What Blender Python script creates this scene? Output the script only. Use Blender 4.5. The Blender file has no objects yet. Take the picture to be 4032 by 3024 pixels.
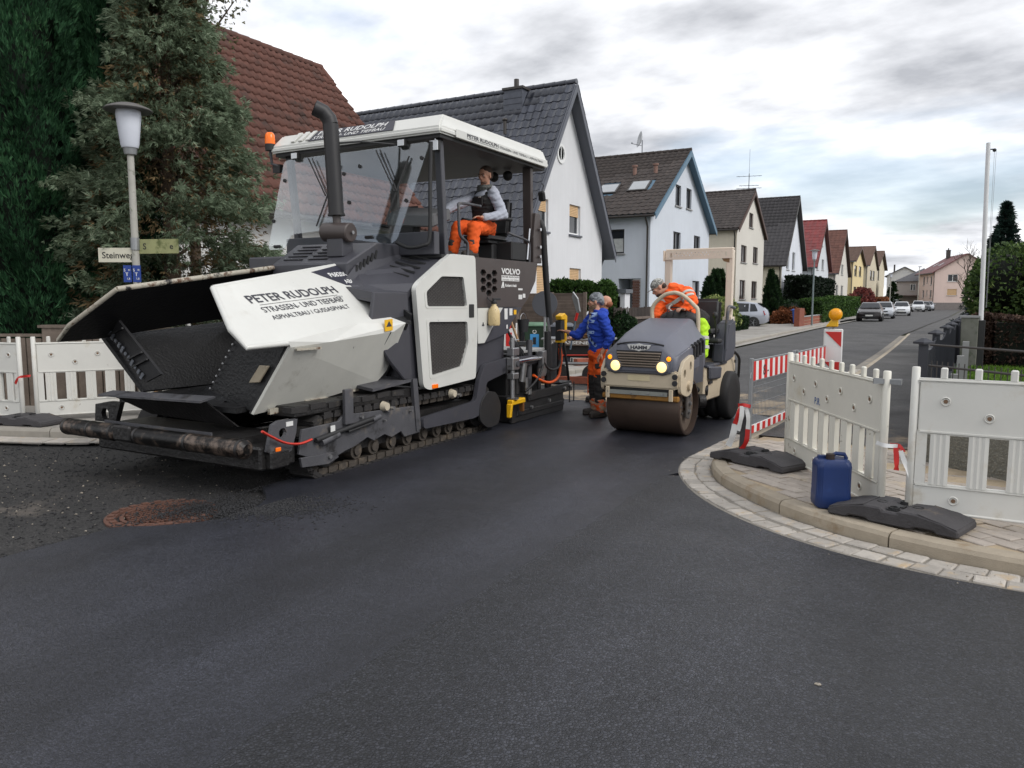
import bpy, bmesh, math, random
import numpy as np
from mathutils import Vector, Matrix

# ------------------------------------------------------------------ camera, sky, sun, exposure
SC = bpy.context.scene
COL = SC.collection
R = math.radians
random.seed(7)
RNG = np.random.default_rng(7)

cam_d = bpy.data.cameras.new('camera')
cam_d.sensor_width = 36.0
cam_d.lens = 27.03
cam_d.clip_start = 0.05
cam_d.clip_end = 3000
cam = bpy.data.objects.new('camera', cam_d)
COL.objects.link(cam)
cam.location = (0, 0, 1.65)
cam.rotation_euler = (R(90 - 6.236), 0, R(29.074))
SC.camera = cam

SUN_AZ, SUN_EL = R(95), R(40)          # azimuth from +Y towards +X
W = bpy.data.worlds.new('World')
SC.world = W
W.use_nodes = True
nt = W.node_tree
nt.nodes.clear()
def wn(t, **kw):
    n = nt.nodes.new(t)
    for k, v in kw.items(): setattr(n, k, v)
    return n
wl = nt.links.new
sky = wn('ShaderNodeTexSky', sky_type='NISHITA')
sky.sun_disc = False
sky.sun_elevation = SUN_EL
sky.sun_rotation = SUN_AZ
sky.air_density = 1.0; sky.dust_density = 1.6; sky.ozone_density = 1.0
tc = wn('ShaderNodeTexCoord')
sep = wn('ShaderNodeSeparateXYZ')
wl(tc.outputs['Generated'], sep.inputs[0])
zc = wn('ShaderNodeMath', operation='MAXIMUM'); wl(sep.outputs['Z'], zc.inputs[0]); zc.inputs[1].default_value = 0.0
za = wn('ShaderNodeMath', operation='ADD'); wl(zc.outputs[0], za.inputs[0]); za.inputs[1].default_value = 0.16
dx = wn('ShaderNodeMath', operation='DIVIDE'); wl(sep.outputs['X'], dx.inputs[0]); wl(za.outputs[0], dx.inputs[1])
dy = wn('ShaderNodeMath', operation='DIVIDE'); wl(sep.outputs['Y'], dy.inputs[0]); wl(za.outputs[0], dy.inputs[1])
cmb = wn('ShaderNodeCombineXYZ'); wl(dx.outputs[0], cmb.inputs[0]); wl(dy.outputs[0], cmb.inputs[1])
mp = wn('ShaderNodeMapping'); wl(cmb.outputs[0], mp.inputs[0])
mp.inputs['Location'].default_value = (1.5, 6.0, 0.0)
mp.inputs['Rotation'].default_value = (0, 0, R(29))
mp.inputs['Scale'].default_value = (0.8, 1.0, 1)
n1 = wn('ShaderNodeTexNoise'); wl(mp.outputs[0], n1.inputs['Vector'])
n1.inputs['Scale'].default_value = 0.62; n1.inputs['Detail'].default_value = 6; n1.inputs['Roughness'].default_value = 0.52
n1.inputs['Distortion'].default_value = 0.25
n2 = wn('ShaderNodeTexNoise'); wl(mp.outputs[0], n2.inputs['Vector'])
n2.inputs['Scale'].default_value = 1.7; n2.inputs['Detail'].default_value = 7; n2.inputs['Roughness'].default_value = 0.55
cover = wn('ShaderNodeMapRange', interpolation_type='SMOOTHSTEP'); wl(n1.outputs['Fac'], cover.inputs['Value'])
cover.inputs['From Min'].default_value = 0.33; cover.inputs['From Max'].default_value = 0.47; cover.inputs['To Min'].default_value = 0.38
shade = wn('ShaderNodeValToRGB'); wl(n2.outputs['Fac'], shade.inputs[0])
er = shade.color_ramp.elements
er[0].position = 0.36; er[0].color = (0.86, 0.86, 0.86, 1)
er[1].position = 0.66; er[1].color = (0.30, 0.31, 0.335, 1)
e = er.new(0.50); e.color = (0.56, 0.57, 0.595, 1)
skm = wn('ShaderNodeVectorMath', operation='SCALE'); wl(sky.outputs[0], skm.inputs[0]); skm.inputs['Scale'].default_value = 0.10
clm = wn('ShaderNodeVectorMath', operation='SCALE'); wl(shade.outputs[0], clm.inputs[0]); clm.inputs['Scale'].default_value = 1.0
mix = wn('ShaderNodeMix', data_type='RGBA')
wl(cover.outputs[0], mix.inputs['Factor']); wl(skm.outputs[0], mix.inputs[6]); wl(clm.outputs[0], mix.inputs[7])
bg = wn('ShaderNodeBackground'); wl(mix.outputs[2], bg.inputs[0]); bg.inputs[1].default_value = 1.0
wo = wn('ShaderNodeOutputWorld'); wl(bg.outputs[0], wo.inputs[0])

sun_d = bpy.data.lights.new('sun', 'SUN')
sun_d.energy = 1.0
sun_d.angle = R(28)
sun_d.color = (1.0, 0.97, 0.93)
sun = bpy.data.objects.new('sun', sun_d); COL.objects.link(sun)
sd = Vector((math.sin(SUN_AZ) * math.cos(SUN_EL), math.cos(SUN_AZ) * math.cos(SUN_EL), math.sin(SUN_EL)))
sun.rotation_euler = (-sd).to_track_quat('-Z', 'Y').to_euler()
sun.location = (10, 10, 30)

vs = SC.view_settings
vs.view_transform = 'Standard'; vs.look = 'None'; vs.gamma = 1.0; vs.use_curve_mapping = False
vs.exposure = 0.86
SC.cycles.use_denoising = True
SC.cycles.max_bounces = 6
SC.cycles.diffuse_bounces = 3
SC.cycles.glossy_bounces = 3
SC.cycles.transmission_bounces = 6
SC.cycles.transparent_max_bounces = 8
SC.cycles.caustics_reflective = False
SC.cycles.caustics_refractive = False

# ------------------------------------------------------------------ helpers
def lin(c):
    out = []
    for v in c[:3]:
        v = v / 255.0
        out.append(v / 12.92 if v <= 0.04045 else ((v + 0.055) / 1.055) ** 2.4)
    return tuple(out)

MATS = {}
def mat(name, rgb, rough=0.6, metal=0.0, var=0.12, vscale=3.0, bump=0.0, bscale=60.0, bdist=0.01, dirt=None, spec=None, coat=0.0,
        emit=None, rnd=0.0, wear=None, streak=0.0, tex=None):
    """Procedural Principled material: world-space noise for colour variation, dirt patches, fine bump, per-object random."""
    if name in MATS: return MATS[name]
    m = bpy.data.materials.new(name); m.use_nodes = True
    t = m.node_tree; N = t.nodes; L = t.links.new
    b = N['Principled BSDF']
    b.inputs['Roughness'].default_value = rough
    b.inputs['Metallic'].default_value = metal
    if spec is not None: b.inputs['Specular IOR Level'].default_value = spec
    if coat: b.inputs['Coat Weight'].default_value = coat
    geo = N.new('ShaderNodeNewGeometry')
    col = None
    rgb4 = (*rgb, 1)
    if var > 0:
        nz = N.new('ShaderNodeTexNoise'); L(geo.outputs['Position'], nz.inputs['Vector'])
        nz.inputs['Scale'].default_value = vscale; nz.inputs['Detail'].default_value = 6; nz.inputs['Roughness'].default_value = 0.62
        mr = N.new('ShaderNodeMapRange'); L(nz.outputs['Fac'], mr.inputs['Value'])
        mr.inputs['From Min'].default_value = 0.25; mr.inputs['From Max'].default_value = 0.75
        mr.inputs['To Min'].default_value = 1 - var; mr.inputs['To Max'].default_value = 1 + var
        vm = N.new('ShaderNodeVectorMath'); vm.operation = 'SCALE'
        vm.inputs[0].default_value = rgb; L(mr.outputs[0], vm.inputs['Scale'])
        col = vm.outputs[0]
    if rnd > 0:
        oi = N.new('ShaderNodeObjectInfo')
        mr2 = N.new('ShaderNodeMapRange'); L(oi.outputs['Random'], mr2.inputs['Value'])
        mr2.inputs['To Min'].default_value = 1 - rnd; mr2.inputs['To Max'].default_value = 1 + rnd
        vm2 = N.new('ShaderNodeVectorMath'); vm2.operation = 'SCALE'
        if col is None: vm2.inputs[0].default_value = rgb
        else: L(col, vm2.inputs[0])
        L(mr2.outputs[0], vm2.inputs['Scale']); col = vm2.outputs[0]
    for dspec in ([dirt] if dirt and not isinstance(dirt, list) else (dirt or [])):
        drgb, amt, dsc = dspec[:3]
        sh = dspec[3] if len(dspec) > 3 else 0.16
        nz = N.new('ShaderNodeTexNoise'); L(geo.outputs['Position'], nz.inputs['Vector'])
        nz.inputs['Scale'].default_value = dsc; nz.inputs['Detail'].default_value = 8; nz.inputs['Roughness'].default_value = 0.68
        mr = N.new('ShaderNodeMapRange'); mr.interpolation_type = 'SMOOTHSTEP'; L(nz.outputs['Fac'], mr.inputs['Value'])
        mr.inputs['From Min'].default_value = 0.68 - amt * 0.4; mr.inputs['From Max'].default_value = 0.68 - amt * 0.4 + sh
        mx = N.new('ShaderNodeMix'); mx.data_type = 'RGBA'
        L(mr.outputs[0], mx.inputs['Factor'])
        if col is None: mx.inputs[6].default_value = rgb4
        else: L(col, mx.inputs[6])
        mx.inputs[7].default_value = (*drgb, 1)
        col = mx.outputs[2]
    if streak > 0:
        mp = N.new('ShaderNodeMapping'); L(geo.outputs['Position'], mp.inputs[0]); mp.inputs['Scale'].default_value = (7, 7, 0.5)
        nz = N.new('ShaderNodeTexNoise'); L(mp.outputs[0], nz.inputs['Vector']); nz.inputs['Scale'].default_value = 1.0; nz.inputs['Detail'].default_value = 5
        mr = N.new('ShaderNodeMapRange'); L(nz.outputs['Fac'], mr.inputs['Value'])
        mr.inputs['From Min'].default_value = 0.35; mr.inputs['From Max'].default_value = 0.7
        mr.inputs['To Min'].default_value = 1.0; mr.inputs['To Max'].default_value = 1 - streak
        vm = N.new('ShaderNodeVectorMath'); vm.operation = 'SCALE'
        if col is None: vm.inputs[0].default_value = rgb
        else: L(col, vm.inputs[0])
        L(mr.outputs[0], vm.inputs['Scale']); col = vm.outputs[0]
    if col is None: b.inputs['Base Color'].default_value = rgb4
    else: L(col, b.inputs['Base Color'])
    if bump > 0:
        nz = N.new('ShaderNodeTexNoise'); L(geo.outputs['Position'], nz.inputs['Vector'])
        nz.inputs['Scale'].default_value = bscale; nz.inputs['Detail'].default_value = 4
        bp = N.new('ShaderNodeBump'); L(nz.outputs['Fac'], bp.inputs['Height'])
        bp.inputs['Strength'].default_value = bump; bp.inputs['Distance'].default_value = bdist
        L(bp.outputs[0], b.inputs['Normal'])
    if emit:
        b.inputs['Emission Color'].default_value = (*emit[0], 1); b.inputs['Emission Strength'].default_value = emit[1]
    MATS[name] = m
    return m

def glass_mat(name, tint=(0.9, 0.95, 0.95), rough=0.02, alpha=0.25, spec=0.5):
    if name in MATS: return MATS[name]
    m = bpy.data.materials.new(name); m.use_nodes = True
    t = m.node_tree; N = t.nodes; L = t.links.new
    N.clear()
    out = N.new('ShaderNodeOutputMaterial')
    tr = N.new('ShaderNodeBsdfTransparent'); tr.inputs[0].default_value = (*tint, 1)
    gl = N.new('ShaderNodeBsdfGlossy'); gl.inputs['Roughness'].default_value = rough; gl.inputs[0].default_value = (1, 1, 1, 1)
    fr = N.new('ShaderNodeLayerWeight'); fr.inputs[0].default_value = .5
    pw = N.new('ShaderNodeMath'); pw.operation = 'POWER'; L(fr.outputs['Facing'], pw.inputs[0]); pw.inputs[1].default_value = 4.0
    ad = N.new('ShaderNodeMath'); ad.operation = 'ADD'; L(pw.outputs[0], ad.inputs[0]); ad.inputs[1].default_value = alpha; ad.use_clamp = True
    mx = N.new('ShaderNodeMixShader'); L(ad.outputs[0], mx.inputs[0]); L(tr.outputs[0], mx.inputs[1]); L(gl.outputs[0], mx.inputs[2])
    L(mx.outputs[0], out.inputs[0])
    MATS[name] = m
    return m

OFF = {}
def thing(name, label, cat, loc=(0, 0, 0), rotz=0.0, group=None, world=False):
    """Empty at a thing's base; with world=True its parts are given in world coordinates."""
    o = bpy.data.objects.new(name, None); COL.objects.link(o)
    o.empty_display_size = 0.2
    o.location = loc; o.rotation_euler = (0, 0, rotz)
    tag(o, label, cat, group)
    OFF[o.name] = Vector(loc) if world else Vector((0, 0, 0))
    return o

def tag(o, label=None, cat=None, group=None, kind=None):
    if label: o['label'] = label
    if cat: o['category'] = cat
    if group: o['group'] = group
    if kind: o['kind'] = kind
    return o

def link(name, me, m, parent=None):
    o = bpy.data.objects.new(name, me); COL.objects.link(o)
    if m is not None and len(me.materials) == 0: me.materials.append(m)
    if parent is not None:
        o.parent = parent
        OFF[o.name] = OFF.get(parent.name, Vector((0, 0, 0)))
    return o

def copy_tree(root, loc=None, rotz=None, parent=None, label=None, group=None):
    r = root.copy(); COL.objects.link(r)
    if parent is not None: r.parent = parent
    if loc is not None: r.location = loc
    if rotz is not None: r.rotation_euler = (0, 0, rotz)
    if label: r['label'] = label
    if group: r['group'] = group
    for ch in list(root.children):
        copy_tree(ch, parent=r)
    return r

def frame_of(d):
    d = Vector(d).normalized()
    a = Vector((0, 0, 1)) if abs(d.z) < 0.95 else Vector((1, 0, 0))
    u = d.cross(a).normalized(); w = u.cross(d).normalized()
    return u, w

class B:
    """Collects faces of one part."""
    def __init__(s): s.v = []; s.f = []
    def add(s, vs, fs):
        n = len(s.v); s.v += [tuple(p) for p in vs]; s.f += [tuple(i + n for i in f) for f in fs]; return s
    def box(s, x0, x1, y0, y1, z0, z1):
        vs = [(x0, y0, z0), (x1, y0, z0), (x1, y1, z0), (x0, y1, z0), (x0, y0, z1), (x1, y0, z1), (x1, y1, z1), (x0, y1, z1)]
        return s.add(vs, [(3, 2, 1, 0), (4, 5, 6, 7), (0, 1, 5, 4), (1, 2, 6, 5), (2, 3, 7, 6), (3, 0, 4, 7)])
    def obox(s, c, size, rot=None):
        hx, hy, hz = size[0] / 2, size[1] / 2, size[2] / 2
        vs = [Vector(p) for p in [(-hx, -hy, -hz), (hx, -hy, -hz), (hx, hy, -hz), (-hx, hy, -hz), (-hx, -hy, hz), (hx, -hy, hz), (hx, hy, hz), (-hx, hy, hz)]]
        if rot is not None: vs = [rot @ p for p in vs]
        c = Vector(c)
        return s.add([p + c for p in vs], [(3, 2, 1, 0), (4, 5, 6, 7), (0, 1, 5, 4), (1, 2, 6, 5), (2, 3, 7, 6), (3, 0, 4, 7)])
    def bar(s, p0, p1, w, h):
        p0 = Vector(p0); p1 = Vector(p1); u, q = frame_of(p1 - p0)
        vs = []
        for p in (p0, p1):
            for a, b in ((-1, -1), (1, -1), (1, 1), (-1, 1)): vs.append(p + u * a * w / 2 + q * b * h / 2)
        return s.add(vs, [(3, 2, 1, 0), (4, 5, 6, 7), (0, 1, 5, 4), (1, 2, 6, 5), (2, 3, 7, 6), (3, 0, 4, 7)])
    def prism(s, poly, vec):
        vec = Vector(vec); poly = [Vector(p) for p in poly]; n = len(poly)
        nn = Vector((0, 0, 0))
        for i in range(n):
            a, b = poly[i], poly[(i + 1) % n]; nn += a.cross(b)
        if nn.dot(vec) > 0: poly = poly[::-1]
        vs = poly + [p + vec for p in poly]
        fs = [tuple(range(n)), tuple(range(2 * n - 1, n - 1, -1))]
        for i in range(n):
            j = (i + 1) % n; fs.append((j, i, i + n, j + n))
        return s.add(vs, fs)
    def yz(s, pts, x0, x1):          # polygon given as (y, z), thick from x0 to x1
        return s.prism([(x0, a, b) for a, b in pts], (x1 - x0, 0, 0))
    def xz(s, pts, y0, y1):
        return s.prism([(a, y0, b) for a, b in pts], (0, y1 - y0, 0))
    def xy(s, pts, z0, z1):
        return s.prism([(a, b, z0) for a, b in pts], (0, 0, z1 - z0))
    def cyl(s, p0, p1, r0, r1=None, n=14, caps=True):
        r1 = r0 if r1 is None else r1
        p0 = Vector(p0); p1 = Vector(p1); u, q = frame_of(p1 - p0); vs = []
        for p, r in ((p0, r0), (p1, r1)):
            for i in range(n):
                a = 2 * math.pi * i / n; vs.append(p + u * (math.cos(a) * r) + q * (math.sin(a) * r))
        fs = [(i, (i + 1) % n, n + (i + 1) % n, n + i) for i in range(n)]
        if caps: fs += [tuple(range(n - 1, -1, -1)), tuple(range(n, 2 * n))]
        return s.add(vs, fs)
    def tube(s, pts, r, n=8, closed=False):
        pts = [Vector(p) for p in pts]; k = len(pts); vs = []; prev = None
        for i, p in enumerate(pts):
            if closed: d = pts[(i + 1) % k] - pts[i - 1]
            else: d = pts[min(i + 1, k - 1)] - pts[max(i - 1, 0)]
            d.normalize()
            if prev is None: u, q = frame_of(d)
            else:
                u = prev - d * prev.dot(d)
                if u.length < 1e-6: u, q = frame_of(d)
                u.normalize(); q = u.cross(d) * -1
                q = d.cross(u)
            prev = u
            rr = r[i] if isinstance(r, (list, tuple)) else r
            for j in range(n):
                a = 2 * math.pi * j / n; vs.append(p + u * (math.cos(a) * rr) + d.cross(u) * (math.sin(a) * rr))
        fs = []
        for i in range(k if closed else k - 1):
            i2 = (i + 1) % k
            for j in range(n): fs.append((i * n + j, i * n + (j + 1) % n, i2 * n + (j + 1) % n, i2 * n + j))
        if not closed: fs += [tuple(range(n - 1, -1, -1)), tuple(range((k - 1) * n, k * n))]
        return s.add(vs, fs)
    def lathe(s, c, prof, n=20, axis=(0, 0, 1)):
        c = Vector(c); d = Vector(axis).normalized(); u, q = frame_of(d); vs = []
        for r, h in prof:
            for i in range(n):
                a = 2 * math.pi * i / n; vs.append(c + d * h + u * (math.cos(a) * r) + q * (math.sin(a) * r))
        fs = []; k = len(prof)
        for j in range(k - 1):
            for i in range(n): fs.append((j * n + i, j * n + (i + 1) % n, (j + 1) * n + (i + 1) % n, (j + 1) * n + i))
        fs += [tuple(range(n - 1, -1, -1)), tuple(range((k - 1) * n, k * n))]
        return s.add(vs, fs)
    def ell(s, c, r, n=14, m=9, rot=None):
        c = Vector(c); r = (r, r, r) if not isinstance(r, (tuple, list)) else r; vs = []
        for j in range(1, m):
            t = math.pi * j / m
            for i in range(n):
                a = 2 * math.pi * i / n
                p = Vector((r[0] * math.sin(t) * math.cos(a), r[1] * math.sin(t) * math.sin(a), r[2] * math.cos(t)))
                vs.append(c + (rot @ p if rot else p))
        top = Vector((0, 0, r[2])); bot = Vector((0, 0, -r[2]))
        vs += [c + (rot @ top if rot else top), c + (rot @ bot if rot else bot)]
        it, ib = len(vs) - 2, len(vs) - 1; fs = []
        for j in range(m - 2):
            for i in range(n): fs.append((j * n + i, (j + 1) * n + i, (j + 1) * n + (i + 1) % n, j * n + (i + 1) % n))
        for i in range(n):
            fs.append((it, i, (i + 1) % n)); fs.append((ib, (m - 2) * n + (i + 1) % n, (m - 2) * n + i))
        return s.add(vs, fs)
    def loft(s, rings, caps=True):
        n = len(rings[0]); vs = [p for r in rings for p in r]; fs = []
        for j in range(len(rings) - 1):
            for i in range(n): fs.append((j * n + i, j * n + (i + 1) % n, (j + 1) * n + (i + 1) % n, (j + 1) * n + i))
        if caps: fs += [tuple(range(n - 1, -1, -1)), tuple(range((len(rings) - 1) * n, len(rings) * n))]
        return s.add(vs, fs)
    def face(s, pts): return s.add(pts, [tuple(range(len(pts)))])
    def mesh(s, name, off=(0, 0, 0), bev=0.0, seg=1, smooth=None, fix=True):
        me = bpy.data.meshes.new(name)
        o = Vector(off)
        bm = bmesh.new()
        vv = [bm.verts.new(Vector(p) - o) for p in s.v]
        for f in s.f:
            try: bm.faces.new([vv[i] for i in f])
            except ValueError: pass
        if fix: bmesh.ops.recalc_face_normals(bm, faces=bm.faces)
        if bev > 0:
            es = [e for e in bm.edges if len(e.link_faces) == 2 and e.calc_face_angle(0) > 0.5]
            bmesh.ops.bevel(bm, geom=es, offset=bev, segments=seg, affect='EDGES', clamp_overlap=True)
        bm.to_mesh(me); bm.free()
        if smooth is not None:
            me.polygons.foreach_set('use_smooth', [True] * len(me.polygons))
            me.set_sharp_from_angle(angle=R(smooth))
        return me
    def obj(s, name, m, parent=None, bev=0.0, seg=1, smooth=None, fix=True):
        off = OFF.get(parent.name, Vector((0, 0, 0))) if parent is not None else Vector((0, 0, 0))
        return link(name, s.mesh(name, off, bev, seg, smooth, fix), m, parent)

def top(name, b, m, label, cat, group=None, origin=None, **kw):
    """A thing that is one mesh; vertices in world coordinates, origin at its base."""
    if origin is None:
        a = np.array(b.v); origin = (float(a[:, 0].mean()), float(a[:, 1].mean()), float(a[:, 2].min()))
    o = link(name, b.mesh(name, origin, **kw), m)
    o.location = origin
    OFF[o.name] = Vector(origin)
    return tag(o, label, cat, group)

def struct(name, b, m, parent=None, **kw):
    o = b.obj(name, m, parent, **kw)
    if parent is None: o['kind'] = 'structure'
    return o

def np_mesh(name, verts, faces, m, parent=None, loc=None, smooth=False):
    """Fast mesh from numpy arrays: verts (n,3), faces (k,3|4)."""
    me = bpy.data.meshes.new(name)
    verts = np.asarray(verts, dtype=np.float32); faces = np.asarray(faces, dtype=np.int32)
    if parent is not None and parent.name in OFF: verts = verts - np.array(OFF[parent.name], dtype=np.float32)
    if loc is not None: verts = verts - np.array(loc, dtype=np.float32)
    k, w = faces.shape
    me.vertices.add(len(verts)); me.vertices.foreach_set('co', verts.ravel())
    me.loops.add(k * w); me.loops.foreach_set('vertex_index', faces.ravel())
    me.polygons.add(k); me.polygons.foreach_set('loop_start', np.arange(0, k * w, w, dtype=np.int32))
    if smooth: me.polygons.foreach_set('use_smooth', np.ones(k, dtype=bool))
    me.update(calc_edges=True)
    o = link(name, me, m, parent)
    if loc is not None: o.location = loc
    return o

def text_part(name, body, origin, xdir, up, size, m, parent, bold=0.0, shear=0.0, width=None, align='LEFT', depth=0.001, spacing=1.0):
    """Flat lettering: origin = lower left of the first line, in the parent's (world or local) coordinates."""
    cu = bpy.data.curves.new('lettering', 'FONT')
    cu.body = body; cu.size = size; cu.offset = bold * size; cu.shear = shear; cu.align_x = align; cu.space_character = spacing
    cu.resolution_u = 3; cu.extrude = 0.0
    tmp = bpy.data.objects.new('lettering_tmp', cu); COL.objects.link(tmp)
    dg = bpy.context.evaluated_depsgraph_get(); dg.update()
    me = bpy.data.meshes.new_from_object(tmp.evaluated_get(dg))
    bpy.data.objects.remove(tmp); bpy.data.curves.remove(cu)
    n = len(me.vertices)
    co = np.zeros(n * 3, dtype=np.float32); me.vertices.foreach_get('co', co); co = co.reshape(-1, 3)
    if width is not None and n:
        wd = co[:, 0].max() - co[:, 0].min()
        co[:, 0] = (co[:, 0] - co[:, 0].min()) * (width / wd)
    x = Vector(xdir).normalized(); y = Vector(up); y = (y - x * y.dot(x)).normalized(); z = x.cross(y)
    off = OFF.get(parent.name, Vector((0, 0, 0))) if parent is not None else Vector((0, 0, 0))
    o3 = Vector(origin) - off + z * depth
    P = np.array(o3)[None, :] + co[:, :1] * np.array(x)[None, :] + co[:, 1:2] * np.array(y)[None, :]
    me.vertices.foreach_set('co', P.astype(np.float32).ravel()); me.update()
    me.name = name; me.materials.clear(); me.materials.append(m)
    return link(name, me, m, parent)

def V3(*a): return Vector(a)
def lerp(a, b, t): return tuple(a[i] + (b[i] - a[i]) * t for i in range(len(a)))
def arc(c, r, a0, a1, n, u=(1, 0, 0), w=(0, 0, 1)):
    c = Vector(c); u = Vector(u); w = Vector(w)
    return [c + u * (r * math.cos(R(a0 + (a1 - a0) * i / n))) + w * (r * math.sin(R(a0 + (a1 - a0) * i / n))) for i in range(n + 1)]
def cat_rom(pts, k=6):
    """Smooth a polyline."""
    P = [Vector(p) for p in pts]; out = []
    for i in range(len(P) - 1):
        p0 = P[max(i - 1, 0)]; p1 = P[i]; p2 = P[i + 1]; p3 = P[min(i + 2, len(P) - 1)]
        for j in range(k):
            t = j / k
            out.append(0.5 * ((2 * p1) + (p2 - p0) * t + (2 * p0 - 5 * p1 + 4 * p2 - p3) * t * t + (3 * p1 - p0 - 3 * p2 + p3) * t ** 3))
    out.append(P[-1]); return out

# ------------------------------------------------------------------ ground
def asphalt_mat(name, rgb, speck, rough, bump, sand=None, lanes=False, bscale=130, gap=0.5):
    m = bpy.data.materials.new(name); m.use_nodes = True
    t = m.node_tree; N = t.nodes; L = t.links.new; b = N['Principled BSDF']
    geo = N.new('ShaderNodeNewGeometry')
    def noise(scale, det=4, ro=0.6, vec=None):
        n = N.new('ShaderNodeTexNoise'); L(vec if vec else geo.outputs['Position'], n.inputs['Vector'])
        n.inputs['Scale'].default_value = scale; n.inputs['Detail'].default_value = det; n.inputs['Roughness'].default_value = ro
        return n.outputs['Fac']
    def rng(src, a, bb, c, d, sm=False):
        r = N.new('ShaderNodeMapRange'); L(src, r.inputs['Value'])
        if sm: r.interpolation_type = 'SMOOTHSTEP'
        for k, v in zip(('From Min', 'From Max', 'To Min', 'To Max'), (a, bb, c, d)): r.inputs[k].default_value = v
        return r.outputs[0]
    def mul(a, bb):
        q = N.new('ShaderNodeMath'); q.operation = 'MULTIPLY'; L(a, q.inputs[0])
        if isinstance(bb, float): q.inputs[1].default_value = bb
        else: L(bb, q.inputs[1])
        return q.outputs[0]
    big = rng(noise(0.75, 5), 0.3, 0.7, 0.72, 1.26)
    mid = rng(noise(4.0, 5), 0.3, 0.7, 0.88, 1.12)
    vo = N.new('ShaderNodeTexVoronoi'); L(geo.outputs['Position'], vo.inputs['Vector']); vo.inputs['Scale'].default_value = bscale
    sp = N.new('ShaderNodeSeparateColor'); L(vo.outputs['Color'], sp.inputs[0])
    st = rng(sp.outputs[0], 0.0, 1.0, 1 - speck, 1 + speck)
    ve = N.new('ShaderNodeTexVoronoi'); ve.feature = 'DISTANCE_TO_EDGE'; L(geo.outputs['Position'], ve.inputs['Vector']); ve.inputs['Scale'].default_value = bscale
    f = mul(mul(mul(big, mid), st), rng(ve.outputs['Distance'], 0.0, 0.22, 1 - gap, 1.12))
    if lanes:
        # paver joints and roller passes run along the street: broad stripes across X
        sx = N.new('ShaderNodeSeparateXYZ'); L(geo.outputs['Position'], sx.inputs[0])
        mp = N.new('ShaderNodeMapping'); L(geo.outputs['Position'], mp.inputs[0]); mp.inputs['Scale'].default_value = (1.3, 0.10, 1); mp.inputs['Rotation'].default_value = (0, 0, R(-14))
        f = mul(f, rng(noise(1.0, 3, 0.5, mp.outputs[0]), 0.35, 0.65, 0.70, 1.28))
    vm = N.new('ShaderNodeVectorMath'); vm.operation = 'SCALE'; vm.inputs[0].default_value = rgb; L(f, vm.inputs['Scale'])
    col = vm.outputs[0]
    if sand:
        srgb, y0, y1, amt = sand
        sx = N.new('ShaderNodeSeparateXYZ'); L(geo.outputs['Position'], sx.inputs[0])
        g = rng(sx.outputs['Y'], y0, y1, amt, 0.0)
        k = N.new('ShaderNodeMath'); k.operation = 'ADD'; L(g, k.inputs[0]); L(noise(1.3, 8, 0.7), k.inputs[1])
        fac = rng(k.outputs[0], 0.72, 0.95, 0.0, 0.9, True)
        mx = N.new('ShaderNodeMix'); mx.data_type = 'RGBA'; L(fac, mx.inputs['Factor']); L(col, mx.inputs[6]); mx.inputs[7].default_value = (*srgb, 1)
        col = mx.outputs[2]
    L(col, b.inputs['Base Color'])
    L(rng(noise(1.6, 5), 0.3, 0.7, rough - 0.07, rough + 0.08), b.inputs['Roughness'])
    bp = N.new('ShaderNodeBump'); bp.inputs['Strength'].default_value = bump; bp.inputs['Distance'].default_value = 0.006
    hb = N.new('ShaderNodeMath'); hb.operation = 'ADD'; L(ve.outputs['Distance'], hb.inputs[0]); L(noise(bscale * 0.45, 3), hb.inputs[1])
    L(hb.outputs[0], bp.inputs['Height']); L(bp.outputs[0], b.inputs['Normal'])
    MATS[name] = m
    return m

SAND = lin((176, 156, 128))
M_fresh = asphalt_mat('fresh_asphalt', (0.0265, 0.0280, 0.0370), 0.45, 0.42, 0.5, lanes=True, bscale=110, gap=0.55)
M_coarse = asphalt_mat('coarse_asphalt', (0.0285, 0.0300, 0.0370), 0.48, 0.47, 1.0, lanes=True, bscale=66, gap=0.78)
M_milled = asphalt_mat('milled_asphalt', (0.030, 0.0285, 0.028), 0.5, 0.80, 1.0, sand=(lin((104, 96, 88)), -9.0, 12.0, 0.42), bscale=55, gap=0.7)
M_old = asphalt_mat('old_asphalt', (0.075, 0.073, 0.073), 0.3, 0.85, 0.4, sand=(SAND, 11.5, 17.0, 0.42), bscale=90)
M_oldwalk = asphalt_mat('old_walkway', (0.085, 0.082, 0.08), 0.3, 0.88, 0.4, sand=(SAND, 8.0, 14.0, 0.3), bscale=90)
M_leftwalk = mat('left_walk', lin((150, 146, 140)), 0.9, var=0.15, vscale=1.2, bump=0.4, bscale=90, dirt=(lin((120, 116, 108)), 0.4, 1.0))
M_soil = mat('soil', lin((98, 96, 76)), 0.95, var=0.25, vscale=0.8, bump=0.5, bscale=20, dirt=(lin((72, 86, 52)), 0.5, 0.5))
M_gutter = mat('gutter_stone', lin((166, 160, 152)), 0.85, var=0.15, vscale=14, bump=0.5, bscale=120, rnd=0.16, dirt=(SAND, 0.35, 6))
M_mortar = mat('sandy_joint', lin((168, 152, 128)), 0.95, var=0.2, vscale=6, bump=0.6, bscale=150, dirt=(lin((130, 112, 90)), 0.35, 4))
M_kerb = mat('kerb_concrete', lin((160, 149, 132)), 0.9, var=0.12, vscale=8, bump=0.4, bscale=140, rnd=0.06, dirt=[(lin((140, 122, 98)), 0.35, 3), (lin((196, 190, 180)), 0.2, 2)])
M_paver = mat('paving_block', lin((164, 155, 146)), 0.9, var=0.14, vscale=10, bump=0.4, bscale=150, rnd=0.12, dirt=[(lin((190, 172, 144)), 0.45, 2.2, 0.25)])

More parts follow.
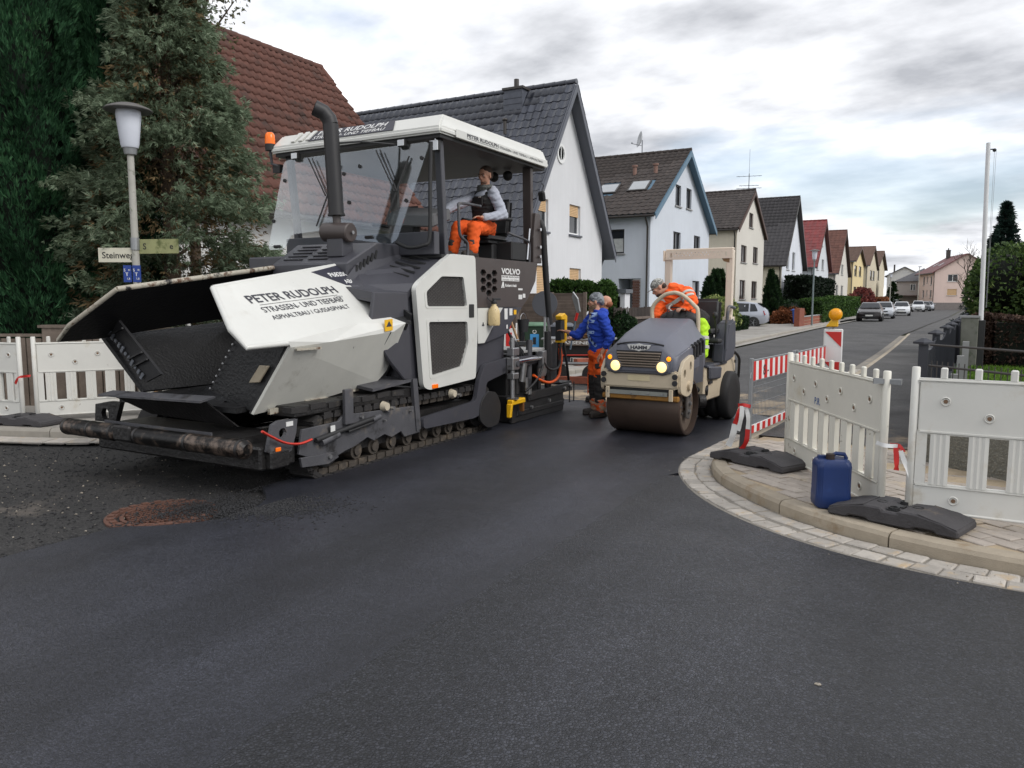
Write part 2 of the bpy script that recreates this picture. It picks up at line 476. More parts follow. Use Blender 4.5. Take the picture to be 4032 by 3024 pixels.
g = B(); g.face([(-1500, -1500, -0.075), (1500, -1500, -0.075), (1500, 1500, -0.075), (-1500, 1500, -0.075)])
struct('ground', g, M_soil)
g = B(); g.face([(-40, -12, -0.045), (40, -12, -0.045), (40, 14, -0.045), (-40, 14, -0.045)])
struct('milled_road_base', g, M_milled)

# right corner: gutter line (road side) and kerb line, traced on the ground in metres
GUT = [(-1.62, 40), (-1.68, 28), (-1.85, 18), (-2.02, 12), (-2.12, 9.8), (-2.22, 8.4), (-2.25, 7.73), (-2.16, 7.22), (-1.99, 6.8), (-1.73, 6.35), (-1.4, 5.95), (-1.05, 5.64), (-0.71, 5.42), (-0.36, 5.26), (0.05, 5.15), (0.5, 5.09), (1.4, 5.02), (6, 4.9)]
KRB = [(-1.32, 40), (-1.38, 28), (-1.55, 18), (-1.72, 12), (-1.83, 9.8), (-1.93, 8.4), (-1.94, 7.7), (-1.82, 7.2), (-1.63, 6.8), (-1.27, 6.36), (-0.95, 6.04), (-0.6, 5.78), (-0.22, 5.58), (0.11, 5.47), (0.52, 5.38), (0.95, 5.34), (1.7, 5.3), (6, 5.2)]
GUTs = [(p.x, p.y) for p in cat_rom([(a, b, 0) for a, b in GUT], 4)]
KRBs = [(p.x, p.y) for p in cat_rom([(a, b, 0) for a, b in KRB], 4)]
g4 = [p for p in GUTs if p[1] <= 11.65]
edge = [(-5.2 + random.uniform(-0.012, 0.012) + (.52 * math.sin(math.pi * (y - 3.4) / 1.35) ** .7 if 3.4 < y < 4.75 else 0), y) for y in np.arange(-9, 10.4, 0.09)]
seam = [(-2.2 + random.uniform(-0.02, 0.02), y) for y in np.arange(-9, 7.0, 0.06)]
poly = seam + [p for p in g4[::-1] if p[1] > 7.1] + [(-2.35, 11.45), (-3.6, 11.75), (-4.9, 11.62), (-7.55, 11.6), (-7.55, 10.3)] + edge[::-1]
g = B(); g.xy(poly, -0.044, 0.0)
struct('fresh_asphalt', g, M_fresh)
g = B(); g.xy([(40, -9), (40, 4.4), (6, 4.9)] + [p for p in g4[::-1][1:] if p[1] < 7.1] + seam[::-1], -0.044, -0.0006)
struct('first_asphalt_lane', g, M_coarse)

# the street beyond, old asphalt
RR = [(-2.02, 11.4), (-1.85, 18), (-1.68, 28), (-1.62, 40), (-0.6, 62), (0.8, 90), (2.6, 140), (3.5, 160)]
LL = [(-7.6, 11.4), (-6.5, 16), (-6.1, 24), (-6.1, 45), (-5.9, 60), (-5.2, 90), (-4.2, 140), (-4.0, 160)]
g = B(); g.face([(a, b, -0.004) for a, b in RR + LL[::-1]])
struct('old_road', g, M_old)
g = B(); g.face([(-40, 152, -0.004), (40, 152, -0.004), (40, 160.5, -0.004), (-40, 160.5, -0.004)][::1])
struct('cross_road', g, M_old)
# crossing street in front of the left corner
# left corner: kerb, gutter and walkway
LG = [(-30, 2.4), (-14, 3.6), (-11, 4.35), (-9.5, 4.85), (-8.5, 5.35), (-8.05, 6.2), (-7.9, 7.5), (-7.75, 9.5), (-7.5, 11.5), (-6.9, 15), (-6.45, 19), (-6.3, 26), (-6.3, 45), (-6.1, 60), (-5.4, 90), (-4.4, 140), (-4.2, 150)]
def offset(pts, d):
    out = []
    for i, p in enumerate(pts):
        a = pts[max(i - 1, 0)]; c = pts[min(i + 1, len(pts) - 1)]
        tx, ty = c[0] - a[0], c[1] - a[1]; l = math.hypot(tx, ty) or 1
        out.append((p[0] - ty / l * d, p[1] + tx / l * d))
    return out
LGs = [(p.x, p.y) for p in cat_rom([(a, b, 0) for a, b in LG], 3)]
def strip(pa, pb, z0, z1, zb=-0.07):
    b = B(); n = len(pa); vs = [(a[0], a[1], z0) for a in pa] + [(a[0], a[1], z1) for a in pb]
    b.add(vs, [(i, i + 1, n + i + 1, n + i) for i in range(n - 1)])
    return b
struct('gutter_strip', strip(LGs, offset(LGs, 0.32), 0.0, 0.004), M_leftwalk)
lk0, lk1 = offset(LGs, 0.32), offset(LGs, 0.45)
far = [(-30, 12), (-26, 14), (-22, 16), (-16, 20), (-14, 26)]
g = B(); outer = offset(LGs, 3.4)
struct('left_walkway', strip(lk1, outer, 0.105, 0.11), M_leftwalk)

def runs(pts, step):
    """Points every `step` along a polyline."""
    out = []; acc = 0.0
    for i in range(len(pts) - 1):
        a, b = pts[i], pts[i + 1]; l = math.hypot(b[0] - a[0], b[1] - a[1])
        while acc <= l and l > 0:
            t = acc / l; out.append((a[0] + (b[0] - a[0]) * t, a[1] + (b[1] - a[1]) * t, (b[0] - a[0]) / l, (b[1] - a[1]) / l)); acc += step
        acc -= l
    return out

def kerb_row(name, inner, outer, ztop, step, m, y1=60, label=None):
    ia = np.array(inner); root = None
    A = runs(inner, step / 3)
    # pieces of three short segments, so that they follow the curve
    segs = list(range(0, len(A) - 3, 3))
    root = None
    for k in segs:
        pts = A[k:k + 4]
        if pts[0][1] > y1 or pts[0][0] > 3.2 or pts[0][0] < -16: continue
        w = 0.13; gap = 0.006
        b = B(); ring0 = []; rings = []
        for i, (x, y, tx, ty) in enumerate(pts):
            if i == 0: x, y = x + tx * gap, y + ty * gap
            if i == 3: x, y = x - tx * gap, y - ty * gap
            nx, ny = -ty * outer, tx * outer
            rings.append([(x, y, -0.05), (x, y, ztop - 0.035), (x + nx * 0.018, y + ny * 0.018, ztop - 0.008), (x + nx * 0.045, y + ny * 0.045, ztop), (x + nx * w, y + ny * w, ztop), (x + nx * w, y + ny * w, -0.05)])
        b.loft(rings)
        o = b.obj('kerb_stone' if root else name, m, root)
        if root is None: root = o; o['kind'] = 'structure'
    return root
kerb_row('kerb', KRBs, 1, 0.108, 0.95, M_kerb)
kerb_row('left_kerb', lk0, 1, 0.11, 1.0, mat('grey_kerb', lin((150, 145, 136)), 0.9, var=0.12, vscale=8, bump=0.4, bscale=140, rnd=0.06))

# gutter on the right corner: sandy bed and two rows of stones
bed = strip([p for p in GUTs if p[1] < 41], [p for p in KRBs if p[1] < 41][:len([p for p in GUTs if p[1] < 41])], 0.0, 0.002)
gut_root = struct('gutter', bed, mat('gutter_bed', lin((126, 121, 113)), 0.95, var=0.25, vscale=5, bump=0.5, bscale=120, dirt=(lin((176, 158, 130)), 0.3, 1.6)))
def stone_mesh(name, lx, ly, h, ch, seed):
    r = random.Random(seed); j = lambda s: r.uniform(-s, s)
    b = B(); x, y = lx / 2, ly / 2
    base = [(-x + j(.006), -y + j(.006)), (x + j(.006), -y + j(.006)), (x + j(.006), y + j(.006)), (-x + j(.006), y + j(.006))]
    up = [(p[0] * (1 - ch / x), p[1] * (1 - ch / y)) for p in base]
    b.loft([[(p[0], p[1], -h) for p in base], [(p[0], p[1], -ch * 0.6) for p in base], [(p[0], p[1], j(.002)) for p in up]])
    return b.mesh(name)
ST = [stone_mesh('gutter_stone', 0.155, 0.135, 0.03, 0.01, s) for s in range(6)]
for me in ST: me.materials.append(M_gutter)
ns = 0
for row, f in ((0, 0.26), (1, 0.74)):
    mid = [(GUTs[i][0] + (KRBs[i][0] - GUTs[i][0]) * f, GUTs[i][1] + (KRBs[i][1] - GUTs[i][1]) * f) for i in range(len(GUTs))]
    for k, (x, y, tx, ty) in enumerate(runs(mid, 0.168)):
        if y > 20 or x > 2.6: continue
        if random.random() < 0.03: continue
        o = bpy.data.objects.new('gutter_stone', random.choice(ST)); COL.objects.link(o); o.parent = gut_root
        o.location = (x, y, 0.010 + random.uniform(-0.004, 0.004)); o.rotation_euler = (random.uniform(-.02, .02), random.uniform(-.02, .02), math.atan2(ty, tx) + random.uniform(-.05, .05))
        ns += 1
# left gutter stones, the short visible run
for k, (x, y, tx, ty) in enumerate(runs(offset(LGs, 0.16), 0.26)):
    if not (-11.2 < x < -8 and y < 6): continue
    b = B(); o = bpy.data.objects.new('gutter_stone', random.choice(ST)); COL.objects.link(o); o.parent = bpy.data.objects['gutter_strip']
    o.location = (x, y, 0.012); o.rotation_euler = (0, 0, math.atan2(ty, tx)); o.scale = (1.6, 2.0, 1)

# pavement at the right corner
inner = offset(KRBs, 0.13)
pp = [p for p in inner if p[1] < 8.6 and p[0] < 6] + [(6, 9.0), (-1.7, 9.0)]
g = B(); g.xy([p for p in pp], 0.05, 0.094); pave = struct('pavement', g, M_mortar)
walk = [p for p in inner if 8.7 < p[1] < 41]
wk = [(p[0], p[1]) for p in walk]
g = B(); g.face([(a, b, 0.108) for a, b in wk] + [(0.9, 8.8, 0.108), (1.2, 40, 0.108)][::1])
struct('far_pavement', g, M_oldwalk)
g = B(); g.face([(-1.32, 40, 0.1), (-0.3, 62, 0.1), (1.1, 90, 0.1), (2.9, 140, 0.1), (5.9, 140, 0.1), (3.6, 90, 0.1), (2.2, 62, 0.1), (1.2, 40, 0.1)])
struct('distant_pavement', g, M_oldwalk)
PB = [stone_mesh('paving_block', 0.222, 0.112, 0.02, 0.005, 50 + s) for s in range(5)]
for me in PB: me.materials.append(M_paver)
def inside(x, y, poly):
    c = False; n = len(poly)
    for i in range(n):
        x1, y1 = poly[i]; x2, y2 = poly[(i + 1) % n]
        if (y1 > y) != (y2 > y) and x < (x2 - x1) * (y - y1) / (y2 - y1) + x1: c = not c
    return c
reg = [p for p in offset(KRBs, 0.20) if p[1] < 8.7 and p[0] < 2.2] + [(2.2, 8.7), (-1.7, 8.7)]
cand = []
ang = R(-38)
ca, sa = math.cos(ang), math.sin(ang)
for i in range(-30, 40):
    for j in range(-60, 70):
        u = i * 0.232 + (0.116 if j % 2 else 0); w = j * 0.122
        x = -0.5 + u * ca - w * sa; y = 6.6 + u * sa + w * ca
        if inside(x, y, reg) and x + y * 0.9 < 7.6: cand.append((x, y))
cand.sort(key=lambda p: p[0] ** 2 + p[1] ** 2)
for x, y in cand[:300]:
    o = bpy.data.objects.new('paving_block', random.choice(PB)); COL.objects.link(o); o.parent = pave
    o.location = (x, y, 0.106 + random.uniform(-0.004, 0.003)); o.rotation_euler = (random.uniform(-.015, .015), random.uniform(-.015, .015), ang)
if len(cand) > 300:
    b = B()
    rot = Matrix.Rotation(ang, 3, 'Z')
    for x, y in cand[300:]: b.obox((x, y, 0.097 + random.uniform(-.003, .003)), (0.222, 0.112, 0.02), rot)
    tag(b.obj('paving_block_field', M_paver, pave), kind='stuff')
# loose sand on the pavement: low irregular heaps
def sand_heap(cx, cy, rx, ry, h, n=26, seed=0):
    r = random.Random(seed); b = B(); rings = []
    prof = [(1.0, 0), (0.75, 0.35), (0.45, 0.75), (0.15, 1.0)]
    jit = [r.uniform(0.75, 1.25) for _ in range(n)]
    for f, hh in prof:
        rings.append([(cx + math.cos(2 * math.pi * i / n) * rx * f * (1 + (jit[i] - 1) * f), cy + math.sin(2 * math.pi * i / n) * ry * f * (1 + (jit[i] - 1) * f), 0.1 + hh * h) for i in range(n)])
    b.loft(rings); return b
for k, (cx, cy, rx, ry, h) in enumerate([(-0.05, 7.9, 0.5, 0.2, 0.028), (-1.35, 7.55, 0.3, 0.16, 0.022), (0.35, 7.55, 0.45, 0.18, 0.026), (-0.9, 8.5, 0.3, 0.1, 0.02)]):
    tag(sand_heap(cx, cy, rx, ry, h, seed=k).obj('sand', M_mortar, smooth=60), ['thin sand spill along the foot of the pebble wall', 'thin sand spill beside the rubber foot at the kerb', 'sand strewn behind the panel barrier with open slots', 'sand scattered where the block paving ends'][k], 'sand', kind='stuff')

# crumbs of asphalt: around the manhole, along the joint and on the milled base
def crumbs(name, pts, sizes, m, label, cat='crumbs'):
    pts = np.array(pts); n = len(pts)
    base = np.array([(1, 0, 0), (-0.5, 0.86, 0), (-0.5, -0.86, 0), (0.1, 0.1, 0.9), (0, 0, -0.4)])
    fc = np.array([(0, 1, 3), (1, 2, 3), (2, 0, 3), (1, 0, 4), (2, 1, 4), (0, 2, 4)])
    a = RNG.uniform(0, 6.28, n); s = np.array(sizes)
    bx = base[None] * (1 + RNG.uniform(-.35, .35, (n, 5, 3)))
    x = bx[..., 0] * np.cos(a)[:, None] - bx[..., 1] * np.sin(a)[:, None]; y = bx[..., 0] * np.sin(a)[:, None] + bx[..., 1] * np.cos(a)[:, None]
    P = np.stack([x, y, bx[..., 2] * 0.8], -1) * s[:, None, None] + pts[:, None, :]
    F = fc[None] + (np.arange(n) * 5)[:, None, None]
    o = np_mesh(name, P.reshape(-1, 3), F.reshape(-1, 3), m)
    return tag(o, label, cat, kind='stuff')
M_crumb = mat('asphalt_crumb', (0.022, 0.022, 0.024), 0.6, var=0.4, vscale=40)
M_grit = mat('pale_grit', lin((150, 142, 130)), 0.9, var=0.5, vscale=30)
pts = []; sz = []
for _ in range(5200):
    t = random.random()
    x = -4.75 + random.gauss(0, 0.30); y = 4.25 + random.gauss(0, 0.20) + (x + 4.75) * 0.35
    z = 0.002 if x > -4.7 else -0.025 + .02 * random.random()
    pts.append((x, y, z)); sz.append(random.uniform(0.004, 0.012) * (1.4 if random.random() < .1 else 1))
for _ in range(900):
    y = random.uniform(0.5, 5.5); pts.append((-5.22 + random.gauss(0, 0.035), y, -0.012)); sz.append(random.uniform(0.004, 0.014))
for _ in range(1500):
    a = random.uniform(0, 6.28); rr = abs(random.gauss(0, 0.24)); pts.append((-5.12 + math.cos(a) * rr, 4.05 + math.sin(a) * rr, -.018 + .03 * random.random())); sz.append(random.uniform(0.003, 0.009))
crumbs('asphalt_crumbs', pts, sz, M_crumb, 'black hot-mix crumbs spilt beside the rusty manhole')
pts = []; sz = []
for _ in range(9000):
    x = random.uniform(-10.5, -5.25); y = random.uniform(1.2, 5.6); pts.append((x, y, -0.041)); sz.append(abs(random.gauss(0, 0.006)) + 0.003)
crumbs('milled_rubble', pts, sz, M_crumb, 'dark loose rubble lying on the milled road base', 'rubble')
pts = []; sz = []
for _ in range(450):
    x = random.uniform(-9.5, -5.3); y = random.gauss(3.2, 0.9); pts.append((x, y, -0.04)); sz.append(abs(random.gauss(0, 0.006)) + 0.003)
for _ in range(260):
    i = random.randrange(0, len(GUTs)); f = random.uniform(-0.15, 1.0); x = GUTs[i][0] + (KRBs[i][0] - GUTs[i][0]) * f; y = GUTs[i][1] + (KRBs[i][1] - GUTs[i][1]) * f
    if y < 9: pts.append((x + random.uniform(-.1, .1), y + random.uniform(-.1, .1), 0.014)); sz.append(random.uniform(0.003, 0.008))
crumbs('pale_grit', pts, sz, M_grit, 'pale stone chips scattered over the milled road base', 'grit')

# rusty manhole cover
M_rust = mat('rusty_iron', lin((92, 62, 50)), 0.85, var=0.25, vscale=12, bump=0.4, bscale=90, dirt=(lin((60, 48, 44)), 0.35, 6))
mh = thing('manhole_cover', 'round rusty iron manhole cover half buried in asphalt crumbs', 'manhole', (-5.3, 3.85, -0.075))
b = B(); b.lathe((0, 0, 0), [(0.42, 0), (0.42, 0.045), (0.41, 0.05), (0.34, 0.05), (0.332, 0.01)], 48); b.obj('frame', M_rust, mh, smooth=40)
b = B(); b.lathe((0, 0, 0), [(0.312, 0.0), (0.312, 0.046), (0.306, 0.05), (0.285, 0.05), (0.28, 0.03), (0.04, 0.03), (0.03, 0.05)], 48); cov = b.obj('cover', M_rust, mh, smooth=40)
b = B()
for i in range(-7, 8):
    for j in range(-7, 8):
        x, y = i * 0.037, j * 0.037
        if 0.05 < math.hypot(x, y) < 0.265: b.box(x - .011, x + .011, y - .011, y + .011, 0.029, 0.052)
b.obj('grip_studs', M_rust, cov)['kind'] = 'stuff'
for k in range(24):
    a = R(k * 15); c, s_ = math.cos(a), math.sin(a); rot = Matrix.Rotation(a, 3, 'Z'); B().obox((c * 0.372, s_ * 0.372, 0.05), (0.045, 0.05, 0.022), rot).obj('frame_stud', M_rust, mh)
M_hole = mat('dark_hole', (0.01, 0.01, 0.01), 0.9, var=0)
for a in (40, 220):
    b = B(); b.cyl((math.cos(R(a)) * .2, math.sin(R(a)) * .2, 0.044), (math.cos(R(a)) * .2, math.sin(R(a)) * .2, 0.0535), 0.022, n=10); b.obj('lifting_hole', M_hole, cov)
# a flat pale chip on the fresh mat
b = B(); b.xy([(-.395, 3.395), (-.378, 3.391), (-.366, 3.40), (-.373, 3.412), (-.39, 3.41)], 0.0, 0.004)
top('stone_chip', b, M_grit, 'small flat pale stone chip lying on the black fresh asphalt', 'stone')

# ------------------------------------------------------------------ houses
from mathutils.geometry import tessellate_polygon
M_pane = mat('window_pane', (0.022, 0.025, 0.030), 0.06, var=0.3, vscale=1.5, spec=0.5)
M_curt = mat('lace_curtain', lin((188, 190, 188)), 0.9, var=0.2, vscale=8)
M_whitefr = mat('white_window_frame', lin((225, 226, 226)), 0.5, var=0.03)
M_darkfr = mat('dark_window_frame', lin((38, 36, 36)), 0.5, var=0.1)
M_brownfr = mat('brown_window_frame', lin((70, 48, 40)), 0.6, var=0.15)
M_stone = mat('window_sill_stone', lin((150, 150, 150)), 0.8, var=0.1)
M_slate = mat('slate_grey_paint', lin((92, 95, 104)), 0.6, var=0.06)
M_shut = mat('beige_shutter', lin((205, 170, 128)), 0.6, var=0.08, vscale=6)
M_zinc = mat('zinc_gutter', lin((112, 116, 122)), 0.45, metal=0.6, var=0.1)
M_brick = mat('red_brick', lin((134, 76, 58)), 0.9, var=0.25, vscale=7, bump=0.5, bscale=60, rnd=0.15)
M_darkgut = mat('dark_gutter', lin((58, 54, 52)), 0.5, var=0.1)

def plaster(name, c, dirt=0.25): return mat(name, lin(c), 0.92, var=0.05, vscale=0.7, bump=0.45, bscale=45, bdist=0.02, streak=0.04, dirt=(tuple(v * 0.78 for v in lin(c)), dirt, 0.9, 0.4))
def rooftile(name, c, moss=0.3, rough=0.8, mc=(88, 80, 72)): return mat(name, lin(c), rough, var=0.22, vscale=2.2, rnd=0.16, bump=0.25, bscale=30, dirt=(lin(mc), moss, 1.6, 0.3))

def panel(b, o, u, w, outline, holes, n, depth):
    """Plane with rectangular openings: outline/holes in (a, b) along u, w; reveals go inwards by depth."""
    o, u, w, n = Vector(o), Vector(u), Vector(w), Vector(n)
    loops = [[Vector((a, c, 0)) for a, c in outline]] + [[Vector((h[0], h[2], 0)), Vector((h[0], h[3], 0)), Vector((h[1], h[3], 0)), Vector((h[1], h[2], 0))] for h in holes]
    flat = [p for l in loops for p in l]
    tri = tessellate_polygon(loops)
    vs = [o + u * p.x + w * p.y for p in flat]
    want = n
    fs = []
    for t in tri:
        a, c, d = (vs[i] for i in t)
        fs.append(t if (c - a).cross(d - a).dot(want) > 0 else t[::-1])
    b.add(vs, fs)
    for h in holes:
        q = [(h[0], h[2]), (h[1], h[2]), (h[1], h[3]), (h[0], h[3])]
        for i in range(4):
            a, c = q[i], q[(i + 1) % 4]
            p0 = o + u * a[0] + w * a[1]; p1 = o + u * c[0] + w * c[1]
            fq = [p0, p1, p1 - n * depth, p0 - n * depth]
            ctr = o + u * (h[0] + h[1]) / 2 + w * (h[2] + h[3]) / 2
            nn = (fq[1] - fq[0]).cross(fq[2] - fq[0])
            if nn.dot(ctr - p0) < 0: fq = fq[::-1]
            b.add(fq, [(0, 1, 2, 3)])

def window(house, o, u, n, rect, kind='white', depth=0.14):
    """rect = (a0, a1, z0, z1) along u from o; kind sets frame colour, shutter and sill."""
    o, u, n = Vector(o), Vector(u), Vector(n); Z = Vector((0, 0, 1))
    a0, a1, z0, z1 = rect
    def P(a, z, d): return o + u * a + Z * z + n * d
    def blk(b, A0, A1, Z0, Z1, d0, d1): b.prism([P(A0, Z0, d0), P(A1, Z0, d0), P(A1, Z1, d0), P(A0, Z1, d0)], n * (d1 - d0))
    fm = {'w': M_whitefr, 'd': M_darkfr, 'b': M_brownfr}[kind[0]]
    f = 0.07
    d0, d1 = -depth - 0.002, -depth + 0.055
    b = B()
    blk(b, a0 + .002, a0 + f, z0 + .002, z1 - .002, d0, d1); blk(b, a1 - f, a1 - .002, z0 + .002, z1 - .002, d0, d1)
    blk(b, a0 + f, a1 - f, z0 + .002, z0 + f, d0, d1); blk(b, a0 + f, a1 - f, z1 - f, z1 - .002, d0, d1)
    if 'm' in kind: blk(b, (a0 + a1) / 2 - .045, (a0 + a1) / 2 + .045, z0 + f, z1 - f, d0, d1 - .005)
    wn_ = b.obj('window', fm, house)
    b = B(); blk(b, a0 + f, a1 - f, z0 + f, z1 - f, d0 + .005, d0 + .02); b.obj('pane', M_pane, wn_)
    if 'c' in kind:
        b = B(); h = (z1 - z0) * 0.62
        b.add([P(a0 + f, z0 + f, d0 + .026), P(a1 - f, z0 + f, d0 + .026), P(a1 - f, z0 + h, d0 + .026), P(a0 + f, z0 + h, d0 + .026)], [(0, 1, 2, 3)])
        b.obj('curtain', M_curt, wn_)
    if 's' in kind or 'S' in kind:
        zz = z1 - (z1 - z0) * (0.96 if 'S' in kind else 0.38); k = max(4, int((z1 - zz) / 0.055)); 
        for i in range(k):
            b = B(); za = zz + (z1 - zz) * i / k; zb = zz + (z1 - zz) * (i + 0.86) / k
            blk(b, a0 + .05, a1 - .05, za, zb, d1, d1 + .016); b.obj('shutter_slat', M_shut, wn_)
    if 'n' not in kind:
        b = B(); blk(b, a0 - .06, a1 + .06, z0 - .07, z0 - .002, -depth + .06, .07); b.obj('sill', M_slate if 'g' in kind else M_stone, wn_, bev=.008)
    return wn_

def tile_mesh(name, w, l, m, amp=0.035, flat=False):
    b = B(); xs = [0, .18, .36, .55, .74, .9, 1.04]; hs = [0.9, 0.3, 0.0, 0.05, 0.45, 0.95, 0.8] if not flat else [0, .1, 0, 0, .1, 0, 0]
    t = 0.02 if amp < 0.05 else 0.055
    r0 = [(x * w, 0, amp * h + t) for x, h in zip(xs, hs)]; r1 = [(x * w, l * 1.06, amp * h + 0.002) for x, h in zip(xs, hs)]
    f0 = [(x * w, 0.0, amp * h - 0.012) for x, h in zip(xs, hs)]
    n = len(xs)
    b.add(r0 + r1 + f0, [(i, i + 1, n + i + 1, n + i) for i in range(n - 1)] + [(2 * n + i, 2 * n + i + 1, i + 1, i) for i in range(n - 1)])
    me = b.mesh(name, fix=False); me.materials.append(m)
    return me

def tile_slope(roof, o, u, s, lu, ls, w, l, m, singles=300, keep=None, skip=None, amp=0.035):
    """Lay tiles on a slope: o = eave corner, u along the eave, s up the slope (unit vectors), n outward."""
    o, u, s = Vector(o), Vector(u).normalized(), Vector(s).normalized(); n = u.cross(s)
    nu, nsl = int(lu / w), int(ls / l)
    w = lu / nu; l = ls / nsl
    me = tile_mesh('roof_tile', w, l, m, amp)
    rot = Matrix((u, s, n)).transposed()
    spots = []
    for i in range(nu):
        for j in range(nsl):
            p = o + u * (i * w) + s * (j * l)
            c = p + u * w / 2 + s * l / 2
            if keep and not keep(c): continue
            if skip and skip(c): continue
            spots.append(p)
    spots.sort(key=lambda p: p.length)
    base = OFF.get(roof.name, Vector((0, 0, 0)))
    q = rot.to_4x4().to_quaternion()
    for p in spots[:singles]:
        t = bpy.data.objects.new('roof_tile', me); COL.objects.link(t); t.parent = roof
        t.location = p - base + n * (0.004 + random.uniform(-0.004, 0.006)); t.rotation_mode = 'QUATERNION'
        t.rotation_quaternion = q @ Matrix.Rotation(random.uniform(-.012, .012), 3, 'Z').to_quaternion()
    rest = spots[singles:]
    if rest:
        vv = np.array([v.co[:] for v in me.vertices]); ff = np.array([list(p.vertices) for p in me.polygons])
        rm = np.array(rot)
        VV = vv @ rm.T
        allv = np.concatenate([VV + np.array(p + n * (0.004 + random.uniform(-0.004, 0.006))) for p in rest])
        allf = np.concatenate([ff + k * len(vv) for k in range(len(rest))])
        t = np_mesh('tile_field', allv, allf, m, roof); t['kind'] = 'stuff'
    return n

def ridge_row(roof, p0, p1, m, r=0.11, step=0.4):
    p0, p1 = Vector(p0), Vector(p1); d = p1 - p0; k = max(1, int(d.length / step)); dn = d.normalized()
    u, q = frame_of(dn)
    b = B(); L_ = d.length / k * 1.08; prof = []
    for y, rr in ((0, r * 1.08), (L_, r * 0.95)):
        prof.append([(math.cos(R(a)) * rr, y, math.sin(R(a)) * rr) for a in range(-20, 201, 22)])
    n = len(prof[0]); b.add(prof[0] + prof[1], [(i, i + 1, n + i + 1, n + i) for i in range(n - 1)])
    b.face(prof[0])
    me = b.mesh('ridge_tile', fix=True); me.materials.append(m)
    side = dn.cross(Vector((0, 0, 1))).normalized(); upv = side.cross(dn)
    rot = Matrix((side, dn, upv)).transposed().to_4x4().to_quaternion()
    base = OFF.get(roof.name, Vector((0, 0, 0)))
    for i in range(k):
        t = bpy.data.objects.new('ridge_tile', me); COL.objects.link(t); t.parent = roof
        t.location = p0 + d * (i / k) - base - upv * 0.03; t.rotation_mode = 'QUATERNION'; t.rotation_quaternion = rot

def gable_house(name, label, xf, y0, y1, ze, zr, L_, wall_m, roof_m, board_m, wins=(), sides=(), verge=0.35, eave=0.4, tw=0.3, tl=0.34,
                singles=300, depth=0.14, side_wall_m=None, gutter_m=None, tiles=True, skip=None, amp=0.035):
    """House whose ridge runs away from the street (along X), gable at x = xf, near eave wall at y = y0."""
    h = thing(name, label, 'house', (xf - L_ / 2, (y0 + y1) / 2, 0), world=True)
    yr = (y0 + y1) / 2; sl = (zr - ze) / (yr - y0); xb = xf - L_
    b = B()
    outline = [(y0, -0.1), (y1, -0.1), (y1, ze), (yr, zr), (y0, ze)]
    panel(b, (xf, 0, 0), (0, 1, 0), (0, 0, 1), outline, [w[:4] for w in wins], (1, 0, 0), depth + 0.05)
    b.face([(xb, y0, -0.1), (xb, y0, ze), (xb, yr, zr), (xb, y1, ze), (xb, y1, -0.1)])
    b.face([(xb, y1, -0.1), (xb, y1, ze), (xf, y1, ze), (xf, y1, -0.1)])
    if side_wall_m is None:
        panel(b, (0, y0, 0), (1, 0, 0), (0, 0, 1), [(xb, -0.1), (xf, -0.1), (xf, ze), (xb, ze)], [w[:4] for w in sides], (0, -1, 0), depth + 0.05)
    b.obj('wall', wall_m, h, fix=False)
    if side_wall_m is not None:
        b = B(); panel(b, (0, y0, 0), (1, 0, 0), (0, 0, 1), [(xb, -0.1), (xf, -0.1), (xf, ze), (xb, ze)], [w[:4] for w in sides], (0, -1, 0), depth + 0.05)
        b.obj('side_wall', side_wall_m, h, fix=False)
    for w in wins: window(h, (xf, 0, 0), (0, 1, 0), (1, 0, 0), w[:4], w[4], depth)
    for w in sides:
        if w[4] != 'hole': window(h, (0, y0, 0), (1, 0, 0), (0, -1, 0), w[:4], w[4], depth)
    # roof slabs
    xa = xf + verge
    for sgn in (-1, 1):
        ye = yr + sgn * (yr - y0 + eave); zE = zr - sl * (yr - y0 + eave)
        nrm = Vector((0, sgn * sl, 1)).normalized()
        poly = [Vector((xb - .2, yr, zr)), Vector((xa, yr, zr)), Vector((xa, ye, zE)), Vector((xb - .2, ye, zE))]
        b = B(); b.prism([p + nrm * 0.005 for p in poly], nrm * 0.14)
        rf = b.obj('roof', roof_m if not tiles else board_m, h)
        ls = math.hypot(ye - yr, zE - zr)
        if tiles:
            if sgn == -1: tile_slope(rf, Vector((xb - .2, ye, zE)) + nrm * 0.145 + Vector((0, -.03, -.03 * sl)), (1, 0, 0), (0, 1, sl), L_ + verge + .2, ls, tw, tl, roof_m, singles, skip=skip, amp=amp)
            else: tile_slope(rf, Vector((xa, ye, zE)) + nrm * 0.145, (-1, 0, 0), (0, -1, sl), L_ + verge + .2, ls, tw, tl, roof_m, 0, amp=amp)
            if sgn == -1: ridge_row(rf, (xa, yr, zr + 0.2), (xb - .2, yr, zr + 0.2), roof_m)
        # barge board on the street verge
        b = B(); b.prism([Vector((xa, yr, zr)) + Vector((0, 0, -.16)), Vector((xa, ye, zE)) + Vector((0, 0, -.16)), Vector((xa, ye, zE + .12)), Vector((xa, yr, zr + .14))], (0.03, 0, 0))
        b.obj('barge_board', board_m, h)
        # gutter and downpipe
        gm = gutter_m or M_zinc
        b = B(); b.cyl((xb - .1, ye + sgn * .07, zE + 0.02), (xa - .05, ye + sgn * .07, zE + 0.02), 0.07, n=10); gt = b.obj('rain_gutter', gm, h, smooth=50)
        yw = y0 - 0.06 if sgn < 0 else y1 + 0.06
        b = B(); b.tube([(xf - .12, ye + sgn * .05, zE), (xf - .12, (ye + yw) / 2, zE - .25), (xf - .12, yw, zE - .45), (xf - .12, yw, 0.0)], 0.045, 8); b.obj('downpipe', gm, h, smooth=50)
    return h

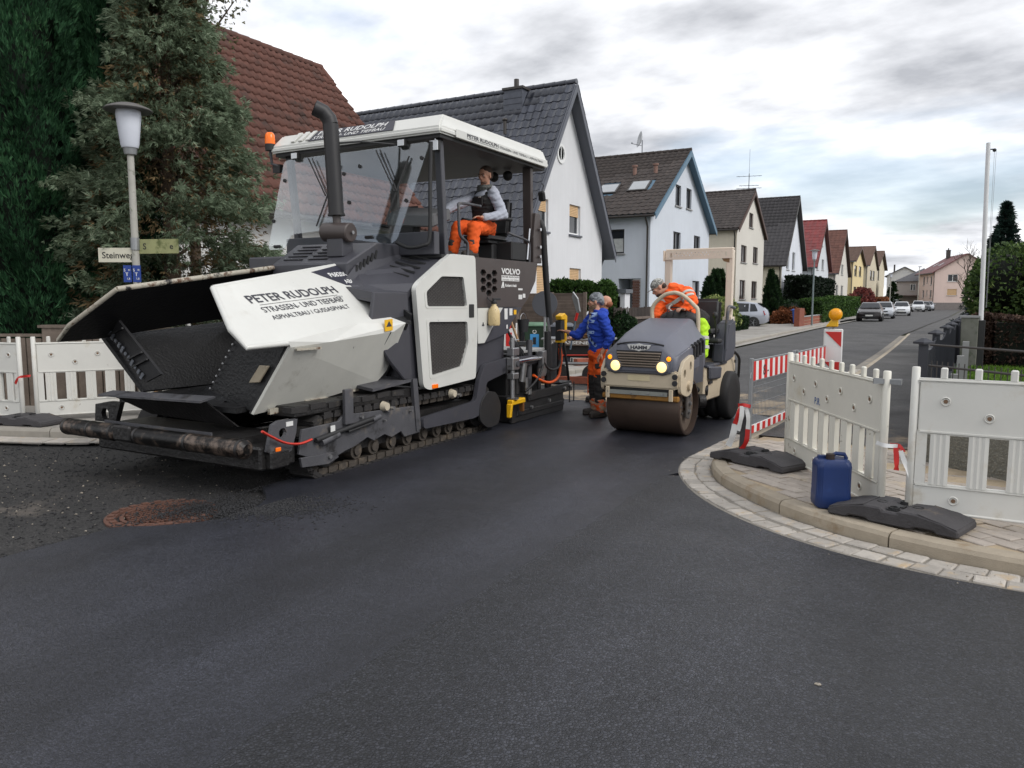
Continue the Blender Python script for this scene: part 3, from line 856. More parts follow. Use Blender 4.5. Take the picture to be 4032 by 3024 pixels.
def chimney(house, x, y, z0, z1, sx, sy, m, cap_m):
    b = B(); b.box(x - sx / 2, x + sx / 2, y - sy / 2, y + sy / 2, z0, z1); ch = b.obj('chimney', m, house)
    b = B(); b.box(x - sx / 2 - .06, x + sx / 2 + .06, y - sy / 2 - .06, y + sy / 2 + .06, z1, z1 + .08); b.obj('chimney_cap', cap_m, ch)
    b = B(); b.cyl((x, y, z1 + .08), (x, y, z1 + .4), 0.09, n=10); b.obj('flue', cap_m, ch)

# white gable house with slate-grey verges
T_h1 = rooftile('glazed_anthracite_tile', (60, 63, 72), 0.05, 0.26, (80, 84, 92))
P_h1 = plaster('white_plaster', (214, 215, 218), 0.1)
h1 = gable_house('gable_house', 'white gable house with glossy anthracite tiles and round attic window behind the paver', -11.8, 21.7, 28.5, 3.95, 8.95, 10.5, P_h1, T_h1, M_slate,
    wins=[(22.85, 23.75, 3.95, 5.02, 'wsg'), (25.45, 26.4, 4.0, 5.06, 'wsg'), (25.5, 26.5, 1.5, 2.8, 'wSg'), (22.9, 23.8, 1.5, 2.8, 'wSg')],
    verge=0.4, eave=0.45, tw=0.29, tl=0.36, gutter_m=M_zinc, amp=0.045)
b = B(); b.lathe((-11.8, 24.7, 6.68), [(0.29, -0.05), (0.33, 0.0), (0.33, 0.04), (0.24, 0.04), (0.22, -0.02), (0.0, -0.02)], 24, (1, 0, 0)); rw = b.obj('round_window', M_whitefr, h1, smooth=40)
b = B(); b.lathe((-11.8, 24.7, 6.68), [(0.22, -0.01), (0.22, 0.0), (0.0, 0.0)], 20, (1, 0, 0)); b.obj('pane', M_pane, rw)
b = B(); b.box(-11.8, -11.775, 24.68, 24.72, 6.46, 6.9); b.obj('glazing_bar', M_whitefr, rw)
M_cladding = mat('slate_cladding', lin((84, 88, 98)), 0.6, var=0.2, vscale=6)
chimney(h1, -13.55, 24.7, 7.6, 9.0, 0.72, 0.5, M_cladding, M_darkgut)
for i in range(6):
    b = B(); b.box(-13.93, -13.17, 24.43, 24.44, 7.7 + i * .2, 7.88 + i * .2); b.obj('slate_shingle', M_cladding, h1)
b = B(); b.tube([(-13.4, 23.6, 7.3), (-13.4, 23.6, 7.75)], 0.06); b.ell((-13.4, 23.6, 7.78), (.1, .1, .06)); b.obj('roof_vent', M_darkgut, h1, smooth=60)
# low wing with a small window under the canopy, behind the operator's stand
b = B(); b.box(-17.5, -12.6, 19.6, 21.7, 0, 3.0); lw = b.obj('wing_wall', P_h1, h1)

# pale blue house
T_h2 = rooftile('brown_tile', (60, 53, 50), 0.32, 0.85, (98, 89, 82))
P_h2 = plaster('pale_blue_plaster', (204, 210, 219), 0.1)
M_blue = mat('blue_grey_board', lin((92, 120, 140)), 0.6, var=0.05)
sk = [(-13.75, -12.75, 36.35, 37.2), (-15.35, -14.3, 36.3, 37.1)]
def sky_skip(c): return any(a - .05 < c.x < a2 + .05 and y - .1 < c.y < y2 + .1 for a, a2, y, y2 in sk)
h2 = gable_house('gable_house', 'pale blue house with brown tiles, two skylights and a recessed porch', -12.0, 34.8, 45.1, 5.72, 9.15, 9.5, P_h2, T_h2, M_blue,
    wins=[(38.5, 39.45, 6.4, 7.45, 'd'), (40.4, 41.35, 6.45, 7.5, 'd'), (38.3, 39.55, 4.1, 5.1, 'dm'), (42.0, 43.25, 4.15, 5.16, 'dm'), (41.9, 43.3, 1.0, 2.7, 'd')],
    sides=[(-14.2, -13.28, 3.85, 4.98, 'dc'), (-13.55, -12.42, 0.1, 2.66, 'hole')], verge=0.35, eave=0.35, tw=0.3, tl=0.34, skip=sky_skip, gutter_m=M_darkgut)
b = B(); b.box(-13.55, -12.42, 36.4, 36.42, 0, 2.7); b.obj('porch_back_wall', P_h2, h2)
b = B(); b.box(-13.6, -13.57, 34.95, 36.4, 0, 2.7); b.box(-12.42, -12.4, 34.95, 36.4, 0, 2.7); b.obj('porch_side_wall', P_h2, h2)
b = B(); b.box(-13.55, -12.42, 34.95, 36.4, 2.66, 2.7); b.obj('porch_ceiling', P_h2, h2)
pier = B().box(-12.78, -12.42, 34.72, 35.05, 0, 2.62).obj('brick_pier', M_stone, h2)
bme = B().box(-.085, .085, -.01, .01, -.03, .03).mesh('brick'); bme.materials.append(mat('brown_brick', lin((98, 68, 58)), .9, var=.2, vscale=7, rnd=.2))
for r_ in range(34):
    for c_ in range(2):
        o = bpy.data.objects.new('brick', bme); COL.objects.link(o); o.parent = pier
        o.location = Vector((-12.69 + c_ * .18 - (.03 if r_ % 2 else 0), 34.712, 0.06 + r_ * .075)) - OFF[pier.name]
b = B(); b.box(-13.35, -13.0, 36.36, 36.4, 0.1, 2.1); b.obj('porch_door', M_darkfr, h2)
sl2 = (9.15 - 5.72) / 5.15; n2v = Vector((0, -sl2, 1)).normalized(); s2v = Vector((0, 1, sl2)).normalized()
for (a, a2, ya, yb) in sk:
    p = Vector((a, ya, 9.15 - sl2 * (39.95 - ya))) + n2v * 0.15
    q = Vector((a, yb, 9.15 - sl2 * (39.95 - yb))) + n2v * 0.15
    w_ = Vector((a2 - a, 0, 0))
    b = B(); b.prism([p, p + w_, q + w_, q], n2v * 0.09); f_ = b.obj('skylight', M_darkgut, h2)
    i_ = Vector((.08, 0, 0)); sv = s2v * .08
    b = B(); b.prism([p + i_ + sv + n2v * .085, p + w_ - i_ + sv + n2v * .085, q + w_ - i_ - sv + n2v * .085, q + i_ - sv + n2v * .085], n2v * 0.012); b.obj('pane', mat('skylight_pane', (0.30, 0.32, 0.34), 0.08, var=0.1), f_)
for x in (-13.95, -12.85):
    y = 37.9; z = 9.15 - sl2 * (39.95 - y) + .14
    b = B(); b.cyl((x, y, z), (x, y, z + .42), 0.1, n=10); b.cyl((x, y, z + .42), (x, y, z + .5), .15, n=10); b.obj('clay_vent', mat('clay', lin((132, 104, 94)), .9), h2, smooth=40)
dish = thing('satellite_dish', 'satellite dish on a short mast over the pale blue house ridge', 'dish', (-14.3, 39.9, 9.3))
b = B(); b.cyl((0, 0, -.1), (0, 0, 0.75), .025); b.obj('mast', M_zinc, dish)
b = B(); b.lathe((0, -.12, .75), [(0.02, .0), (0.2, .02), (0.33, .07), (.42, .13), (.40, .13), (.2, .04), (.02, .02)], 20, (-.8, -.55, .2)); b.obj('reflector', mat('dish_grey', lin((170, 172, 176)), .5), dish, smooth=50)
b = B(); b.tube([(0, -.1, .45), (-.42, -.35, .55)], .015, 6); b.ell((-.44, -.37, .58), .04); b.obj('feed_arm', M_zinc, dish)

# cream house
T_h3 = rooftile('dark_brown_tile', (58, 52, 50), 0.32, 0.85, (92, 86, 80))
h3 = gable_house('gable_house', 'cream gable house with brown window frames beside the pale blue house', -12.0, 52.0, 60.8, 6.4, 9.15, 8.0, plaster('warm_white_plaster', (210, 206, 198), .15), T_h3, M_brownfr,
    wins=[(55.5, 56.8, 6.7, 7.7, 'bm'), (53.3, 55.0, 4.2, 5.35, 'bm'), (57.1, 58.7, 4.3, 5.45, 'bm'), (53.2, 54.9, 1.7, 3.0, 'bm'), (56.95, 58.75, 1.75, 3.0, 'bm')], verge=.2, eave=.3, tw=.32, tl=.36, side_wall_m=plaster('cream_plaster', (214, 206, 188), .15), gutter_m=M_darkgut)
an = thing('roof_antenna', 'tall thin television aerial with crossbars above the dark roof', 'antenna', (-13.3, 61.0, 6.0))
b = B(); b.cyl((0, 0, 0), (0, 0, 5.2), .03, n=6); b.cyl((0, 0, 5.2), (0, 0, 7.0), .012, n=5); b.obj('mast', M_zinc, an)
for z, l in ((3.0, .8), (4.1, .9), (4.3, .7), (5.0, .9)):
    b = B(); b.tube([(-l, -.2, z), (l, .2, z)], .018, 5)
    for t in (-.8, -.4, 0, .4, .8): b.tube([(l * t, .2 * t - .25, z), (l * t, .2 * t + .25, z)], .010, 4)
    b.obj('element', M_zinc, an)
# dark-roofed white house
T_h4 = rooftile('charcoal_tile', (58, 56, 58), 0.3, 0.8, (92, 88, 84))
h4 = gable_house('gable_house', 'white house with a tall steep charcoal roof, fourth gable down the street', -12.0, 68.6, 79.6, 4.9, 10.7, 10, plaster('cool_white_plaster', (218, 222, 230), .1), T_h4, M_darkgut,
    wins=[(70.7, 72.1, 4.3, 5.9, 'w'), (73.6, 75.1, 4.3, 5.95, 'w'), (69.8, 71.6, 1.5, 3.1, 'w'), (73.6, 75.5, 1.5, 3.1, 'w')], verge=.4, eave=.4, tw=.34, tl=.40, side_wall_m=plaster('cream_plaster', (214, 206, 188), .15), gutter_m=M_darkgut)
T_h5 = rooftile('glazed_red_tile', (116, 42, 40), 0.1, 0.4, (110, 44, 42))
h5 = gable_house('gable_house', 'white house with a bright glossy red tiled roof', -12.0, 86.8, 99.0, 5.3, 10.3, 9, plaster('white_plaster_b', (206, 210, 216), .1), T_h5, mat('dark_red_board', lin((92, 44, 40)), .6),
    wins=[(91.8, 93.3, 7.6, 8.4, 'w'), (88.9, 90.4, 4.9, 6.1, 'w'), (93.0, 94.9, 5.0, 6.2, 'w'), (88.9, 90.4, 1.6, 3.2, 'w'), (93.0, 94.9, 1.6, 3.2, 'w')], verge=.4, eave=.4, tw=.5, tl=.5, singles=300)
T_h6 = rooftile('red_brown_tile', (92, 58, 48), 0.3, 0.8, (74, 54, 46))
h6 = gable_house('gable_house', 'off-white house with a dull red-brown roof, sixth gable down the street', -12.0, 106.2, 121.0, 5.2, 10.8, 9, plaster('off_white_plaster', (208, 204, 196), .15), T_h6, M_brownfr,
    wins=[(112.2, 114.6, 5.0, 6.4, 'w'), (107.2, 109.7, 2.0, 3.6, 'w'), (112.8, 115.4, 2.0, 3.6, 'w')], verge=.4, eave=.4, tw=.55, tl=.55, singles=300)
T_far = rooftile('far_brown_tile', (96, 76, 66), 0.3, 0.85, (80, 66, 58))
h7 = gable_house('gable_house', 'pale yellow house with dark narrow windows far down the street', -12.0, 127.6, 145.5, 7.5, 9.9, 9, plaster('yellow_plaster', (220, 202, 156), .1), T_far, M_brownfr,
    wins=[(129.8, 133.8, 5.4, 7.0, 'd'), (137.2, 141.2, 5.5, 7.1, 'd'), (129.9, 134.0, 2.0, 3.7, 'd'), (136.8, 141.4, 2.0, 3.8, 'd')], verge=.4, eave=.4, tw=.7, tl=.7, singles=0)
h8 = gable_house('gable_house', 'beige house with a brown roof next to the yellow house', -12.0, 153, 176.0, 7.9, 11.7, 9, plaster('beige_plaster', (204, 194, 172), .1), T_far, M_brownfr,
    wins=[(159.2, 163.6, 5.4, 7.2, 'd'), (165.3, 170.2, 5.5, 7.3, 'd'), (160.2, 164.4, 2.4, 3.8, 'd')], verge=.4, eave=.6, tw=.8, tl=.8, singles=0)
chimney(h8, -17.5, 150.5, 9.0, 13.0, 1.0, 1.2, M_brick, M_darkgut)
h9 = gable_house('gable_house', 'beige house mostly hidden behind its neighbour at the street end', -12.5, 182, 208, 9.0, 12.5, 9, plaster('beige_plaster_b', (200, 190, 170), .1), T_far, M_brownfr, verge=.6, eave=1.0, tw=.9, tl=.9, singles=0, wins=[(186, 190, 6, 8, 'd')])

# red-brown roofed house behind the cypress: ridge along the street, half-hipped end
T_red = rooftile('weathered_red_tile', (90, 58, 49), 0.55, 0.85, (56, 45, 41))
hr = thing('tiled_house', 'house with a big weathered red-brown tiled roof behind the cypress', 'house', (-18, 11, 0), world=True)
XE, XR, ZE_, ZR_, YE, Y0_ = -13.55, -18.0, 3.62, 8.97, 19.65, 2.0
P_hr = plaster('grey_white_plaster', (208, 208, 206), .2)
b = B()
panel(b, (-14.0, 0, 0), (0, 1, 0), (0, 0, 1), [(Y0_ + .3, -.1), (YE - .3, -.1), (YE - .3, 4.1), (Y0_ + .3, 4.1)], [(9, 10.2, 1.3, 2.6), (14.4, 15.6, 1.3, 2.6)], (1, 0, 0), .2)
b.face([(-14.0, YE - .3, -.1), (-22, YE - .3, -.1), (-22, YE - .3, 4.1), (-18.5, YE - .3, 8.2), (-17.5, YE - .3, 8.2), (-14, YE - .3, 4.1)])
b.face([(-14.0, Y0_ + .3, -.1), (-14, Y0_ + .3, 4.1), (-18, Y0_ + .3, 8.8), (-22, Y0_ + .3, 4.1), (-22, Y0_ + .3, -.1)])
b.obj('wall', P_hr, hr, fix=False)
for a in (9, 14.4): window(hr, (-14.0, 0, 0), (0, 1, 0), (1, 0, 0), (a, a + 1.2, 1.3, 2.6), 'wm', .14)
slp = (ZR_ - ZE_) / (XE - XR); YRE = 19.6      # ridge ends here, half hip falls to zh at the gable
zh = 8.5; xh = XR + (ZR_ - zh) / slp
poly = [Vector((XE, Y0_, ZE_)), Vector((XE, YE, ZE_)), Vector((xh, YE, zh)), Vector((XR, YRE, ZR_)), Vector((XR, Y0_, ZR_))]
nr = Vector((slp, 0, 1)).normalized()
b = B(); b.prism(poly, nr * .1); rf = b.obj('roof', M_brownfr, hr)
def in_slope(c):
    t = (ZR_ - c.z) / (ZR_ - ZE_)
    ylim = YRE + (YE - YRE) * min(1, (ZR_ - c.z) / (ZR_ - zh))
    return c.y < ylim - .1
tile_slope(rf, Vector((XE, Y0_, ZE_)) + nr * .105, (0, 1, 0), (-1, 0, slp), YE - Y0_, math.hypot(XE - XR, ZR_ - ZE_), 0.24, 0.36, T_red, 300, keep=in_slope, amp=0.0501)
b = B(); b.prism([(2 * XR - p.x, p.y, p.z) for p in poly], Vector((-slp, 0, 1)).normalized() * .12); b.obj('roof', T_red, hr)
b = B(); b.prism([(xh, YE, zh), (2 * XR - xh, YE, zh), (XR, YRE, ZR_)], Vector((0, .5, .5)) * .2); rh = b.obj('half_hip', T_red, hr)
ridge_row(rf, (XR, YRE, ZR_ + .16), (XR, Y0_, ZR_ + .16), T_red, .13, .42)
ridge_row(rf, (xh + .02, YE, zh + .13), (XR, YRE, ZR_ + .16), T_red, .12, .40)
b = B(); b.cyl((XE + .06, Y0_, ZE_), (XE + .06, YE, ZE_), .075, n=10); b.obj('rain_gutter', M_darkgut, hr, smooth=50)
b = B(); b.prism([(XE, YE, ZE_), (xh, YE, zh), (xh, YE, zh - .2), (XE, YE, ZE_ - .2)], (0, .03, 0)); b.obj('barge_board', M_brownfr, hr)

# pink house at the end of the street, turned a little
pk = thing('pink_house', 'pink two-storey house closing the far end of the street', 'house', (-1.3, 150, 0), R(14))
P_pk = plaster('pink_plaster', (220, 198, 190), .1)
b = B(); W_ = 9.4; D_ = 11.0; e_, r_ = 6.45, 9.3
gw = [(2.0, 3.55, 4.75, 5.95, 'wm'), (2.0, 3.55, 2.4, 3.5, 'wS')]
panel(b, (0, 0, 0), (1, 0, 0), (0, 0, 1), [(0, 1.2), (W_, 1.2), (W_, e_), (W_ / 2, r_), (0, e_)], [w[:4] for w in gw], (0, -1, 0), .2)
sw = [(1.5, 2.6, 4.2, 5.8, 'w'), (4.3, 5.0, 4.6, 5.8, 'w'), (6.5, 7.6, 4.2, 5.8, 'w'), (1.5, 2.6, 2.0, 3.4, 'w'), (4.3, 5.0, 2.4, 3.4, 'w'), (6.5, 7.6, 2.0, 3.4, 'w')]
panel(b, (0, 0, 0), (0, 1, 0), (0, 0, 1), [(0, 1.2), (D_, 1.2), (D_, e_), (0, e_)], [w[:4] for w in sw], (-1, 0, 0), .2)
b.face([(W_, 0, 1.2), (W_, D_, 1.2), (W_, D_, e_), (W_, 0, e_)]); b.face([(0, D_, 1.2), (0, D_, e_), (W_ / 2, D_, r_), (W_, D_, e_), (W_, D_, 1.2)])
b.obj('wall', P_pk, pk, fix=False)
b = B(); b.box(-.03, W_ + .03, -.03, D_ + .03, -.1, 1.2); b.obj('plinth', mat('grey_plinth', lin((128, 122, 120)), .9), pk)
for w in gw: window(pk, (0, 0, 0), (1, 0, 0), (0, -1, 0), w[:4], w[4], .12)
for w in sw: window(pk, (0, 0, 0), (0, 1, 0), (-1, 0, 0), w[:4], w[4], .12)
T_pk = rooftile('wine_red_tile', (104, 66, 66), .2, .7, (84, 60, 60))
sp = (r_ - e_) / (W_ / 2)
for sg in (-1, 1):
    xe = W_ / 2 + sg * (W_ / 2 + .5); zeE = r_ - sp * (W_ / 2 + .5)
    b = B(); b.prism([(W_ / 2, -.4, r_), (xe, -.4, zeE), (xe, D_ + .4, zeE), (W_ / 2, D_ + .4, r_)], Vector((sg * sp, 0, 1)).normalized() * .15); rp = b.obj('roof', T_pk, pk)
b = B(); b.cyl((-.58, -.4, r_ - sp * (W_ / 2 + .5)), (-.58, D_ + .4, r_ - sp * (W_ / 2 + .5)), .08, n=8); b.obj('rain_gutter', M_darkgut, pk)
b = B(); b.cyl((-.1, -.1, e_), (-.1, -.1, 0), .06, n=8); b.obj('downpipe', M_darkgut, pk)
for yy in (4.0, 7.5):
    b = B(); c_ = Vector((1.9, yy, e_ + sp * 1.9 + .2)); b.obox(c_, (1.0, .8, .06), Matrix.Rotation(-math.atan(sp), 3, 'Y')); b.obj('skylight', M_pane, pk)
chimney(pk, 3.9, 8.0, 8.5, 10.4, .6, .6, M_darkgut, M_darkgut)

def small_house(name, label, loc, w, d, e, r, wm, rm, rot=0, wins=()):
    h = thing(name, label, 'house', loc, rot)
    b = B(); panel(b, (0, 0, 0), (1, 0, 0), (0, 0, 1), [(0, -.1), (w, -.1), (w, e), (w / 2, r), (0, e)], [q[:4] for q in wins], (0, -1, 0), .2)
    b.face([(0, 0, -.1), (0, 0, e), (0, d, e), (0, d, -.1)]); b.face([(w, 0, -.1), (w, d, -.1), (w, d, e), (w, 0, e)])
    b.face([(0, d, -.1), (0, d, e), (w / 2, d, r), (w, d, e), (w, d, -.1)]); b.obj('wall', wm, h, fix=False)
    for q in wins: window(h, (0, 0, 0), (1, 0, 0), (0, -1, 0), q[:4], q[4], .12)
    s = (r - e) / (w / 2)
    for sg in (-1, 1):
        xe = w / 2 + sg * (w / 2 + .4); z_ = r - s * (w / 2 + .4)
        b = B(); b.prism([(w / 2, -.4, r), (xe, -.4, z_), (xe, d + .4, z_), (w / 2, d + .4, r)], Vector((sg * s, 0, 1)).normalized() * .15); b.obj('roof', rm, h)
    return h
T_grey = rooftile('grey_slate_tile', (86, 86, 90), .2, .7, (70, 70, 74))
hw = small_house('distant_house', 'white gabled house far behind the grey roofed one', (-10.2, 178, 0), 6.4, 12, 6.6, 8.3, plaster('far_white', (212, 212, 212), .1), T_grey, 0, [(1.2, 2.6, 3.5, 5.0, 'd')])
b = B(); b.box(1.0, 1.3, 2.9, 3.2, 7, 9.0); b.obj('chimney', M_darkgut, hw)
hg = thing('grey_roofed_house', 'grey house with a low dark slate roof beside the pink house', 'house', (-7.6, 162, 0))
b = B(); b.box(0, 4.6, 0, 9, -.1, 5.2); b.obj('wall', plaster('far_grey', (176, 170, 168), .1), hg)
b = B(); b.add([(-.5, -.5, 5.1), (5.6, -.5, 5.1), (5.6, 9.5, 5.1), (-.5, 9.5, 5.1), (4.4, 2.5, 7.6), (4.4, 7, 7.6)], [(0, 1, 4), (1, 2, 5, 4), (2, 3, 5), (3, 0, 4, 5), (3, 2, 1, 0)]); b.obj('roof', T_grey, hg)
window(hg, (0, 0, 0), (1, 0, 0), (0, -1, 0), (2.3, 3.2, 3.4, 4.6), 'wmn', -.07)
b = B(); b.box(.4, 4.4, -2.2, -.05, 2.3, 2.5); b.box(.4, .6, -2.2, -2, 0, 2.3); b.box(4.2, 4.4, -2.2, -2, 0, 2.3); b.obj('carport', M_brownfr, hg)

# ------------------------------------------------------------------ trees, hedges and shrubs
def foliage_mat(name, c1, c2, c3=None, trans=0.25):
    if name in MATS: return MATS[name]
    m = bpy.data.materials.new(name); m.use_nodes = True
    t = m.node_tree; N = t.nodes; L = t.links.new; b = N['Principled BSDF']
    g_ = N.new('ShaderNodeNewGeometry')
    nz = N.new('ShaderNodeTexNoise'); L(g_.outputs['Position'], nz.inputs['Vector']); nz.inputs['Scale'].default_value = 1.7; nz.inputs['Detail'].default_value = 4
    ad = N.new('ShaderNodeMath'); ad.operation = 'ADD'; L(nz.outputs['Fac'], ad.inputs[0])
    mr = N.new('ShaderNodeMapRange'); L(g_.outputs['Random Per Island'], mr.inputs['Value']); mr.inputs['To Min'].default_value = -.30; mr.inputs['To Max'].default_value = .30
    L(mr.outputs[0], ad.inputs[1])
    cr = N.new('ShaderNodeValToRGB'); L(ad.outputs[0], cr.inputs[0])
    e_ = cr.color_ramp.elements; e_[0].position = .25; e_[0].color = (*lin(c1), 1); e_[1].position = .72; e_[1].color = (*lin(c2), 1)
    if c3: q = e_.new(.92); q.color = (*lin(c3), 1)
    L(cr.outputs[0], b.inputs['Base Color']); b.inputs['Roughness'].default_value = .7; b.inputs['Specular IOR Level'].default_value = .25
    tr = N.new('ShaderNodeBsdfTranslucent'); L(cr.outputs[0], tr.inputs[0])
    mx_ = N.new('ShaderNodeMixShader'); mx_.inputs[0].default_value = trans
    L(b.outputs[0], mx_.inputs[1]); L(tr.outputs[0], mx_.inputs[2]); L(mx_.outputs[0], N['Material Output'].inputs[0])
    MATS[name] = m; return m

def unit(a): return a / np.maximum(np.linalg.norm(a, axis=-1, keepdims=True), 1e-9)
def sprays(P, D, size, k, spread, width, rng, droop=0.0):
    """k pointed leaflets per spray, fanned in a random plane holding D. Returns verts, quads."""
    n = len(P); rv = unit(rng.normal(size=(n, 3))); side = unit(np.cross(D, rv)); nrm = np.cross(side, D)
    V = []; 
    s = np.asarray(size)[:, None] if np.ndim(size) else size
    for i in range(k):
        a = (i - (k - 1) / 2) / max(1, (k - 1) / 2) * spread + rng.normal(0, .12, n)
        d = D * np.cos(a)[:, None] + side * np.sin(a)[:, None] + nrm * rng.normal(0, .15, n)[:, None]; d[:, 2] -= droop; d = unit(d)
        w = unit(np.cross(d, nrm)) * (width * s)
        l = s * (1 - .35 * np.abs(a)[:, None] / max(spread, .01)) * rng.uniform(.75, 1.2, (n, 1))
        st = P + d * l * .05
        V.append(np.stack([st, st + d * l * .5 + w, st + d * l, st + d * l * .5 - w], 1))
    V = np.concatenate(V, 0).reshape(-1, 3); F = np.arange(len(V)).reshape(-1, 4)
    return V, F
def shell_points(rng, n, c, r, inner=.55, zmin=None):
    d = unit(rng.normal(size=(n, 3))); f = inner + (1 - inner) * rng.uniform(0, 1, n) ** .6
    p = np.array(c) + d * np.array(r) * f[:, None]
    if zmin is not None: keep = p[:, 2] > zmin; p, d = p[keep], d[keep]
    return p, d
def plant(name, label, cat, loc, group=None): return thing(name, label, cat, loc, world=True, group=group)
M_bark = mat('bark', lin((84, 70, 58)), .95, var=.3, vscale=9, bump=.8, bscale=30, bdist=.02)
def trunk(root, p0, p1, r0, r1, limbs=(), m=None):
    b = B(); k = 6; pts = [Vector(p0).lerp(Vector(p1), i / k) + Vector((random.uniform(-.03, .03), random.uniform(-.03, .03), 0)) * (0 < i < k) for i in range(k + 1)]
    b.tube(pts, [r0 + (r1 - r0) * i / k for i in range(k + 1)], 10)
    for a, c_, r in limbs: b.tube([a, Vector(a).lerp(Vector(c_), .5) + Vector((0, 0, .1)), c_], [r, r * .7, r * .35], 7)
    return b.obj('trunk', m or M_bark, root, smooth=60)

# big dark thujas at the frame's edge: vertical flame-like sprays on a column
G_thuja = foliage_mat('thuja_green', (28, 56, 37), (60, 102, 68), (88, 130, 88))
for i, (x, y, r, h, lab) in enumerate(((-12.75, 7.15, .95, 8.6, 'tall dark thuja column at the edge, furthest from the street lamp'), (-12.55, 8.35, .80, 8.2, 'tall dark thuja column squeezed between its twin and the cypress'))):
    t = plant('thuja_tree', lab, 'tree', (x, y, 0), 'dark thuja columns')
    trunk(t, (x, y, -.1), (x, y, h * .9), .14, .03)
    rng = np.random.default_rng(20 + i); n = 30000
    z = rng.uniform(.15, h, n); a = rng.uniform(0, 6.283, n)
    prof = r * np.clip(np.minimum(1, (z / .8) * .5 + .6) * np.minimum(1, (h - z) / (h * .45) + .12), 0, 1) ** .8
    lump = 1 + .16 * np.sin(a * 7 + z * 2.3) + .12 * np.sin(a * 3 - z * 3.1 + 1) + .08 * np.sin(z * 7 + a * 5)
    rr = prof * lump * rng.uniform(.82, 1.0, n) ** .7
    P = np.stack([x + rr * np.cos(a), y + rr * np.sin(a), z], -1); D = unit(np.stack([np.cos(a) * .55, np.sin(a) * .55, np.full(n, .85)], -1) + rng.normal(0, .15, (n, 3)))
    V, F = sprays(P, D, rng.uniform(.10, .19, n), 5, .45, .06, rng)
    np_mesh('crown', V, F, G_thuja, t)
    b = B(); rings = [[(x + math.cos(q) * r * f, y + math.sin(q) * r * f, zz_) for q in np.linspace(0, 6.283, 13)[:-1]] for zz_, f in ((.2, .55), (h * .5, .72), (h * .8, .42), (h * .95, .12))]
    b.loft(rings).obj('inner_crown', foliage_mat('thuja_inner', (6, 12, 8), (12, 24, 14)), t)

# cypress behind the street lamp: drooping flat fans, gaps and a brown heart
G_cyp = foliage_mat('cypress_green', (82, 92, 70), (134, 152, 126), (174, 184, 158), .5)
G_cypb = foliage_mat('cypress_brown', (84, 70, 48), (122, 104, 74))
t = plant('cypress_tree', 'grey-green false cypress with drooping fans right behind the street lamp', 'tree', (-11.05, 8.45, 0))
cx, cy = -11.05, 8.45
rng = np.random.default_rng(5)
limbs = []
for i in range(46):
    z0 = rng.uniform(1.0, 6.6); a = rng.uniform(0, 6.283); l = 1.35 * (1 - (z0 - 1) / 9); limbs.append(((cx, cy, z0), (cx + math.cos(a) * l, cy + math.sin(a) * l, z0 + rng.uniform(-.1, .35)), .035))
trunk(t, (cx, cy, -.1), (cx, cy, 7.6), .17, .02, limbs)
# branch clumps
NB = 620; zc_ = rng.uniform(.75, 7.6, NB); ac = rng.uniform(0, 6.283, NB)
rc = 1.72 * np.clip((8.3 - zc_) / 5.4, .18, 1) * np.clip(.72 + (zc_ - .7) * .25, .72, 1) * rng.uniform(.45, 1.06, NB) ** .55
C0 = np.stack([cx + rc * np.cos(ac), cy + rc * np.sin(ac), zc_], -1); D0 = unit(np.stack([np.cos(ac), np.sin(ac), rng.normal(-.05, .25, NB)], -1))
k = 52
P = np.repeat(C0, k, 0) + rng.normal(0, .11, (NB * k, 3)) * np.array([1, 1, .6]) - np.repeat(D0, k, 0) * rng.uniform(0, .25, (NB * k, 1)); D = unit(np.repeat(D0, k, 0) + rng.normal(0, .45, (NB * k, 3)))
V, F = sprays(P, D, rng.uniform(.08, .15, NB * k), 6, .75, .075, rng, .2)
np_mesh('crown', V, F, G_cyp, t)
n = 6000; z = rng.uniform(.8, 7.2, n); a = rng.uniform(0, 6.283, n); rr = 1.5 * np.clip((8.3 - z) / 5.6, .15, 1) * rng.uniform(.3, .98, n)
P = np.stack([cx + rr * np.cos(a), cy + rr * np.sin(a), z], -1); D = unit(np.stack([np.cos(a), np.sin(a), rng.normal(-.3, .3, n)], -1))
V, F = sprays(P, D, rng.uniform(.10, .20, n), 3, .6, .09, rng, .2); np_mesh('inner_twigs', V, F, G_cypb, t)

# loose tree poking over the ridge of the red-brown roof
G_loose = foliage_mat('olive_leaves', (58, 62, 40), (96, 98, 66), (126, 112, 76))
t = plant('garden_tree', 'loose small-leaved tree rising over the red-brown roof ridge', 'tree', (-13.2, 10.6, 0))
rng = np.random.default_rng(9); tips = []; limbs = []
for i in range(26):
    a = rng.uniform(0, 6.283); e_ = (-13.2 + math.cos(a) * rng.uniform(.4, 1.5), 10.6 + math.sin(a) * rng.uniform(.3, 1.5), rng.uniform(6.9, 8.9)); s_ = (-13.2 + rng.uniform(-.1, .1), 10.6, rng.uniform(5.0, 6.5)); limbs.append((s_, e_, .03)); tips += [Vector(s_).lerp(Vector(e_), f) for f in (.55, .75, .9, 1)]
trunk(t, (-13.2, 10.6, -.1), (-13.2, 10.6, 7.2), .14, .04, limbs)
T_ = np.array([tuple(p) for p in tips]); P = np.repeat(T_, 26, 0) + rng.normal(0, .17, (len(T_) * 26, 3)); V, F = sprays(P, unit(rng.normal(size=P.shape)), .07, 3, .9, .28, rng); np_mesh('crown', V, F, G_loose, t)

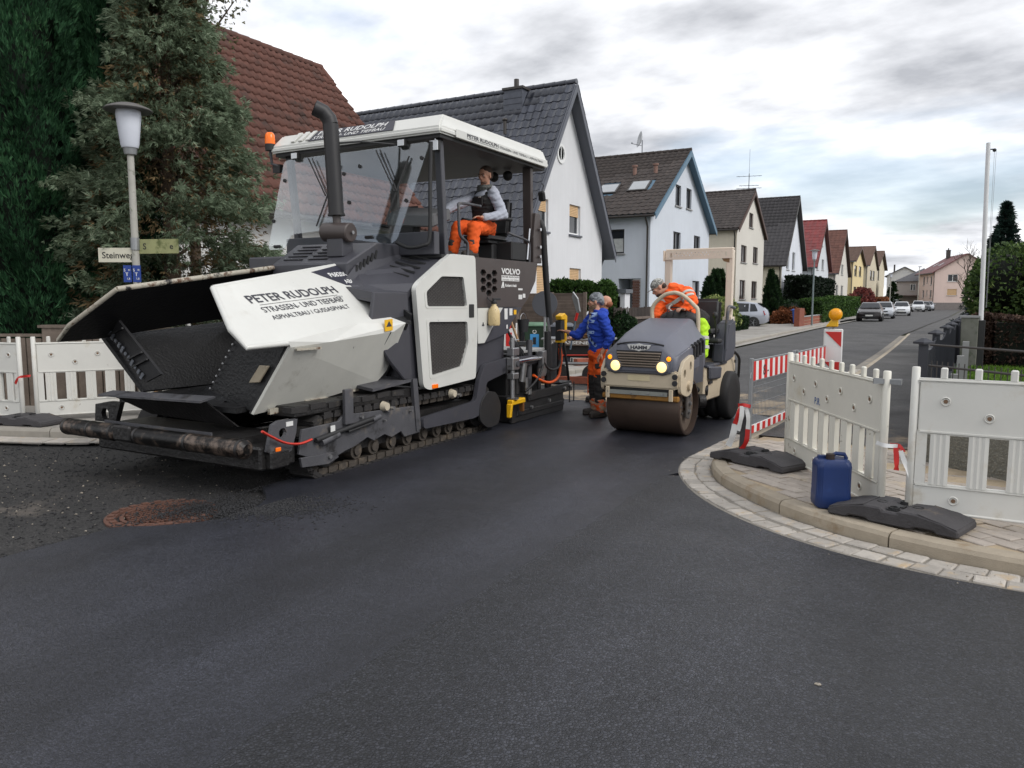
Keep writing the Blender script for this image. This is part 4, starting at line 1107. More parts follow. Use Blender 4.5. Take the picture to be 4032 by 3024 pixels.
def bush(name, label, cat, c, r, n, size, m, k=3, width=.3, spread=.8, inner=.6, group=None, box=None, seed=0, core=True, zmin=.02, lumps=9):
    """Leafy shrub from several lobes (or a clipped box)."""
    rng = np.random.default_rng(seed + 100); t = plant(name, label, cat, (c[0], c[1], 0), group)
    PP, DD = [], []
    if box is None:
        lob = [(np.array(c) + np.array(r) * rng.uniform(-.5, .5, 3) * np.array([1, 1, .8]), np.array(r) * rng.uniform(.45, .75)) for _ in range(lumps)]
        for lc, lr in lob:
            p, d = shell_points(rng, n // lumps, lc, lr, inner, zmin); PP.append(p); DD.append(d)
    else:
        hx, hy, hz = box; per = n // 5
        for ax, sg in ((0, 1), (0, -1), (1, 1), (1, -1), (2, 1)):
            p = rng.uniform(-1, 1, (per, 3)) * np.array([hx, hy, hz]); p[:, ax] = sg * (hx, hy, hz)[ax] * rng.uniform(.86, 1.02, per)
            d = np.zeros((per, 3)); d[:, ax] = sg; p += .04 * np.sin(p[:, [1, 2, 0]] * 5 + seed); PP.append(p + np.array([c[0], c[1], hz])); DD.append(d)
    P = np.concatenate(PP); D = unit(np.concatenate(DD) + rng.normal(0, .5, P.shape))
    V, F = sprays(P, D, rng.uniform(.7, 1.25, len(P)) * size, k, spread, width, rng); np_mesh('crown', V, F, m, t)
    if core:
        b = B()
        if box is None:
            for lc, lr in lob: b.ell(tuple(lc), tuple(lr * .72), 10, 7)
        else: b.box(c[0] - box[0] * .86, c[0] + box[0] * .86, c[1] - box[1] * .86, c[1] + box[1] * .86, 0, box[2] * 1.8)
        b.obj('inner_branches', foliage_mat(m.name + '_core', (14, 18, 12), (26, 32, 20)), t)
    b = B(); b.cyl((c[0], c[1], -.05), (c[0], c[1], c[2] if box is None else .4), .04, n=7); b.obj('stem', M_bark, t)
    return t
G_hedge = foliage_mat('hedge_green', (36, 58, 26), (74, 104, 48), (104, 132, 66))
G_dark = foliage_mat('dark_green', (16, 32, 18), (40, 64, 34), (62, 88, 48))
G_var = foliage_mat('variegated_leaf', (74, 92, 48), (152, 164, 96), (196, 196, 138))
G_red = foliage_mat('red_maple', (74, 34, 34), (132, 72, 66), (164, 104, 92))
G_rust = foliage_mat('withered_hydrangea', (82, 48, 30), (140, 86, 56), (168, 116, 80))
for i, (x, y, z, r, lab) in enumerate(((-9.6, 19.9, 1.75, (.55, .45, .5), 'round clipped conifer top above the slat fence near the paver'), (-8.95, 20.1, 1.72, (.5, .45, .5), 'middle rounded conifer top above the slat fence'), (-8.35, 20.2, 1.68, (.42, .42, .48), 'rounded conifer top at the open end of the slat fence'))):
    bush('conifer_hedge', lab, 'hedge', (x, y, z), r, 5200, .09, G_hedge, 3, .25, group='round conifers above the slat fence', seed=i, lumps=6)
bush('laurel_bush', 'pale variegated laurel bush behind the roller', 'bush', (-9.5, 38.0, .95), (.9, 2.6, 1.0), 9000, .13, G_var, 2, .45, seed=5, lumps=12)
bush('low_hedge', 'low dark clipped hedge in front of the silver hatchback', 'hedge', (-9.35, 40.6, .4), None, 5000, .08, G_dark, 3, .3, box=(.4, 1.4, .38), seed=6)
def spire(name, label, x, y, h, r, m, n=3200, seed=0, group=None):
    t = plant(name, label, 'conifer', (x, y, 0), group); rng = np.random.default_rng(seed + 300); trunk(t, (x, y, -.05), (x, y, h * .9), .06, .01)
    z = rng.uniform(.1, h, n); a = rng.uniform(0, 6.283, n); rr = r * np.clip((h - z) / (h * .6), 0, 1) ** .7 * rng.uniform(.7, 1.05, n) * (1 + .2 * np.sin(a * 5 + z * 4))
    P = np.stack([x + rr * np.cos(a), y + rr * np.sin(a), z], -1); D = unit(np.stack([np.cos(a) * .6, np.sin(a) * .6, np.full(n, .8)], -1) + rng.normal(0, .2, (n, 3)))
    V, F = sprays(P, D, rng.uniform(.12, .26, n), 3, .5, .16, rng); np_mesh('crown', V, F, m, t)
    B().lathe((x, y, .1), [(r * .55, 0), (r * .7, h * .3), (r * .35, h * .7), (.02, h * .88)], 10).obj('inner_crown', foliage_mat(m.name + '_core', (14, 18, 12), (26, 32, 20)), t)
for i, (y, h, lab) in enumerate(((39.7, 2.75, 'shortest of three slim conifers before the cream house'), (40.9, 3.15, 'middle of three slim conifers before the cream house'), (42.1, 3.2, 'slim conifer of the trio nearest the silver hatchback'))): spire('slim_conifer', lab, -10.5, y, h, .42, G_dark, seed=i, group='three slim conifers')
for i, (y, h, lab) in enumerate(((53.4, 3.6, 'taller dark columnar conifer beside the silver hatchback'), (54.9, 3.2, 'shorter dark columnar conifer beside the silver hatchback'))): spire('columnar_conifer', lab, -10.0, y, h, .45, G_dark, seed=10 + i, group='columnar conifers')
bush('garden_shrub', 'loose green shrub between the columnar conifer and the brick wall', 'bush', (-9.3, 57.0, .8), (1.0, 3.2, .9), 6000, .15, G_dark, 3, .3, seed=11)
bush('withered_shrub', 'withered brown hydrangea beside the low brick wall', 'bush', (-8.9, 53.5, .5), (.9, 2.0, .65), 4200, .14, G_rust, 3, .4, seed=12)
bush('dark_hedge', 'tall dark square hedge in front of the red-roofed house', 'hedge', (-10.5, 75.5, 1.8), None, 9000, .2, foliage_mat('very_dark_green', (10, 20, 12), (26, 42, 24)), 3, .3, box=(1.0, 8.0, 1.8), seed=13)
bush('clipped_hedge', 'rounded clipped green hedge behind the brown parked hatchback', 'hedge', (-7.9, 63.0, .85), None, 7000, .13, G_hedge, 3, .35, box=(.8, 6.5, .86), seed=14)
bush('clipped_hedge', 'long clipped green hedge further along the left walkway', 'hedge', (-8.2, 79.0, .95), None, 8000, .16, G_hedge, 3, .35, box=(.8, 8.5, .95), seed=15)
bush('red_maple_shrub', 'dark red maple shrub in front of the yellow house', 'bush', (-8.6, 105.0, 1.5), (1.2, 9, 1.5), 5000, .3, G_red, 3, .35, seed=16)
bush('brown_beech_hedge', 'low russet hedge past the red maple', 'hedge', (-8.2, 128.0, .8), None, 3000, .25, G_rust, 3, .35, box=(.8, 8, .95), seed=17)
def fir(name, label, x, y, h, r, m, seed, tiers=14, zlow=.4, size=.3, n=9):
    t = plant(name, label, 'tree', (x, y, 0)); rng = np.random.default_rng(seed + 400); trunk(t, (x, y, -.05), (x, y, h), .12, .01); PP, DD = [], []; b = B()
    for i in range(tiers):
        f = i / (tiers - 1); z = zlow + (h - zlow) * f ** .9; l = r * (1 - f) ** 1.1 + .04
        for j in range(max(4, int(n * (1 - f * .5)))):
            a = rng.uniform(0, 6.283); ll = l * rng.uniform(.7, 1.15); d = np.array([math.cos(a), math.sin(a), .08 + .25 * f]); b.tube([(x, y, z), tuple(np.array([x, y, z]) + d * ll)], [.02, .006], 4)
            q = np.linspace(.2, 1, 12)[:, None]; PP.append(np.array([x, y, z]) + d * ll * q + rng.normal(0, .03, (12, 3))); DD.append(np.repeat(d[None], 12, 0))
    b.obj('branches', M_bark, t)
    P = np.concatenate(PP); V, F = sprays(P, unit(np.concatenate(DD) + rng.normal(0, .3, P.shape)), size, 5, 1.1, .11, rng, .1); np_mesh('crown', V, F, m, t)
fir('spruce_tree', 'small dark spruce beside the far street lamp', -7.6, 150.0, 4.6, 1.9, G_dark, 1, 12, .3, .5)
fir('fir_tree', 'pointed dark fir rising behind the flagpole', 2.35, 42.0, 5.95, 1.55, foliage_mat('blue_fir', (16, 30, 28), (44, 66, 58), (70, 92, 80)), 2, 24, .5, .24, 26)
# right-hand garden
bush('evergreen_shrub', 'large glossy evergreen shrub behind the brown hedge', 'bush', (2.0, 27.5, 1.75), (1.5, 2.4, 1.75), 18000, .12, foliage_mat('glossy_evergreen', (42, 60, 32), (86, 110, 56), (128, 144, 84)), 3, .3, seed=21, lumps=14)
bush('evergreen_shrub', 'broad evergreen shrub with low fronds at the picture edge', 'bush', (4.1, 25.5, 1.5), (2.2, 1.8, 1.8), 15000, .14, foliage_mat('glossy_evergreen', (42, 60, 32), (86, 110, 56), (128, 144, 84)), 3, .25, seed=22, lumps=14)
def bare(name, label, x, y, h, spread_, seed):
    t = plant(name, label, 'tree', (x, y, 0)); rng = random.Random(seed); b = B()
    def grow(p, d, l, r, n):
        q = p + d * l; b.tube([p, p.lerp(q, .5) + Vector((rng.uniform(-.05, .05) * l, rng.uniform(-.05, .05) * l, 0)), q], [r, r * .85, r * .65], 5)
        if n == 0: return
        for _ in range(3 if n > 1 else 4):
            dd = (d + Vector((rng.uniform(-1, 1), rng.uniform(-1, 1), rng.uniform(-.2, .6))) * spread_).normalized(); grow(p.lerp(q, rng.uniform(.6, 1)), dd, l * rng.uniform(.6, .8), r * .55, n - 1)
    grow(Vector((x, y, -.05)), Vector((0, 0, 1)), h * .36, .09, 5); b.obj('branches', mat('grey_twig', lin((96, 86, 78)), .9, var=.2), t)
bare('bare_tree', 'leafless tree spreading in front of the pink house', 1.15, 46.0, 4.6, .75, 3)
bare('bare_tree', 'leafless twiggy tree at the picture edge beside the fir', 4.2, 44.0, 4.8, .7, 4)
# clipped brown hedge behind the lawn
G_brown = foliage_mat('brown_hedge_leaf', (44, 32, 28), (84, 64, 54), (112, 92, 78))
bush('brown_hedge', 'clipped dark brown leafy hedge behind the small lawn', 'hedge', (2.95, 18.6, .8), None, 13000, .06, G_brown, 3, .35, box=(2.3, .35, .66), seed=31)
# lawn
M_lawn = mat('lawn_soil', lin((70, 88, 40)), .95, var=.2, vscale=3)
g = B(); g.face([(-.02, 8.95, .30), (3.4, 5.3, .30), (6, 5.3, .30), (6, 18.4, .30), (.35, 18.4, .30)]); g.face([(-.02, 8.95, .30), (.35, 18.4, .30), (.35, 18.4, 0), (-.02, 8.95, 0)]); struct('lawn', g, M_lawn, fix=False)
rng = np.random.default_rng(77); n = 26000; P = np.stack([rng.uniform(.2, 5, n), rng.uniform(9, 18.3, n), np.full(n, .30)], -1); P = P[P[:, 0] + P[:, 1] > 9.6]
V, F = sprays(P, unit(np.array([0, 0, 1]) + rng.normal(0, .35, P.shape)), rng.uniform(.05, .09, len(P)), 3, .5, .08, rng)
tag(np_mesh('grass', V, F, foliage_mat('grass_green', (70, 100, 34), (108, 142, 52), (134, 164, 72)), None), 'short green lawn grass behind the dark garden fence', 'grass', kind='stuff')
# weeds and ivy by the left fence
bush('rose_bush', 'small leafy rose twig behind the white barrier', 'bush', (-10.7, 7.6, 1.2), (.35, .3, .4), 500, .08, foliage_mat('rose_leaf', (60, 84, 34), (110, 128, 56), (170, 150, 70)), 2, .4, seed=41, core=False, lumps=3)
bush('ivy_patch', 'dark ivy hanging over the palisade fence', 'ivy', (-7.75, 20.2, 1.0), (.3, .9, .5), 4500, .08, G_dark, 2, .45, seed=42, lumps=6)
bush('front_shrub', 'small round shrub at the porch pier of the pale blue house', 'bush', (-11.2, 33.6, .5), (.7, .7, .55), 2600, .1, G_dark, 3, .35, seed=43, lumps=5)

# ------------------------------------------------------------------ asphalt paver
M_white = mat('paver_white_paint', lin((206, 206, 201)), 0.38, var=0.05, vscale=2.5, dirt=[(lin((176, 170, 158)), 0.22, 2.2, 0.3), (lin((60, 56, 52)), -0.02, 9, 0.05)], coat=0.2)
M_whited = mat('paver_white_worn', lin((206, 205, 197)), 0.45, var=0.07, vscale=2.5, dirt=[(lin((150, 146, 134)), 0.35, 3, 0.3), (lin((36, 32, 30)), 0.02, 7, 0.05)])
M_edge = mat('worn_plate_edge', lin((170, 164, 150)), 0.6, var=0.2, vscale=9, dirt=[(lin((92, 66, 48)), 0.4, 9, 0.1), (lin((28, 26, 25)), 0.35, 5, 0.08)])
M_anth = mat('anthracite_paint', lin((66, 66, 72)), 0.42, var=0.10, vscale=3, dirt=(lin((92, 88, 84)), 0.30, 2.6, 0.35))
M_brownp = mat('brown_grey_paint', lin((70, 62, 60)), 0.45, var=0.10, vscale=3, dirt=(lin((92, 82, 76)), 0.25, 3, 0.3))
M_frame = mat('chassis_grey', lin((76, 76, 80)), 0.6, var=0.2, vscale=5, bump=0.2, bscale=60, dirt=[(lin((112, 104, 94)), 0.35, 5, 0.2), (lin((30, 29, 29)), 0.35, 4, 0.15)])
M_oil = mat('tarry_steel', (0.014, 0.013, 0.013), 0.42, var=0.5, vscale=8, bump=0.8, bscale=30, bdist=0.01, dirt=(lin((58, 52, 48)), 0.22, 6, 0.2))
M_tar = mat('bitumen_black', (0.010, 0.010, 0.011), 0.55, var=0.4, vscale=6, bump=0.7, bscale=35, bdist=0.012)
M_rubber = mat('black_rubber', (0.022, 0.022, 0.024), 0.6, var=0.25, vscale=8, bump=0.2, bscale=80)
M_rollst = mat('push_roller_steel', lin((112, 98, 88)), 0.36, metal=0.5, var=0.25, vscale=6, bump=0.3, bscale=25, dirt=(lin((16, 15, 15)), 0.74, 5.5, 0.16))
M_steel = mat('bare_steel', lin((165, 165, 166)), 0.35, metal=0.8, var=0.12, vscale=8)
M_track = mat('track_steel', lin((74, 68, 62)), 0.65, metal=0.2, var=0.3, vscale=9, bump=0.5, bscale=70, dirt=(lin((112, 100, 86)), 0.4, 7, 0.2))
M_pad = mat('track_pad', lin((40, 38, 38)), 0.8, var=0.3, vscale=9, bump=0.4, bscale=50, dirt=(lin((96, 88, 76)), 0.35, 7, 0.2))
M_navy = mat('navy_decal', lin((46, 46, 58)), 0.45, var=0.05)
M_ltr_dark = mat('dark_lettering', lin((52, 52, 60)), 0.5, var=0)
M_ltr_white = mat('white_lettering', lin((226, 226, 224)), 0.5, var=0)
M_amber = mat('amber_lens', lin((236, 110, 20)), 0.2, var=0.1, emit=(lin((236, 110, 20)), 0.12))
M_yel = mat('signal_yellow', lin((232, 178, 24)), 0.45, var=0.08, dirt=(lin((120, 92, 30)), 0.2, 9))
M_orh = mat('orange_hose', lin((226, 92, 30)), 0.5, var=0.08)
M_redc = mat('red_cable', lin((190, 50, 36)), 0.5, var=0.08)
M_mesh = mat('dark_mesh', (0.050, 0.047, 0.046), 0.6, var=0.2, vscale=14, bump=0.8, bscale=110)
M_glass = glass_mat('windscreen', (0.90, 0.94, 0.95), 0.03, 0.12)
M_chrome = mat('chrome', lin((200, 200, 202)), 0.15, metal=1.0, var=0.05)
M_lamp = mat('lamp_lens', lin((215, 218, 222)), 0.15, var=0.05)
M_black = mat('matt_black', (0.016, 0.016, 0.017), 0.6, var=0.2, vscale=6)
M_screed = mat('screed_black', lin((40, 39, 40)), 0.55, var=0.3, vscale=5, bump=0.25, bscale=50, dirt=(lin((78, 72, 66)), 0.25, 5, 0.2))
M_stick = mat('white_sticker', lin((214, 214, 212)), 0.5, var=0.05)

PC = -6.19
def mx(p): return (2 * PC - p[0], p[1], p[2])
pv = thing('asphalt_paver', 'large white and anthracite tracked asphalt paver with raised hopper and canopy', 'paver', (-6.19, 7.6, 0), world=True)

def plate(o, u, w, outline, holes, n, th):
    """Solid plate with polygonal holes. Coordinates (a, b) along u, w."""
    o, u, w, n = map(Vector, (o, u, w, n)); b = B()
    loops = [outline] + list(holes)
    fl = [Vector((p[0], p[1], 0)) for l in loops for p in l]
    tri = tessellate_polygon([[Vector((p[0], p[1], 0)) for p in l] for l in loops])
    vs = [o + u * p.x + w * p.y for p in fl]; k = len(vs)
    fr = [t if (vs[t[1]] - vs[t[0]]).cross(vs[t[2]] - vs[t[0]]).dot(n) > 0 else t[::-1] for t in tri]
    b.add(vs + [p - n * th for p in vs], fr + [tuple(i + k for i in t[::-1]) for t in fr])
    s = 0
    for l in loops:
        m_ = len(l)
        for i in range(m_):
            j = (i + 1) % m_; b.f.append((s + i, s + j, s + j + k, s + i + k))
        s += m_
    return b
def YZ(name, outline, x, th, m, parent, holes=(), bev=0.0):
    b = plate((x, 0, 0), (0, 1, 0), (0, 0, 1), outline, holes, (1, 0, 0), th)
    return b.obj(name, m, parent, bev=bev)
def rounded(pts, r, k=4):
    out = []; n = len(pts)
    for i in range(n):
        p = Vector(pts[i]); a = Vector(pts[i - 1]); c = Vector(pts[(i + 1) % n])
        d1 = (a - p); d2 = (c - p); rr = min(r, d1.length * .45, d2.length * .45)
        p1 = p + d1.normalized() * rr; p2 = p + d2.normalized() * rr
        for j in range(k + 1):
            t = j / k; out.append(tuple((1 - t) ** 2 * p1 + 2 * t * (1 - t) * p + t * t * p2))
    return out

# hopper wings
A_, MI, C_, E_, F_, T2, R1, B_ = (-5.515, 4.606, 1.767), (-5.07, 4.394, 1.422), (-4.886, 4.389, 1.283), (-4.871, 4.818, 1.297), (-4.96, 5.841, 1.423), (-4.991, 6.366, 1.477), (-5.407, 6.435, 1.793), (-5.743, 6.556, 2.053)
TP = (-4.891, 6.513, 1.411)
pn = (Vector(E_) - Vector(A_)).cross(Vector(B_) - Vector(A_)).normalized()
if pn.z < 0: pn = -pn
for side in (0, 1):
    f = (lambda p: p) if side == 0 else mx
    nn = pn if side == 0 else Vector((-pn.x, pn.y, pn.z))
    hw_ = B().prism([f(p) for p in (A_, MI, C_, E_, F_, T2, R1, B_)], -nn * 0.022).obj('hopper_wing', M_white, pv)
    # inner liner a little below
    B().prism([Vector(f(p)) - nn * 0.026 for p in (A_, MI, C_, E_, F_, T2, R1, B_)], -nn * 0.02).obj('wing_liner', M_tar, hw_)
    # rolled rim along the open edges
    B().tube([Vector(f(p)) - nn * .02 for p in (B_, A_)], 0.028, 8).obj('wing_rim', M_edge if side else M_white, hw_, smooth=60)
    B().tube([Vector(f(p)) - nn * .02 for p in (A_, MI, C_, E_)], 0.026, 8).obj('wing_front_edge', M_edge if side else M_white, hw_, smooth=60)
B().prism([E_, F_, T2, TP, (-4.885, 6.30, 1.33), (-4.88, 5.356, 1.267), (-4.875, 4.85, 1.244)], (-0.03, 0, 0)).obj('wing_band', M_white, pv)
LS = [(-4.875, 4.85, 1.244), (-4.88, 5.356, 1.267), (-4.885, 6.30, 1.33), TP, (-5.12, 6.46, .90), (-5.17, 6.36, .79), (-5.19, 6.17, .768), (-5.22, 5.68, .705), (-5.27, 4.77, .64)]
wp = B().prism(LS, (-0.03, 0, 0.01)).obj('wing_side_plate', M_whited, pv)
B().prism([(p[0] - .035, p[1], p[2] + .012) for p in LS], (-0.02, 0, 0)).obj('side_liner', M_tar, wp)
for y, z, l in ((4.9, .655, .22), (5.35, .68, .3), (5.95, .745, .16), (6.18, .765, .2)):
    B().obox((-5.215, y + l / 2, z), (.03, l, .05)).obj('edge_strip', M_edge, wp)
B().obox((-4.868, 5.06, 1.222), (.02, .3, .02)).obj('hinge_strip', M_edge, wp)
# seam of the rear wing segment
B().tube([(-4.885, 6.25, 1.325), (-5.195, 6.15, .775)], 0.006, 5).obj('seam', M_black, wp)
# left wing lower part, seen from inside
B().prism([(-7.50, 4.86, 1.28), (-7.50, 6.62, 1.41), (-7.0, 6.62, .72), (-6.98, 4.92, .74)], (-0.04, 0, -.02)).obj('wing_side_plate', M_tar, pv)
for f in ((lambda p: p), mx): B().prism([f(p) for p in ((-4.99, 6.36, 1.46), (-5.41, 6.42, 1.775), (-5.74, 6.62, 2.02), (-4.9, 6.62, 1.42))], (0, 0, -.03)).obj('wing_rear_gusset', M_tar, pv)
# dark front end plate of the near wing with a worn cover
fp = B().prism([(-5.5, 4.84, 1.35), (-4.93, 4.84, 1.26), (-5.29, 4.80, .65), (-5.87, 4.82, .82)], (0, .03, 0)).obj('wing_front_plate', M_tar, pv)
B().prism([(-5.2, 4.81, 1.08), (-5.08, 4.81, 1.08), (-5.2, 4.80, .93), (-5.33, 4.80, .92)], (0, -.02, 0)).obj('cover_plate', mat('worn_cream_plate', lin((170, 158, 136)), .6, var=.15, dirt=(lin((92, 58, 36)), .4, 12)), fp, bev=.005)
for i in range(9):
    t = i / 8; p = lerp((-5.51, 4.82, 1.31), (-5.85, 4.80, .84), t); B().ell(p, .012, 8, 5).obj('rivet', M_steel, fp)
# rubber apron on the far wing
ra = B().prism([(-7.56, 4.9, 1.41), (-7.28, 4.86, 1.48), (-6.62, 4.86, .93), (-6.92, 4.9, .83)], (0, .03, 0)).obj('rubber_apron', M_rubber, pv)
for t in (.2, .62, .74):
    p = lerp((-7.56, 4.88, 1.41), (-6.92, 4.88, .83), t); q = lerp((-7.28, 4.84, 1.48), (-6.62, 4.84, .93), t); B().bar(p, q, .02, .018).obj('apron_rib', M_rubber, ra)
for i in range(12):
    t = .06 + i * .075; p = lerp((-7.53, 4.86, 1.40), (-6.89, 4.86, .83), t)
    B().obox((p[0] + .03, 4.875, p[2]), (.035, .012, .03 + .02 * (i % 3)), Matrix.Rotation(.7, 3, 'Y')).obj('clamp_plate', mat('wet_tar_grey', lin((112, 116, 124)), .35, metal=.4, var=.3, vscale=30), ra)
# floor, rear wall and the remaining mix
B().prism([(-7.05, 4.7, .70), (-5.4, 4.7, .70), (-5.35, 6.6, .74), (-7.05, 6.6, .74)], (0, 0, -.05)).obj('hopper_floor', M_tar, pv)
B().xz([(-7.0, .7), (-5.3, .7), (-4.9, 1.5), (-5.75, 2.0), (-6.63, 2.0), (-7.6, 1.5)], 6.6, 6.64).obj('hopper_rear_wall', M_tar, pv)
rng_ = np.random.default_rng(3)
n_ = 40
gx, gy = np.meshgrid(np.linspace(-6.75, -5.45, n_), np.linspace(4.9, 6.55, n_), indexing='ij')
hz = .69 + .38 * np.exp(-(((gx + 5.85) / .45) ** 2 + ((gy - 5.9) / .5) ** 2)) + .18 * np.exp(-(((gx + 6.3) / .3) ** 2 + ((gy - 5.6) / .3) ** 2)) + rng_.normal(0, .013, gx.shape)
idx = np.arange(n_ * n_).reshape(n_, n_)
np_mesh('hot_mix_heap', np.stack([gx, gy, hz], -1).reshape(-1, 3), np.stack([idx[:-1, :-1], idx[1:, :-1], idx[1:, 1:], idx[:-1, 1:]], -1).reshape(-1, 4), M_tar, pv)['kind'] = 'stuff'
# front shelf, bumper and push rollers
sh = B().prism([(-7.08, 4.50, .745), (-7.02, 4.62, .775), (-5.57, 4.62, .805), (-5.62, 4.50, .77)], (0, 0, -.018)).obj('front_shelf', M_frame, pv)
B().prism([(-7.0, 4.56, .745), (-5.66, 4.56, .77), (-5.45, 4.75, .52), (-6.6, 4.72, .56)], (0, .02, 0)).obj('shelf_web', M_oil, sh)
bp_ = B().box(-7.0, -5.2, 4.52, 5.0, .40, .47).obj('bumper_plate', M_oil, pv)
B().box(-7.0, -5.5, 4.50, 4.515, .45, .50).obj('bumper_lip', M_frame, bp_)
B().box(-7.25, -5.0, 4.58, 5.0, .19, .40).obj('front_beam', M_oil, pv, bev=.02)
for x0, x1 in ((-7.44, -6.66), (-6.36, -4.97)):
    pr = B().cyl((x0, 4.40, .42), (x1, 4.40, .42), .080, n=28).obj('push_roller', M_rollst, pv, bev=.008, smooth=40)
    for x in (x0 + .02, (x0 + x1) / 2, x1 - .05): B().cyl((x, 4.40, .42), (x + .03, 4.40, .42), .083, n=24).obj('roller_ring', M_oil, pr, smooth=40)
    B().cyl((x0 - .035, 4.40, .42), (x0, 4.40, .42), .055, .080, n=20).obj('roller_cap', M_oil, pr, smooth=40)
    B().cyl((x1, 4.40, .42), (x1 + .03, 4.40, .42), .080, .045, n=20).obj('roller_cap', M_rollst, pr, smooth=40)
B().prism([(-6.64, 4.33, .36), (-6.38, 4.33, .36), (-6.38, 4.6, .30), (-6.64, 4.6, .30)], (0, 0, .15)).obj('roller_bracket', M_oil, pv, bev=.02)
plate((0, 4.62, 0), (1, 0, 0), (0, 0, 1), [(-7.34, .45), (-7.02, .45), (-6.92, .66), (-7.1, .66), (-7.32, .62)], [[(-7.17 + .06 * math.cos(a / 12 * 6.283), .53 + .06 * math.sin(a / 12 * 6.283)) for a in range(12)]], (0, -1, 0), .05).obj('tow_lug', M_oil, pv)
tl_ = YZ('drawbar_plate', [(4.62, .36), (4.69, .585), (4.76, .61), (4.98, .60), (4.96, .48), (4.90, .33), (4.80, .30)], -4.95, .04, M_frame, pv, holes=[[(4.80 + .045 * math.cos(a / 12 * 6.283), .50 + .045 * math.sin(a / 12 * 6.283)) for a in range(12)]])
B().box(-5.2, -4.93, 4.64, 4.86, .20, .36).obj('corner_block', M_oil, pv, bev=.015)
B().box(-4.952, -4.944, 4.84, 4.92, .55, .59).obj('sticker', M_stick, tl_)
B().box(-4.945, -4.93, 4.70, 4.76, .35, .385).obj('side_reflector', M_amber, pv, bev=.005)
B().tube(cat_rom([(-4.9, 4.52, .56), (-4.9, 4.62, .50), (-4.9, 4.78, .42), (-4.9, 4.95, .385), (-4.9, 5.1, .40)], 5), .012, 6).obj('red_cable', M_redc, pv, smooth=60)

# crawler tracks
def track_path(y0, y1, r0, r1, zc0, zc1, step):
    pts = []
    for a in np.arange(90, 271, 9): pts.append((y0 + r0 * math.cos(R(a)), zc0 + r0 * math.sin(R(a))))
    for a in np.arange(-90, 91, 9): pts.append((y1 + r1 * math.cos(R(a)), zc1 + r1 * math.sin(R(a))))
    pts.append(pts[0])
    return runs(pts, step)
SHOE = B().box(-.15, .15, -.062, .062, -.022, .016)
SHOE.box(-.145, .145, -.05, .05, -.045, -.022)
SHOE = SHOE.mesh('track_shoe'); SHOE.materials.append(M_pad)
LINK = B().box(-.045, .045, -.085, .02, .016, .075).box(-.03, .03, -.02, .085, .02, .07).mesh('chain_link'); LINK.materials.append(M_track)
for side in (0, 1):
    xc = -5.14 if side == 0 else 2 * PC + 5.14
    sg = 1 if side == 0 else -1
    ct = B().yz([(5.3, .30), (5.7, .42), (8.0, .42), (8.25, .32), (8.0, .16), (5.5, .16)], xc - .09, xc + .09).obj('crawler_track', M_oil, pv)
    for (y, z, ty, tz) in track_path(5.42, 8.15, .285, .285, .275, .275, .145):
        # loop runs so that the outward normal is to the left of travel reversed
        ang_ = math.atan2(tz, ty)
        for nm, me in (('track_shoe', SHOE), ('chain_link', LINK)):
            o = bpy.data.objects.new(nm, me); COL.objects.link(o); o.parent = ct
            o.location = Vector((xc + (.06 * sg if nm == 'chain_link' else 0), y, z)) - OFF[ct.name]; o.rotation_euler = (ang_, 0, 0)
    for y in (5.86, 6.13, 6.42, 6.70, 7.0, 7.27, 7.51, 7.77):
        rl = B().cyl((xc - .1, y, .155), (xc + .1 * sg + .0, y, .155), .085, n=18).cyl((xc + .1 * sg, y, .155), (xc + .125 * sg, y, .155), .05, n=12).obj('track_roller', M_track, ct, smooth=40)
    for y in (5.42, 8.15): B().cyl((xc - .07, y, .275), (xc + .11, y, .275), .2, n=24).obj('idler_wheel', M_oil, ct, smooth=40)
# near side frame in front of the track
YZ('track_frame', [(5.0, .27), (5.05, .49), (5.53, .50), (5.6, .55), (6.80, .50), (6.84, .20), (6.56, .19), (6.5, .26), (6.34, .22), (6.22, .27), (6.05, .23), (5.95, .28), (5.75, .22), (5.62, .20), (5.5, .17), (5.2, .20)], -4.965, .03, M_frame, pv, bev=.004)
YZ('front_guard', [(5.0, .24), (5.48, .22), (5.50, .16), (5.36, .12), (5.02, .15)], -4.945, .03, M_frame, pv, bev=.004)
for y, z, r in ((5.37, .19, .02), (5.84, .50, .014), (5.66, .49, .014), (6.25, .53, .03), (6.65, .46, .012), (7.55, .52, .022), (6.2, .42, .012)):
    q = B().cyl((-4.96, y, z), (-4.925, y, z), r, n=10).obj('bolt', M_steel, pv, smooth=40)
for y, z in ((6.22, .56), (7.48, .56)):
    g_ = B().cyl((-4.98, y, z), (-4.92, y, z), .055, .04, n=14).obj('grease_cap', mat('cream_plastic', lin((190, 180, 160)), .5, var=.1, dirt=(lin((90, 80, 66)), .4, 12)), pv, smooth=40)
    B().cyl((-4.92, y + .06, z - .02), (-4.88, y + .06, z - .02), .022, n=8).obj('bolt_head', M_steel, g_)
B().cyl((-4.93, 5.18, .375), (-4.93, 6.02, .47), .024, n=10).cyl((-4.93, 5.62, .39), (-4.93, 6.0, .43), .016, n=8).obj('tension_cylinder', M_black, pv, smooth=40)
B().cyl((-4.93, 5.25, .34), (-4.93, 5.48, .385), .034, n=10).cyl((-4.93, 5.98, .455), (-4.93, 6.1, .475), .03, n=10).obj('cylinder_end', M_frame, pv, smooth=40)
B().box(-4.96, -4.92, 5.58, 5.70, .46, .80).obj('upright_bracket', M_frame, pv, bev=.006)
B().box(-4.934, -4.928, 5.38, 5.44, .42, .48).obj('sticker', M_stick, pv)
